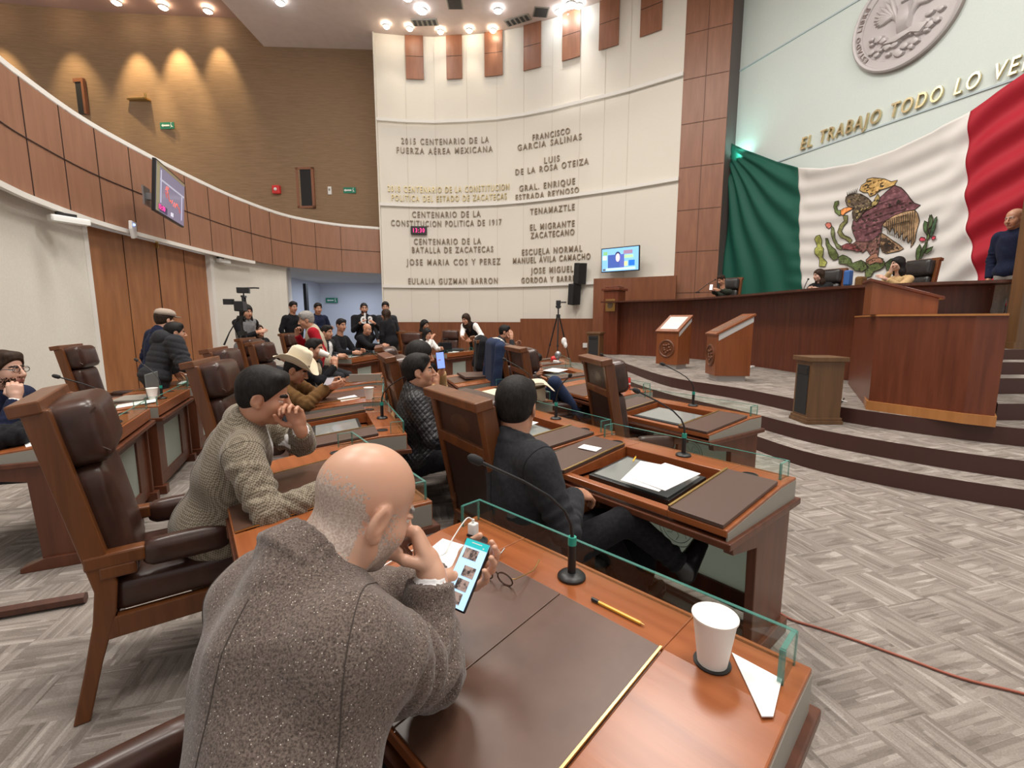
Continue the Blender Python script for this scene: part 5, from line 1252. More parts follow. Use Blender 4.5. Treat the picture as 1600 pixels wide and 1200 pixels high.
    if hair[0] == 'stub' or extra == 'beard':
        RW = G @ RH; HW = LW(HC)
        def loc_(x, y, z): return tuple(((x-HW[0])*RW[0, i]+(y-HW[1])*RW[1, i]+(z-HW[2])*RW[2, i])/sc for i in range(3))
        def dither(x, y, z): q = np.sin(x*1271.3+y*3117.7+z*7413.1)*43758.5; return q-np.floor(q)
        def fb(x, y, z):
            a, b, c = loc_(x, y, z); return np.maximum(np.maximum(c+.035+.05*np.abs(a)*0, -c-.125), .012-b)+(np.abs(a) > .068)*1.0+np.where((np.abs(a) < .024) & (np.abs(c+.066) < .012), .05, 0)+(dither(x, y, z)-.6)*.030+(.022 if extra == 'beard' else 0)
        B.paint.append((fb, 5, [0]))
        if hair[0] == 'stub':
            def fh(x, y, z):
                a, b, c = loc_(x, y, z); up = c-(.028-.22*(b+.05))+((np.abs(a) > .070) & (np.abs(b+.004) < .036) & (np.abs(c+.004) < .042))*.2
                return np.maximum(np.maximum(up, -c-.085), np.where(np.abs(a) > .05, b-.030, b))+(dither(x, y, z)-.45)*.034+((b > -.03) & (c < -.012) & (b < .03))*.05
            B.paint.append((fh, 6, [0]))
    B.build('body', [skin_m, 'lip', 'eye_white', 'eye_dark', hair[1] if hair[1] != 'stubble' else 'hair_grey', 'stubble' if extra != 'beard' else hair[1], 'stubble', skin_m], T, hh)
    # ---- hair
    if hair[0] not in ('none', 'stub'):
        Hs = Soft(); hair_shape(Hs, LW(HC), G @ RH, hair[0], sc); Hs.build('hair', [hair[1]], T, hh if hair[0] not in ('stub', 'crop') else min(hh, .006))
    # ---- upper garment
    J = Soft(); tp = [top]+([top2] if top2 else [])+([shirt] if shirt else []); sm = 1 if top2 else 0; im = len(tp)-1
    J.ell(LW(Nk-t2*.165*sc+yf*.005), V(.182*wid, .122*tight+belly*.4, .185)*sc, G @ RC, .06, 0)
    J.ell(LW(Mid-t1*.03*sc+y1*belly*.5), V(.165*wid+belly*.4, .122*tight+belly, .18)*sc, G @ RP, .07, 0)
    J.ell(LW(Pv+t1*.03*sc-y1*.01), V(.198*wid, .162, .13)*sc, G @ RP, .07, 0)
    if jacket_len > .1: J.cone(LW(Pv+t1*.05), LW(Pv-V(0, 0, jacket_len)), .17*wid, .16*wid, .06, 0)
    J.cone(LW(SR-xr*.05+t2*.012), LW(SL+xr*.05+t2*.012), .062*sc, .062*sc, .05, 0)
    J.cone(LW(Nk-t2*.03-yf*.015), LW(Nk-t2*.10), .082*sc, .12*sc, .05, 0)
    pr = puff*.6
    for S_, E_, W_ in ((SR, ER, wr), (SL, EL, wl)):
        cuff = W_-unit(W_-E_)*.012
        J.cone(LW(S_), LW(E_), (.068+pr)*sc*arm, (.054+pr)*sc*arm, .045, sm, wr=folds, wc=.85); J.cone(LW(E_), LW(cuff), (.054+pr)*sc*arm, (.041+pr*.5)*sc*arm, .025, sm, flat_b=True, wr=folds*.9, wc=.12)
        if shirt and collar: J.cone(LW(cuff-unit(W_-E_)*.01), LW(cuff+unit(W_-E_)*.012), .034*sc, .033*sc, .002, im, flat_b=True)
    if collar:
        ax = unit(unit(HC-Nk)*.8+t2*.35); xx = unit(xr-ax*xr.dot(ax)); bk = -np.cross(ax, xx); bk = bk if bk.dot(yf) < 0 else -bk
        for lv, rr, th, kk in ((-.022, 1.08, .020, .012), (.000, 1.02, .016, .010), (.024, 1.0, .012, .006), (.036, 1.03, .010, .006), (.028, 1.10, .009, .006), (.019, 1.17, .009, .005), (.010, 1.24, .009, .004), (.001, 1.31, .0095, .002), (-.008, 1.37, .010, .001)):
            ring = [LW(Nk+ax*(.020+lv-.030*(1-math.cos(q)))*sc+(xx*col_r*rr*math.sin(q)+bk*(col_r*rr*.92*math.cos(q)-.004))*sc) for q in np.linspace(-2.2, 2.2, 15)]
            for p, q in zip(ring, ring[1:]): J.cone(p, q, th*sc, th*sc, kk, 0)
        if shirt:
            ring = [LW(Nk+ax*(.052-.040*(1-math.cos(q)))*sc+(xx*(col_r-.013)*math.sin(q)+bk*((col_r-.013)*.92*math.cos(q)-.004))*sc) for q in np.linspace(-2.7, 2.7, 15)]
            for p, q in zip(ring, ring[1:]): J.cone(p, q, .010*sc, .010*sc, .003, im)
    if ridges is not None:
        cd = V(*ridges)
        for S_, E_, W_ in ((SR, ER, wr), (SL, EL, wl)):
            for a_, b_, r0, r1, ts in ((S_, E_, .066*sc*arm, .054*sc*arm, (.22, .42, .62, .80, .95)), (E_, W_, .054*sc*arm, .043*sc*arm, (.08, .24, .42))):
                u = unit(b_-a_); e1 = unit(cd-u*cd.dot(u)); e2 = np.cross(u, e1); L_ = np.linalg.norm(b_-a_)
                for j, t in enumerate(ts):
                    sg = 1 if j % 2 else -1; ph = np.linspace(-1.25, 1.05, 9)+.25*sg
                    pts = [LW(a_+u*L_*(t+.16*q*(1 if j % 3 else -.6))+(e1*math.cos(q)+e2*math.sin(q))*(r0+(r1-r0)*t-.004*abs(q))) for q in ph]
                    for i_, (p, q) in enumerate(zip(pts, pts[1:])): w_ = .0105*math.sin(PI*(i_+1)/9)+.003; J.cone(p, q, w_*sc, w_*sc, .014, sm)
    if shirt and vneck: J.paint.append((ellf(LW(Nk+yf*.13*sc-t2*.14*sc), V(.055*vneck, .09, .17)*sc, G @ RC), im, [0]))
    if paint_top:
        for c, r, mi, fr in paint_top: J.paint.append((ellf(LW(Nk+xr*c[0]*sc+yf*c[1]*sc+t2*c[2]*sc), V(*r)*sc, G @ RC), mi, None))
    nw = G @ t1
    def wrp(x, y, z):
        k = min(folds, .0055)*.5*(np.sin(31*x+17*z+2*np.sin(23*y))+.7*np.sin(37*y-41*z+1.5*np.sin(29*x)))
        if puff: k = k*.4-puff*.5*np.sqrt(np.abs(np.sin((x*nw[0]+y*nw[1]+z*nw[2])*PI/.062)))+puff*.3
        return k
    jo = J.build(top_name, tp, T, h, wrp)
    # ---- trousers and shoes
    if not hide_legs:
        Q = Soft(); Q.ell(LW(Pv-V(0, 0, .005)), V(.165*wid, .135, .115)*sc, G @ RP, .05)
        for sx, (kn, an) in zip((1, -1), legs):
            kn, an = V(*kn), V(*an); Q.cone(LW(Pv+V(sx*.085, .0, -.02)), LW(kn), .088*sc, .066*sc, .05, wr=folds*.6, wc=.1); Q.cone(LW(kn), LW(an), .064*sc, .050*sc, .03, flat_b=True, wr=folds*.8, wc=.9)
        Q.build('trousers', [trousers], T, max(h, .007))
        for sx, (kn, an) in zip((1, -1), legs):
            an = V(*an); sh = unit(V(*kn)-an); f = V(.15*sx, 1, 0); f = unit(f-sh*f.dot(sh)); K = Soft()
            K.cone(LW(an-sh*.01), LW(an-sh*.05+f*.10), .040, .030, .03); K.ell(LW(an-sh*.045+f*.07), V(.040, .125, .034), np.stack([LW(np.cross(f, sh)), LW(f), LW(sh)], 1), .02); K.cone(LW(an-sh*.05-f*.01), LW(an+sh*.01), .036, .036, .03)
            K.cone(LW(an-sh*.068-f*.025), LW(an-sh*.068+f*.15), .028, .03, .015); n_ = LW(-sh); K.half(n_, float(n_.dot(LW(an-sh*.088))))
            K.build('shoe', [shoes], T, min(max(h, .006), .008))
    return T, dict(HC=HC, RH=RH, wr=wr, wl=wl, Nk=Nk, G=G, O=O, ER=ER, EL=EL, SR=SR, SL=SL, t2=t2, yf=yf, xr=xr, jacket=jo, t1=t1, Pv=Pv)
def world(info, p): return Vector(info['O']+info['G'] @ np.asarray(p, float))

def at_head(label, hc, deg, hipz=.55, wrw=None, wlw=None, z0=0, **kw):
    """place a figure so that its head lands on hc; wrists may be given in world coordinates"""
    hy, hp, hr_ = kw.get('head', (0, 0, 0)); lean = kw.get('lean', .15); bend = kw.get('bend', .1); side = kw.get('side', 0); sc = kw.get('sc', 1.0)
    t1 = unit(V(side*.6, math.sin(lean), math.cos(lean))); t2 = unit(V(side, math.sin(lean+bend), math.cos(lean+bend)))
    RH = rotm((0, 0, 1), hy) @ rotm((1, 0, 0), -hp) @ rotm((0, 1, 0), hr_)
    rel0 = t1*.25+t2*.35+RH @ V(0, .032, .068)
    if kw.get('stand'): sc = float(np.clip((hc[2]-z0)/(.93+rel0[2]), .90, 1.12)); kw['sc'] = sc
    rel = rel0*sc
    G = np.array(Matrix.Rotation(math.radians(deg)-PI/2, 3, 'Z')); h_ = V(*hc); b = h_-G @ rel
    hip = b[2]-z0; want = hipz
    if kw.get('stand'):
        hip = min(max(hip, .86), 1.03)
        if kw.get('legs') is None: kw['legs'] = ((( .10, .03, .50), (.11, -.01, .09)), ((-.10, .03, .50), (-.11, -.01, .09)))
    else: hip = min(max(hip, want-.08), want+.10)
    base = (b[0], b[1])
    if 'legsw' in kw: kw['legs'] = tuple(tuple(tuple(G.T @ (V(*p)-V(base[0], base[1], z0))) for p in lg) for lg in kw.pop('legsw'))
    def loc(p): return tuple(G.T @ (V(*p)-V(base[0], base[1], z0)))
    if wrw is not None: kw['wr'] = loc(wrw)
    if wlw is not None: kw['wl'] = loc(wlw)
    return figure(label, base, deg, z0=z0, hip=hip, head_at=loc(hc), **kw)

from mathutils.bvhtree import BVHTree
def seams(T, info, m, r=.0010, sides=(1, -1)):
    """stitched seams laid on the jacket's surface: middle of the back, armholes, elbow side"""
    jo = info['jacket']; me = jo.data; bv = BVHTree.FromPolygons([v.co for v in me.vertices], [p.vertices[:] for p in me.polygons]); G = info['G']
    def lay(rays):
        out = []
        for o, d in rays:
            h = bv.ray_cast(Vector(G @ o), Vector(G @ unit(d)))
            if h[0] is not None: out.append(h[0]+h[1]*.0005)
        good = [[]]
        for p in out:
            if good[-1] and (p-good[-1][-1]).length > .05: good.append([])
            good[-1].append(p)
        for g in good:
            if len(g) > 3: MB().tube(g, r, 5).build('seam', m, jo)
    Nk, t2, yf, xr, Pv = (info[k] for k in ('Nk', 't2', 'yf', 'xr', 'Pv'))
    lay([(Nk-t2*.06+(Pv-Nk)*t*1.02-yf*.5, yf) for t in np.linspace(0, 1, 40)])
    for s, S_, E_ in ((1, info['SR'], info['ER']), (-1, info['SL'], info['EL'])):
        if s not in sides: continue
        n = unit(unit(E_-S_)*.35+xr*s*.75); c = S_+n*.005; e1 = unit(np.cross(n, V(0, 0, 1))); e2 = np.cross(n, e1)
        lay([(c+(e1*math.cos(a)+e2*math.sin(a))*.4, -(e1*math.cos(a)+e2*math.sin(a))) for a in np.linspace(0, 2*PI, 60)])
        u = unit(E_-S_); b = unit(np.cross(u, V(0, 0, 1)))*s
        lay([(S_+(E_-S_)*t-b*.3-V(0, 0, .12), b+V(0, 0, .4)) for t in np.linspace(.25, 1, 24)])
# ---------------------------------------------------------------- people near the camera
B1 = (.01, 1.02)
hb = loc2w(B1, 45, (.06, -.65, 0))[:2]
def bl(x, y, z): return (x-.06, y+.65, z)
T, bald = figure('bald grey-stubbled person in speckled brown tweed jacket hunched over a phone at the nearest desk', hb, 45, lean=.36, bend=.18, head=(-.05, .50, .04), head_at=bl(-.095, -.325, 1.14), neck_at=bl(-.105, -.435, 1.055), shR=bl(.075, -.435, .985), shL=bl(-.205, -.500, .975), elbow_r=bl(.022, -.268, .822), twist=.35, col_r=.074, neck_w=1.12,
    wid=.97, belly=.015, wr=bl(-.02, -.225, .985), wl=bl(-.115, -.115, .885), pole_r=bl(.3, -.25, .7), pole_l=bl(-.6, -.2, .6), hr=dict(d=(-.62, .05, .78), n=(-.6, -.75, -.1), curl=1.5, thumb=1.0), hl=dict(d=(.75, .45, .35), n=(0, -.6, .75), curl=.55, thumb=.1),
    top='tweed_brown', trousers='cloth_charcoal', skin_m='skin_fair', hair=('stub', 'stubble'), h=.0052, hh=.0036, folds=.008, arm=1.2, ridges=(.74, -.33, .59), jacket_len=.12, legs=((bl(.10, -.28, .52), bl(.10, -.2, .09)), (bl(-.24, -.28, .52), bl(-.24, -.22, .09))))
seams(T, bald, mat('seam_brown', (.055, .042, .036), .95))
T, i_ = at_head('person in checked wool coat holding a black phone to the ear at the second desk', (-1.09, 2.0, 1.17), 30, lean=.20, bend=.16, side=.20, head=(-.30, .28, .05), wlw=(-0.94, 2.0, 1.02), wrw=(-0.75, 1.86, 0.81), pole_l=(-.35, .6, .6), pole_r=(.5, 0, .6), hl=dict(d=(.05, -.25, .95), n=(.9, -.45, 0), curl=.95, thumb=.3), hr=dict(d=(0, 1, -.05), n=(0, 0, -1), curl=.3),
    top='check_wool', trousers='cloth_charcoal', skin_m='skin_tan', h=.0075, hh=.0045, folds=.008, wid=1.05, belly=.02, ridges=(.7, -.6, .4), arm=1.15, jacket_len=.12, vneck=.8)
seams(T, i_, mat('seam_check', (.07, .055, .04), .95), sides=(1,))
T, i_ = at_head('dark-haired person in black suit seen from behind, legs crossed, at a desk by the aisle', (0.02, 1.97, 1.13), 30, hipz=.52, lean=-.16, bend=.12, side=-.05, head=(.72, .12, 0), wrw=(0.28, 1.95, 0.74), wlw=(0.2, 2.3, 0.5), pole_r=(.6, -.3, .5), hr=dict(d=(-.2, 1, -.3), n=(-.3, 0, -1), curl=.6),
    legs=(((.18, .42, .60), (.32, .62, .40)), ((-.02, .44, .50), (.10, .62, .10))), top='cloth_charcoal', trousers='cloth_black', hair=('short', 'hair_black'), h=.008, hh=.0048, folds=.006, arm=1.1, jacket_len=.05)
seams(T, i_, 'cloth_black', .0014, sides=(1,))
at_head('person with black hair in black quilted jacket sitting sideways in a high armchair, chin raised', (-0.68, 3.35, 1.13), 15, lean=-.02, bend=.08, head=(-.12, -.05, 0), wrw=(-0.46, 3.25, 0.86), wlw=(-0.51, 3.6, 0.85), top='quilt_black', trousers='cloth_black', h=.009, hh=.006, puff=.006, shirt=None, arm=1.15)
at_head('curly-haired person in tan jacket, fist on chin and phone held up, behind the quilted jacket', (-0.85, 4.3, 1.17), 5, lean=.10, bend=.15, head=(-.1, .1, 0), wrw=(-0.69, 4.15, 0.92), wlw=(-0.66, 4.3, 1.02), hr=dict(d=(-.1, -.1, 1), n=(-.8, -.3, 0), curl=1.4), hl=dict(d=(.1, .2, 1), n=(.2, -1, 0), curl=.7), pole_r=(.3, .6, .5), pole_l=(-.3, .6, .5), top='cloth_tan', trousers='cloth_charcoal', hair=('curly', 'hair_black'), h=.010, hh=.007, shirt=None)
# the cowboy hat
T, i_ = at_head('person in cream cowboy hat and brown fleece jacket reading a phone held low', (-1.98, 4.2, 1.05), 12, lean=.22, bend=.22, head=(-.1, .45, 0), wrw=(-1.68, 4.15, 0.9), wlw=(-1.71, 4.35, 0.89), pole_r=(.45, .1, .6), pole_l=(-.45, .1, .6), hr=dict(d=(-.2, 1, .1), n=(-.9, 0, .4), curl=.8), hl=dict(d=(.2, 1, .1), n=(.9, 0, .4), curl=.8), top='cloth_brown', trousers='cloth_charcoal', hair=('crop', 'hair_black'), h=.010, hh=.006, folds=.007, arm=1.2, shirt=None, wid=1.1)
mat('felt_cream', (.72, .63, .46), .9, sheen=.3); mat('hat_band', (.10, .07, .04), .7)
def cowboy_hat(name, M, parent=None):
    mb = MB(); n = 40; prof = [(.0, .150), (.05, .153), (.078, .150), (.090, .135), (.098, .07), (.102, .0), (.118, -.006), (.15, -.004), (.19, .002), (.195, .004)]
    vs = []; 
    for r, z in prof:
        for k in range(n):
            a = 2*PI*k/n; x, y = r*math.cos(a)*.86, r*math.sin(a)*1.08; zz = z
            if r < .1 and z > .1: zz = z-.028*math.exp(-(x/.022)**2)*(r < .095)-.012*(y > .02)*abs(x)/.08
            if r > .11: zz = z+.85*max(0, abs(x)-.085)**1.25*2.0-.35*max(0, abs(y)-.12)
            vs.append((x, y, zz))
    fs = [(i*n+k, (i+1)*n+k, (i+1)*n+(k+1) % n, i*n+(k+1) % n) for i in range(len(prof)-1) for k in range(n)]
    mb.add(vs, fs, 0, M); o = mb.build(name, 'felt_cream', parent, smooth=180, solid=.004)
    b = MB(); b.lathe([(.1035, .002), (.1025, .022)], 40, 0, M @ Matrix.Diagonal((.86, 1.08, 1, 1))); b.build('hat_band', 'hat_band', o, smooth=180, solid=.003)
    return o
G4 = Matrix(i_['G'].tolist()).to_4x4(); R4 = Matrix(i_['RH'].tolist()).to_4x4()
cowboy_hat('cowboy_hat', G4 @ Matrix.Translation(i_['HC']) @ R4 @ Matrix.Translation((0, -.012, .062)), T)
at_head('person in black jacket drinking from a white cup beyond the cowboy hat', (-2.39, 5.6, 1.15), 2, lean=.12, bend=.15, head=(-.15, .0, 0), wrw=(-2.12, 5.5, 0.95), wlw=(-2.28, 5.8, 0.69), pole_r=(.5, .5, .4), hr=dict(d=(-.25, -.15, .95), n=(-.9, -.1, 0), curl=.9, thumb=.4), top='cloth_black', shirt='cloth_beige', vneck=1.6, trousers='cloth_charcoal', h=.011, hh=.007, wid=1.08)
K = dup(K_proto, Vector((-2.18, 5.48, 1.08)), .3, 'white paper cup held to the mouth by the man beyond the cowboy hat', 'white paper cups'); K.rotation_euler = (.2, -1.2, 0)
# middle distance
T, i_ = at_head('grey-haired standing person in tan vest over red sweater, hand raised to the mouth', (-2.92, 6.6, 1.5), 205, stand=True, lean=.12, bend=.15, head=(0, .25, 0), wrw=(-3.11, 6.7, 1.29), wlw=(-2.68, 6.4, 0.84), pole_r=(.4, .1, .7), pole_l=(-.5, -.5, .9), hr=dict(d=(-.2, -.1, 1), n=(-.8, -.4, 0), curl=1.0), top='cloth_beige', top2='cloth_red', shirt=None, trousers='cloth_charcoal', hair=('grey', 'hair_grey'), h=.012, hh=.008, arm=1.15, top_name='vest')
at_head('person in dark suit and tie, nearer of the two men at the far left desk', (-3.35, 8.4, 1.28), -12, lean=.05, bend=.1, head=(-.15, .1, 0), wrw=(-3.15, 8.3, 0.85), wlw=(-3.21, 8.7, 0.83), vneck=.9, top='cloth_charcoal', h=.013, hh=.009)
at_head('person in black jacket leaning on the far left desk, short dark hair', (-3.38, 9.2, 1.4), -18, lean=.12, bend=.12, head=(-.3, .15, 0), wrw=(-3.1, 9.0, 0.87), wlw=(-3.03, 9.3, 0.89), top='cloth_black', shirt=None, h=.013, hh=.009, arm=1.15)
at_head('bald person in black at the far desk, hand stretched out on the top', (-3.18, 10.2, 1.3), -15, lean=.2, bend=.15, head=(-.2, .2, 0), wrw=(-2.83, 10.0, 0.95), wlw=(-3.06, 10.5, 0.85), top='cloth_black', shirt=None, hair=('none', 'hair_black'), h=.013, hh=.009, arm=1.15)
T, i_ = at_head('bearded person in black shirt with white letters standing by the corridor', (-3.74, 11.8, 1.79), -72, stand=True, lean=.05, bend=.05, head=(.1, .1, 0), wrw=(-3.79, 11.6, 1.42), wlw=(-3.43, 11.6, 1.41), pole_r=(.6, -.2, 1.0), pole_l=(-.6, -.2, 1.0), top='cloth_black', shirt=None, extra='beard', hair=('crop', 'hair_black'), h=.014, hh=.010, wid=1.2)
ctr = V(*(-3.62, 11.6, 1.52)); dr = V(.31, -.95, 0); rt = V(.95, .31, 0); lo = lettering('shirt_print', 'da', lambda x, y, d: tuple(ctr+rt*(x-.15)+V(0, 0, 1)*(y-.10)+dr*(d+.02)), .30, .26, .012, 'shirt_white', .03); lo.parent = T; lo.matrix_parent_inverse = Matrix.Translation(-T.location)
at_head('young person in dark coat standing at the edge of the corridor opening', (-3.36, 12.4, 1.84), -85, stand=True, lean=.02, bend=.05, head=(.1, .15, 0), top='cloth_charcoal', shirt='cloth_black', h=.014, hh=.010)
at_head('person with dark hair in long black coat standing with the back to the desks', (-2.98, 11.0, 1.62), 150, stand=True, lean=.05, bend=.1, head=(.2, .15, 0), jacket_len=.55, top='cloth_black', shirt=None, hair=('long', 'hair_brown'), h=.014, hh=.010)
at_head('person in navy jacket standing in front of the bluish corridor wall', (-5.07, 12.2, 1.8), -40, stand=True, lean=.06, bend=.08, head=(-.2, .15, 0), wrw=(-4.8, 12.0, 1.3), wlw=(-4.78, 12.3, 1.3), top='cloth_navy', shirt=None, h=.014, hh=.010)
at_head('person in black standing by the dark frame of the corridor opening', (-5.62, 12.0, 1.83), -30, stand=True, lean=.1, bend=.1, head=(-.2, .15, 0), top='cloth_black', shirt=None, h=.014, hh=.010)
at_head('long-haired person in grey top standing right of the video tripod', (-4.89, 8.6, 1.65), -20, stand=True, lean=.05, bend=.08, head=(-.2, .15, 0), wrw=(-4.67, 8.5, 1.27), wlw=(-4.8, 8.8, 1.26), top='cloth_grey', top2='cloth_black', shirt=None, hair=('long', 'hair_black'), h=.012, hh=.008)
at_head('dark-haired person reclining in an armchair, face turned up, below the video tripod', (-4.86, 8.9, 1.29), -10, hipz=.6, lean=-.1, bend=.05, head=(-.3, -.25, 0), top='cloth_black', shirt=None, hair=('long', 'hair_brown'), h=.013, hh=.009)
T, i_ = at_head('person in pale flat cap and navy jacket leaning in front of the wooden door', (-4.18, 5.6, 1.5), 62, stand=True, lean=.12, bend=.12, head=(.1, .15, 0), wrw=(-3.84, 5.5, 0.85), top='cloth_navy', shirt=None, skin_m='skin_fair', hair=('grey', 'hair_brown'), h=.010, hh=.007, arm=1.15, wid=1.05)
mat('cap_cloth', (.42, .34, .28), .9); G4 = Matrix(i_['G'].tolist()).to_4x4(); R4 = Matrix(i_['RH'].tolist()).to_4x4(); M = G4 @ Matrix.Translation(i_['HC']) @ R4
mb = MB(); mb.lathe([(.0, .135), (.05, .132), (.085, .115), (.100, .085), (.100, .055)], 28, 0, M @ Matrix.Diagonal((.92, 1.12, 1, 1))); o = mb.build('cap', 'cap_cloth', T, smooth=180, solid=.004)
MB().prism([(-.07, .08), (.07, .08), (.06, .15), (.0, .17), (-.06, .15)], .05, .058, 2, 0, M).build('cap_peak', 'cap_cloth', o)
T, i_ = at_head('person in black hooded puffer jacket seen from behind before the wooden door', (-3.78, 5.2, 1.36), 58, stand=True, lean=.30, bend=.12, head=(-.25, .1, 0), wrw=(-3.55, 5.2, 0.91), wlw=(-4.08, 5.6, 0.8), pole_r=(.6, -.2, 1.0), top='cloth_charcoal', shirt=None, skin_m='skin_tan', hair=('short', 'hair_black'), h=.009, hh=.006, puff=.016, arm=1.35, wid=1.12)
Hd = Soft(); c = i_['G'] @ (i_['Nk']+V(0, -.07, .0)); Hd.ell(c, V(.13, .085, .10), i_['G'], .03); Hd.build('hood', ['cloth_charcoal'], T, .009)
T, i_ = at_head('person with glasses in navy sweater resting the chin on a fist at the left edge', (-3.37, 3.05, 1.17), 8, lean=.12, bend=.15, head=(-.12, .0, 0), wrw=(-3.22, 2.95, 0.99), wlw=(-3.15, 3.2, .86), pole_r=(.4, .5, .4), hr=dict(d=(-.15, -.1, 1), n=(-.7, -.5, 0), curl=1.4, thumb=.7), top='cloth_navy', skin_m='skin_light', hair=('short', 'hair_brown'), extra='beard', h=.008, hh=.005, collar=True, top_name='sweater')
G4 = Matrix(i_['G'].tolist()).to_4x4(); M = G4 @ Matrix.Translation(i_['HC']) @ Matrix(i_['RH'].tolist()).to_4x4(); mb = MB()
for s in (-1, 1):
    mb.tube([(s*.032+.023*math.cos(q), .103, .005+.018*math.sin(q)) for q in np.linspace(0, 2*PI, 17)], .002, 5, 0, M); mb.tube([(s*.055, .10, .01), (s*.078, .06, .01), (s*.084, -.01, .006)], .002, 5, 0, M)
mb.tube([(-.009, .104, .008), (.009, .104, .008)], .002, 5, 0, M); mb.build('spectacles', 'black_plastic', T)
W_ = world(i_, i_['wr']+V(0, 0, -.02)); mb = MB(); mb.lathe([(.036, -.006), (.039, 0), (.036, .006)], 20, 0, Matrix.Translation(W_-T.location)); mb.build('bracelet', 'brass', T, smooth=180)
at_head('person in white blouse resting the cheek on a hand at the far middle desk', (-1.88, 10.3, 1.19), -35, lean=.1, bend=.12, head=(-.1, .15, .1), wrw=(-1.77, 10.15, 1.08), wlw=(-1.54, 10.1, 0.88), pole_r=(.4, .4, .5), top='cloth_white', shirt=None, trousers='cloth_black', hair=('long', 'hair_black'), h=.013, hh=.009)
at_head('dark-haired person in black seated behind the white blouse', (-2.12, 11.3, 1.38), -35, hipz=.58, lean=.08, bend=.1, head=(-.1, .1, 0), top='cloth_black', shirt=None, skin_m='skin_brown', hair=('long', 'hair_black'), h=.013, hh=.009)
at_head('long-haired person in black dress with white sleeves bending over a far desk', (-1.12, 11.3, 1.52), -125, stand=True, lean=.55, bend=.15, head=(.1, .3, 0), wrw=(-1.19, 11.0, 1.08), wlw=(-0.95, 11.1, 1.04), pole_r=(.5, .2, 1.0), pole_l=(-.5, .2, 1.0), jacket_len=.5, top='cloth_black', top2='cloth_white', shirt=None, hair=('long', 'hair_brown'), h=.013, hh=.009)
at_head('dark-haired person with a hand at the forehead at the far right desk by the tripod', (-0.13, 8.6, 1.28), 0, lean=.12, bend=.15, head=(-.05, .15, 0), wrw=(-0.01, 8.45, 1.15), wlw=(0.07, 8.8, 1.02), pole_r=(.4, .5, .4), hr=dict(d=(-.1, -.05, 1), n=(-.9, -.2, 0), curl=.25), top='cloth_charcoal', shirt=None, h=.012, hh=.008)
at_head('person in blue jeans slouching with a phone, hidden by the armchair except knees and hands', (.22, 5.02, 1.03), 12, hipz=.46, lean=-.40, bend=.2, head=(-.1, .3, 0), wrw=(0.19, 4.9, 0.92), wlw=(0.29, 5.0, 0.89), legsw=(((0.44, 4.72, 0.86), (0.73, 4.8, 0.48)), ((0.42, 5.1, 0.7), (0.59, 5.2, 0.41))), trousers='cloth_denim', top='cloth_charcoal', shirt=None, h=.010, hh=.007)
# dais
for px_, nm in ((0, 0),): pass
CH2 = [(5.62, 12.42, -142, 'black leather armchair of the left woman on the dais'), (6.78, 10.28, -152, 'black leather armchair of the middle woman on the dais'), (7.30, 8.72, -168, 'black leather armchair of the right woman on the dais')]
CB = register(make_chair('dais_armchair', 'x', 'leather_black'))
for k, (x, y, dg, lab) in enumerate(CH2):
    o = CB if k == 0 else dup(CB, (x, y, 1.12), rot_face(dg)); o.location = (x, y, 1.12); o.rotation_euler = (0, 0, rot_face(dg)); o.scale = (1.08, 1.0, 1.22); tag(o, lab, 'chair', 'black armchairs on the dais'); o.name = 'dais_armchair'
at_head('left person on the dais, dark hair tied back, olive jacket, looking down at a phone', (5.47, 12.3, 2.54), -142, z0=1.12, lean=.12, bend=.15, head=(-.2, .45, 0), wrw=(5.08, 11.9, 2.27), wlw=(5.15, 11.8, 2.25), top='cloth_olive', shirt=None, hair=('short', 'hair_brown'), h=.013, hh=.009)
at_head('middle person on the dais, long dark hair, black jacket, glancing down', (6.57, 10.1, 2.45), -155, z0=1.12, lean=.15, bend=.15, head=(-.35, .15, 0), wrw=(6.11, 9.7, 2.13), wlw=(6.22, 9.6, 2.12), top='cloth_black', shirt=None, skin_m='skin_light', hair=('long', 'hair_brown'), h=.012, hh=.008)
at_head('right person on the dais, black hair, tan coat, hand at the mouth', (7.01, 8.6, 2.51), -170, z0=1.12, lean=.12, bend=.15, head=(-.15, .1, 0), wrw=(6.82, 8.5, 2.37), wlw=(6.68, 8.4, 2.22), pole_r=(.4, .5, .4), hr=dict(d=(-.1, -.1, 1), n=(-.8, -.3, 0), curl=1.0), top='cloth_tan', shirt=None, skin_m='skin_light', hair=('long', 'hair_black'), h=.011, hh=.007)
at_head('bald standing person in navy sweater and pale trousers beside the wooden column', (6.82, 6.5, 2.86), 188, z0=1.13, stand=True, lean=.03, bend=.05, head=(.0, .15, 0), top='cloth_navy', shirt='cloth_black', trousers='cloth_light_trouser', hair=('none', 'hair_grey'), h=.010, hh=.006)
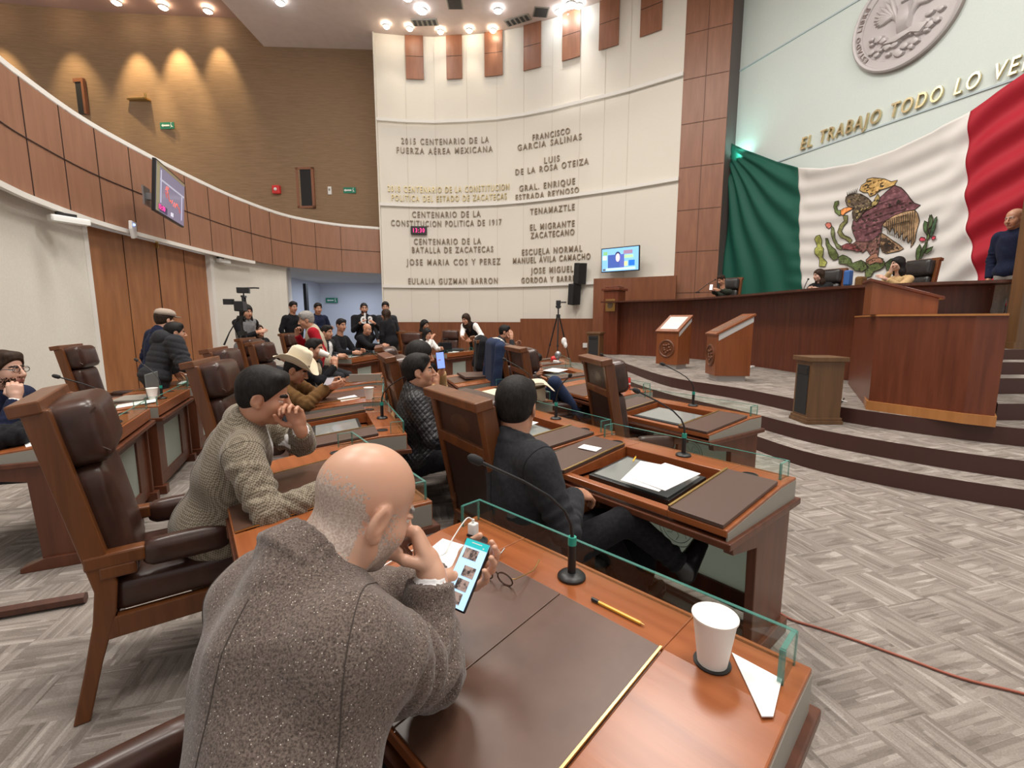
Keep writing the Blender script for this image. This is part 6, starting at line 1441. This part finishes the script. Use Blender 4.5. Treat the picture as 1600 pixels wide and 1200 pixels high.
# ---------------------------------------------------------------- things on the desks and in hands
def boxy(name, label, cat, c, size, m, rz=0, group=None, bevel=.002, rx=0, ry=0):
    mb = MB().box((0, 0, 0), size); o = mb.build(name, m, bevel=bevel); o.location = c; o.rotation_euler = (rx, ry, rz); return tag(o, label, cat, group)
def paper(key, x, y, w, l, rz, label, m='paper', dz=.003, th=.002, name='sheet_of_paper', cat='paper', tilt=0):
    (c, deg, z) = DESKS[key]; p = on_desk(key, x, y, dz+th/2); return boxy(name, label, cat, p, (w, l, th), m, rot_face(deg)+rz, None, 0, rx=.107 if y < .17 else 0)
def phone(name_label, c, X, Y, screen, parts=True):
    """smartphone: X across the screen, Y up the screen"""
    X = Vector(X).normalized(); Y = Vector(Y); Y = (Y-X*Y.dot(X)).normalized(); Z = X.cross(Y); M = Matrix((X, Y, Z)).transposed().to_4x4()
    t = thing('smartphone', name_label, 'phone', c); t.matrix_world = Matrix.Translation(c) @ M
    MB().box((0, 0, 0), (.074, .156, .0085)).build('phone_body', 'black_plastic', t, bevel=.004)
    so = MB().box((0, 0, .0048), (.068, .148, .001)).build('phone_screen', screen, t)
    return t, so
mat('scr_blue', (.40, .62, .85), .2, emit=(.42, .66, .95), es=.85); mat('scr_teal', (.02, .35, .36), .3, emit=(.02, .42, .44), es=.8); mat('scr_dark', (.02, .02, .025), .12); mat('scr_white', (.75, .75, .8), .3, emit=(.8, .8, .85), es=.5)
noisy('scr_photo', (.06, .05, .05), (.55, .42, .38), .4, nscale=70, lo=.42, hi=.58)
pc_ = Vector((-0.1053, 0.9938, 0.92))
ctr, so = phone('phone with a blue chat screen in the hand of the bald man', pc_, (0.8202, -0.5657, 0.0), (0.4455, 0.4879, 0.75), 'scr_blue')
MB().box((0, .066, .0056), (.068, .016, .0008)).build('chat_header', 'scr_teal', so)
for k, (y, w, x) in enumerate(((.042, .040, -.006), (.004, .034, .008), (-.026, .034, .004), (-.055, .034, .000))):
    MB().box((x, y, .0056), (w, .024, .0008)).build('chat_picture', 'scr_photo', so)
MB().box((.0, .068, .0062), (.03, .002, .0004)).box((.022, .062, .0062), (.004, .003, .0004)).build('chat_icons', 'sign_white', so)
T, so = phone('black phone held to the ear of the man in checked coat', Vector((-1.05, 2.09, 1.09)), (.25, .45, .2), (-.25, .1, .95), 'scr_dark')
phone('phone read by the man in the cowboy hat', Vector((-1.65, 4.1, 0.95)), (.6, .6, .0), (.5, -.3, .45), 'scr_white')
phone('phone with blue screen held up behind the quilted jacket', Vector((-0.66, 4.25, 1.13)), (.95, .1, .1), (-.05, .2, 1), mat('scr_violet', (.2, .3, .8), .2, emit=(.25, .38, .95), es=.8))
phone('phone in the hands of the person in blue jeans', Vector((0.22, 4.85, 1.0)), (.8, .3, .5), (.4, .5, .6), 'scr_white')
phone('pale phone in the hands of the left woman on the dais', Vector((4.98, 11.75, 2.31)), (.8, -.5, .0), (.3, .3, .9), 'scr_white')
# spectacles on the leather pad
t = thing('eyeglasses', 'round tortoiseshell eyeglasses lying open on the nearest leather pad', 'glasses')
mat('tortoise', (.05, .022, .010), .25, coat=.3); mat('temple_gold', (.34, .20, .07), .3, .6)
gx = Vector(on_desk('b1', -.165, .085, .004)); M = TR(gx, rot_face(45)+.22, .03, 0)
for s in (-1, 1):
    r = MB(); r.tube([(s*.033+.0235*math.cos(q), -.008*math.sin(q)-.0, .026+.0225*math.sin(q)) for q in np.linspace(0, 2*PI, 29)], .0022, 6, 0, M); ro = r.build('rim', 'tortoise', t)
    l = MB(); l.prism([(s*.033+.0225*math.cos(q), .026+.0215*math.sin(q)) for q in np.linspace(0, 2*PI, 25)[:-1]], -.0006, .0006, 1, 0, M); l.build('lens', 'lens_glass', ro)
    tm = MB(); tm.tube([(s*.057, 0, .034), (s*.064, .004, .034), (s*.066, .045, .024), (s*.066, .09, .012), (s*.064, .115, .012), (s*.062, .142, .022)], [.002, .0018, .0018, .002, .0024, .0024], 6, 0, M); tm.build('temple', 'temple_gold' if s > 0 else 'tortoise', t)
MB().tube([(-.010, .0, .032), (-.004, .001, .037), (.004, .001, .037), (.010, .0, .032)], .002, 6, 0, M).build('bridge', 'tortoise', t)
# ball pen, charger, cable, earphone case
def pen(label, a, b, m='pencil_yellow', r=.0042):
    t = thing('ball_pen', label, 'pen', a, 0, 'yellow ball pens'); a, b = Vector(a), Vector(b); d = b-a
    MB().tube([d*.14, d], r, 6).build('barrel', m, t); MB().tube([Vector((0, 0, 0)), d*.15], r*1.15, 8).build('cap', 'black_plastic', t); MB().tube([d, d*1.04, d*1.07], [r*.8, r*.5, .0008], 6).build('tip', 'brass', t)
p0, p1 = on_desk('b1', .075, .205, .006), on_desk('b1', .215, .207, .006)
pen('yellow ball pen with black cap on the nearest desk between mic and cup', p0, p1)
q0 = on_desk('c1', -.14, .055, .012); q1 = on_desk('c1', -.11, -.015, .012); pen('short yellow ball pen lying on the desk screen of the suited man', q0, q1)
t = thing('usb_charger', 'white usb charger plug standing at the corner of the nearest desk', 'charger', on_desk('b1', -.425, .225, 0), rot_face(45)+.2)
MB().span((-.014, -.014, .006), (.014, .014, .045)).build('charger_body', 'white_plastic', t, bevel=.004); MB().span((-.016, -.016, 0), (.016, .016, .007)).build('socket', 'black_plastic', t); MB().tube([(0, 0, .044), (0, 0, .058)], .005, 8).build('cable_plug', 'white_plastic', t)
cb = [Vector(on_desk('b1', -.425, .225, .056)), Vector(on_desk('b1', -.43, .20, .066)), Vector(on_desk('b1', -.415, .13, .03)), Vector(on_desk('b1', -.40, .08, .006)), Vector(on_desk('b1', -.43, .03, .006)), Vector(on_desk('b1', -.47, .06, .006)), Vector(on_desk('b1', -.50, .02, .006)), Vector(on_desk('b1', -.49, -.10, .006)), Vector(on_desk('b1', -.43, -.15, .006))]
tag(MB().tube([p for p in [Vector((*s_, 0)) if len(s_) == 2 else Vector(s_) for s_ in spline(cb, 6)]], .0022, 6).build('charging_cable', 'white_plastic', smooth=180), 'white charging cable looping from the plug over the nearest desk', 'cable')
paper('b1', -.37, .06, .17, .20, .25, 'white folded sheet under the cable on the nearest desk', name='sheet_of_paper', dz=.002)
boxy('earphone_case', 'small white earphone case beside the bald man\'s sleeve', 'case', on_desk('b1', -.36, -.06, .014), (.05, .055, .024), 'white_plastic', 1.0, bevel=.010)
pv = [on_desk('b1', x, y, .0032) for x, y in ((.385, .165), (.415, .27), (.505, .265), (.54, .175), (.52, .16))]
pl_ = [(p[0], p[1]) for p in [on_desk('b1', *q) for q in ((.405, .262), (.505, .255), (.52, .145), (.505, .13))]]
tag(MB().prism(pl_, DT+.0015, DT+.004).build('folded_napkin', 'paper'), 'white triangular folded paper at the right end of the nearest desk', 'paper')
# desk of the suited man
paper('c1', -.40, -.02, .12, .065, .15, 'small white note on the left lid of the suited man\'s desk', dz=.022)
for k, (x, y, r) in enumerate(((.06, -.11, .25), (.09, -.13, .05), (.13, -.10, -.1))): paper('c1', x, y, .20, .26, r, ['lower', 'middle', 'topmost'][k]+' white printed sheet slipping off the suited man\'s desk screen', dz=.018+.003*k)
paper('c2', -.02, -.05, .2, .2, .2, 'printed page lying on the screen behind the suited man', dz=.015)
G_ = Matrix.Translation((.20, 4.03, .93)) @ Matrix.Rotation(PI, 4, 'X') @ Matrix.Rotation(.15, 4, 'Y')
o = cowboy_hat('cowboy_hat', G_); tag(o, 'cream cowboy hat lying upside down on a desk beyond the head of the suited man', 'hat')
paper('c3', -.12, .06, .36, .20, .1, 'cream folder on the desk before the quilted jacket', 'paper_yellow' if False else mat('folder_cream', (.78, .74, .52), .7), th=.008, name='folder', cat='folder')
boxy('leather_lid', 'grey closed lid box on the desk by the phone-holding hand', 'box', on_desk('c4', -.05, .0, .02), (.55, .36, .03), 'lid_leather', rot_face(18))
t = thing('headset', 'black headset lying on the desk near the denim jacket', 'headset', on_desk('c4', .22, .2, .0))
MB().tube([(.085*math.cos(q), 0, .02+.075*math.sin(q)) for q in np.linspace(0, PI, 15)], .007, 8).build('headband', 'black_plastic', t); MB().ball((-.085, 0, .035), (.02, .035, .035), 8).build('ear_cup', 'black_soft', t); MB().ball((.085, 0, .035), (.02, .035, .035), 8).build('ear_cup', 'black_soft', t)
for k in range(3): paper('d3', -.2+.02*k, -.05, .30, .22, .3+.1*k, ['yellow bottom sheet', 'white middle sheet', 'white top sheet'][k]+' of the paper stack on the desk before the tripod', 'paper_yellow' if k == 0 else 'paper', dz=.02+.004*k, th=.003)
t = thing('soda_can', 'red soda can with white band on the desk by the steps', 'can', on_desk('d2', .28, .22, 0))
MB().lathe([(.026, 0), (.032, .008), (.032, .105), (.027, .116), (.027, .118), (0, .117)], 24).build('can_body', 'red_can', t, smooth=40); MB().lathe([(.0324, .045), (.0324, .06)], 24).build('white_band', 'sign_white', t, smooth=40); MB().lathe([(.0275, .118), (.0, .1185)], 20).build('lid', 'chrome', t)
# row of the hat
paper('b4', .22, .0, .21, .17, .3, 'white sheet beside the cup at the hatted man\'s desk')
for k in range(2): paper('b5', -.1+.06*k, -.05, .24, .30, .4*k, ['yellow folder', 'yellow note pad'][k]+' on the drinking man\'s desk', 'paper_yellow', dz=.003+.006*k, th=.005, name='folder', cat='folder')
boxy('document_tray', 'upright grey document tray at the end of the drinking man\'s desk', 'tray', on_desk('b5', .42, .05, .05), (.03, .36, .09), 'laminate', rot_face(9), rx=.0)
paper('b5', .2, -.05, .25, .18, -.2, 'thin printed booklet by the yellow folder', mat('booklet', (.45, .33, .22), .6))
paper('e1', .05, .05, .30, .21, .1, 'white papers in front of the two men at the far left desk', th=.006); paper('e1', .38, .1, .2, .2, -.2, 'white sheet at the end of the far left desk')
paper('e2', .1, .1, .35, .2, .2, 'white papers before the bald man in black')
def bottle(label, c, m, cm, sc=1.0):
    t = thing('water_bottle', label, 'bottle', c, 0, 'small bottles on the far desks'); MB().lathe([(.030*sc, 0), (.033*sc, .01*sc), (.033*sc, .13*sc), (.014*sc, .175*sc), (.013*sc, .19*sc)], 16).build('bottle_body', m, t, smooth=40); MB().lathe([(.015*sc, .19*sc), (.015*sc, .21*sc), (0, .21*sc)], 12).build('cap', cm, t)
mat('bottle_clear', (.75, .80, .78), .15); mat('bottle_green', (.55, .65, .50), .3)
bottle('pale bottle beside the standing woman in the black coat', on_desk('e2', .46, .2), 'bottle_green', 'white_plastic', 1.2)
bottle('clear bottle in the bending woman\'s reach', on_desk('f2', -.2, .1), 'bottle_clear', 'white_plastic', 1.3); bottle('bottle left of the clear one before the bending woman', on_desk('f2', -.35, .0), 'bottle_clear', 'white_plastic'); bottle('bottle with yellow cap before the bending woman', on_desk('f2', -.05, .2), 'bottle_clear', 'pencil_yellow')
t = thing('handbag', 'black handbag standing on the far desk of the woman in white', 'bag', on_desk('f1', .22, .05, 0), .5)
MB().prism([(-.16, 0), (.16, 0), (.14, .24), (-.14, .24)], -.07, .07, 1).build('bag_body', 'cloth_black', t, bevel=.02); MB().tube([(-.09, 0, .23), (-.07, 0, .32), (.07, 0, .32), (.09, 0, .23)], .008, 6).build('handle', 'black_plastic', t)
tag((lambda S: S.build('dark_shawl', ['cloth_charcoal'], None, .012))(Soft().ell(on_desk('f1', -.12, -.05, .05), V(.22, .14, .055), None, .03).ell(on_desk('f1', -.3, .05, .04), V(.14, .12, .045), None, .04)), 'dark shawl heaped on the far desk beside the black handbag', 'shawl')
paper('f1', .1, .2, .3, .15, .2, 'white papers behind the black handbag', th=.01)
tag(MB().ball(on_desk('d4', .15, .1, .055), .055, 10).build('red_ball', 'red_can', smooth=180), 'round red object on the far desk before the man with hand at forehead', 'ball')
t = thing('desk_fan', 'small grey desk device beside the round red object', 'device', on_desk('d4', .30, .15, 0)); MB().lathe([(.07, 0), (.05, .02), (.02, .03), (.02, .08)], 14).build('foot', 'grey_metal', t, smooth=40); MB().ball((0, 0, .13), (.06, .05, .07), 8).build('head', 'grey_metal', t, smooth=180)
paper('d4', .35, -.1, .2, .25, .3, 'white papers at the near end of the far right desk', th=.008); boxy('white_stapler', 'white stapler on the far right desk', 'stapler', on_desk('d4', .42, .1, .03), (.05, .16, .05), 'white_plastic', .4, bevel=.012)
# left row
t = thing('laptop', 'open grey laptop on the desk before the wooden door', 'laptop', on_desk('a2', -.1, -.02, .004), rot_face(22)); MB().box((0, 0, .009), (.34, .24, .018)).build('keyboard_base', 'laminate', t, bevel=.004); sc_ = MB().box((0, .16, .125), (.34, .012, .235), 0, Matrix.Identity(4)).build('lid', mat('laptop_grey', (.16, .17, .17), .4), t, bevel=.004); MB().box((0, .1525, .125), (.31, .003, .20)).build('screen', 'scr_dark', sc_)
paper('a2', .30, .12, .2, .28, .2, 'white sheet behind the cup beside the laptop'); paper('a3', .05, .15, .28, .2, .1, 'white papers by the man in the puffer jacket', th=.006); paper('a1', .42, -.02, .12, .09, .4, 'small white slip on the desk at the left edge'); boxy('brown_wallet', 'small brown wallet on the desk at the left edge', 'wallet', on_desk('a1', .22, -.1, .012), (.10, .08, .018), 'chair_wood', .3)
t = thing('desk_glass', 'drinking glass on the ledge of the farthest left-row desk', 'glass', on_desk('a3', .42, .2, 0)); MB().lathe([(.0, .002), (.030, .002), (.034, .10), (.031, .10), (.028, .008), (0, .008)], 20).build('glass_body', 'clear_glass', t, smooth=40)
# garments on chairs
def hung(label, rail, deg, w, drop, m, collar, name):
    a = math.radians(deg); u = V(-math.sin(a), math.cos(a), 0); b = V(-math.cos(a), -math.sin(a), 0); R_ = V(*rail); S = Soft()
    S.cone(R_+u*w*.42, R_-u*w*.42, .045, .045, .05, 0, wr=.006)
    for k in (-1, -.5, 0, .5, 1): S.cone(R_+u*w*.30*k+b*.03, R_+u*w*.33*k+b*.06-V(0, 0, drop), .070, .060, .07, 0)
    for k in (-1, 1): S.cone(R_+u*w*.48*k+b*.02-V(0, 0, .02), R_+u*w*.52*k+b*.09-V(0, 0, drop*.8), .060, .050, .03, 0, wr=.002, wl=.15)
    mats = [m]
    if collar:
        mats.append(collar); pts = [R_+u*w*.36*q-b*.02*abs(q)+V(0, 0, .055-.03*q*q) for q in np.linspace(-1, 1, 9)]
        for p, q in zip(pts, pts[1:]): S.cone(p, q, .030, .030, .01, 1, wr=.004, wl=.03)
    tag(S.build(name, mats, None, .011), label, 'jacket')
noisy('fleece', (.62, .58, .50), (.78, .74, .66), .95, nscale=60, bmp=.6)
hung('navy denim jacket with white fleece collar hung on an armchair back', (-.19, 5.70, 1.20), 14, .62, .72, 'cloth_denim', 'fleece', 'denim_jacket')
hung('black coat thrown over the armchair left of the denim jacket', (-.42, 6.66, 1.20), 10, .5, .45, 'cloth_black', None, 'black_coat')
S = Soft(); c = V(*on_desk('a1', .40, -.22, .0))
for k in range(4): S.cone(c+V(-.16+.02*k, -.14+.05*k, .05), c+V(.10-.02*k, .06+.04*k, .07+.02*(k % 2)), .065, .055, .012, 0, wr=.006, wl=.06)
tag(S.build('puffer_jacket', ['cloth_black'], None, .008), 'black puffer jacket heaped on the desk at the left edge', 'jacket')
# backpack on the carpet
S = Soft(); c = V(*(0.64, 2.33, 0.2)); S.ell(c, V(.15, .12, .19), rotm((0, 0, 1), .6), .03).ell(c+V(-.04, -.09, -.04), V(.11, .06, .11), rotm((0, 0, 1), .6), .03).half(V(0, 0, -1), -.006)
t = thing('backpack', 'black backpack on the carpet under the suited man\'s desk', 'backpack', tuple(c-V(0, 0, .2))); S.build('bag_body', ['cloth_black'], t, .009, None, np.array(t.location)); MB().tube([(-.05, 0, .37), (-.03, .0, .42), (.03, .02, .42), (.05, .03, .37)], .008, 6).build('handle', 'black_plastic', t)
# ---------------------------------------------------------------- tripods
def tripod(label, x, y, h, spread, cam_kind):
    t = thing('camera_tripod', label, 'tripod', (x, y, 0), 0, 'camera tripods')
    for k in range(3):
        a = .4+k*2*PI/3; p = (spread*math.cos(a), spread*math.sin(a), .01); m = (spread*.52*math.cos(a), spread*.52*math.sin(a), (h-.35)*.52)
        lg = MB().tube([(.03*math.cos(a), .03*math.sin(a), h-.35), m], .018, 8).tube([m, p], .012, 8).build('leg', 'black_plastic', t); MB().ball(p, .02, 6).build('foot', 'black_soft', lg); MB().box(m, (.05, .05, .05)).build('leg_clamp', 'black_plastic', lg)
    MB().tube([(0, 0, h-.75), (0, 0, h-.12)], .018, 10).box((0, 0, h-.34), (.10, .10, .07)).build('centre_column', 'black_plastic', t)
    hd = MB().box((0, 0, h-.10), (.09, .09, .10)).tube([(-.07, 0, h-.1), (.07, 0, h-.1)], .03, 10).build('pan_head', 'black_plastic', t, bevel=.005)
    if cam_kind: MB().tube([(-.03, -.05, h-.1), (-.14, -.12, h-.32), (-.22, -.16, h-.52)], [.009, .009, .015], 8).build('pan_handle', 'black_plastic', hd)
    return t
tripod('black video tripod with camera in front of the white left wall', -4.42, 7.6, 1.62, .42, True)
t = thing('video_camera', 'black video camera with top light on the left tripod', 'camera', (-4.42, 7.6, 1.62), .35)
MB().box((0, .02, .10), (.13, .36, .16)).build('camera_body', 'black_plastic', t, bevel=.012); MB().tube([(0, .19, .10), (0, .33, .10)], .055, 16).build('lens', 'black_soft', t, smooth=40); MB().box((.05, .05, .26), (.05, .22, .03)).box((.05, -.04, .21), (.03, .03, .09)).box((.05, .14, .21), (.03, .03, .09)).build('carry_handle', 'black_plastic', t); MB().box((.05, .06, .36), (.18, .12, .09)).box((.05, .06, .30), (.02, .02, .06)).build('camera_light', 'black_plastic', t, bevel=.006); MB().box((-.16, .0, .17), (.16, .02, .09)).box((-.09, 0, .16), (.06, .02, .02)).build('viewfinder_screen', 'black_plastic', t); MB().tube([(.05, .1, .40), (.2, .16, .41), (.26, .2, .41)], .012, 8).build('shotgun_mic', 'black_soft', t)
tripod('slim black tripod standing before the wooden wainscot', 1.22, 12.3, 1.95, .48, False)
t = thing('phone_clamp', 'small black camera on the slim tripod', 'camera', (1.22, 12.3, 1.89)); MB().box((0, 0, .06), (.12, .1, .12)).build('camera_body', 'black_plastic', t, bevel=.01); MB().tube([(.05, -.03, .07), (.2, -.06, .07)], .02, 8).build('lens', 'black_plastic', t)
tag((lambda S: S.build('white_cloth', ['cloth_white'], None, .01))(Soft().ell((1.36, 12.1, .95), V(.07, .05, .10), None, .02).ell((1.40, 12.08, .85), V(.05, .05, .08), None, .02)), 'white plastic bag tied to a leg of the slim tripod', 'bag')
# ---------------------------------------------------------------- around the stage
t = thing('wooden_column', 'orange-brown wooden column at the right edge beyond the steps', 'column', (7.0, 6.05, 1.13))
MB().span((6.41, 5.88, 1.13), (7.7, 6.04, 4.9)).build('column_body', 'speaker_wood', t, t.location, bevel=.01); MB().span((6.38, 5.87, 1.13), (7.72, 6.06, 1.22)).build('column_base', 'speaker_wood', t, t.location)
pts = [(4.9, 2.35), (4.2, 2.42), (3.6, 2.52), (3.0, 2.62), (2.4, 2.72), (1.9, 2.73), (1.5, 2.95)]
pts = [(2.24, 1.56, 0.01), (2.06, 1.67, 0.01), (1.89, 1.75, 0.01), (1.76, 1.86, 0.01), (1.62, 1.98, 0.01), (1.5, 2.07, 0.01), (1.41, 2.13, 0.01), (1.37, 2.2, 0.01)]
tag(MB().tube([(p[0], p[1], .008) for p in spline([(q[0], q[1]) for q in pts], 5)], .006, 6).build('floor_cable', mat('cord_red', (.36, .10, .06), .6)), 'thin reddish cord crossing the patterned carpet', 'cord')
tag(MB().tube([Vector((*p, z)) for p, z in zip([(4.18, 5.72), (4.05, 5.58), (3.92, 5.42), (3.82, 5.32), (3.74, 5.28)], [.52, .51, .505, .36, .345])], .008, 6).build('speaker_cable', 'black_plastic'), 'black cable running from the rostrum foot to the speaker cabinet', 'cable')
tag(MB().tube([(4.1, 5.55, .508), (4.06, 5.62, .52), (4.02, 5.75, .56), (4.04, 5.82, .60), (4.09, 5.84, .62)], .007, 6).build('white_cable', 'white_plastic'), 'white cable hanging at the side of the rostrum', 'cable')
zt = 2.125
def on_dais(x, y): return (x, y, zt)
boxy('blue_bag', 'bright blue bag on the dais between the middle and right chairs', 'bag', (6.71, 9.4, 2.33), (.16, .12, .30), mat('bag_blue', (.03, .12, .38), .6), .5, bevel=.03)
boxy('brown_bag', 'brown bag beside the bright blue bag on the dais', 'bag', (6.82, 9.2, 2.24), (.22, .14, .2), 'cloth_brown', .5, bevel=.04)
tag(MB().ball(tuple(V(*(5.79, 10.3, 2.11))*V(1, 1, 0)+V(0, 0, 2.07)), (.09, .09, .05), 8).build('white_bowl', 'white_plastic', smooth=180), 'small white rounded object on the dais before the green stripe', 'bowl')
for k, (a, b, lab) in enumerate((((4.59, 11.6, 2.19), (5.14, 11.9, 2.51), 'thin microphone on the dais left of the first woman'), ((5.96, 9.6, 2.11), (6.23, 9.9, 2.35), 'thin microphone on the dais before the middle woman'))):
    t = thing('gooseneck_microphone', lab, 'microphone', a, 0, 'microphones on the dais'); d = Vector(b)-Vector(a); MB().tube([(0, 0, 0), d*.5+Vector((0, 0, .02)), d], .008, 6).build('gooseneck', 'black_plastic', t); MB().ball(d, .02, 6).build('capsule', 'black_soft', t); MB().lathe([(.05, -.03), (.05, 0), (0, 0)], 12).build('base', 'black_plastic', t)
boxy('document', 'white papers on the dais top before the left woman', 'papers', tuple(V(*(5.35, 11.45, 2.13))*V(1, 1, 0)+V(0, 0, 2.036)), (.3, .2, .02), 'paper', -.7)
boxy('floor_adapter', 'small white adapter on the stage floor by the dais', 'adapter', (5.02, 9.6, .53), (.10, .06, .05), 'white_plastic', .3, bevel=.01)
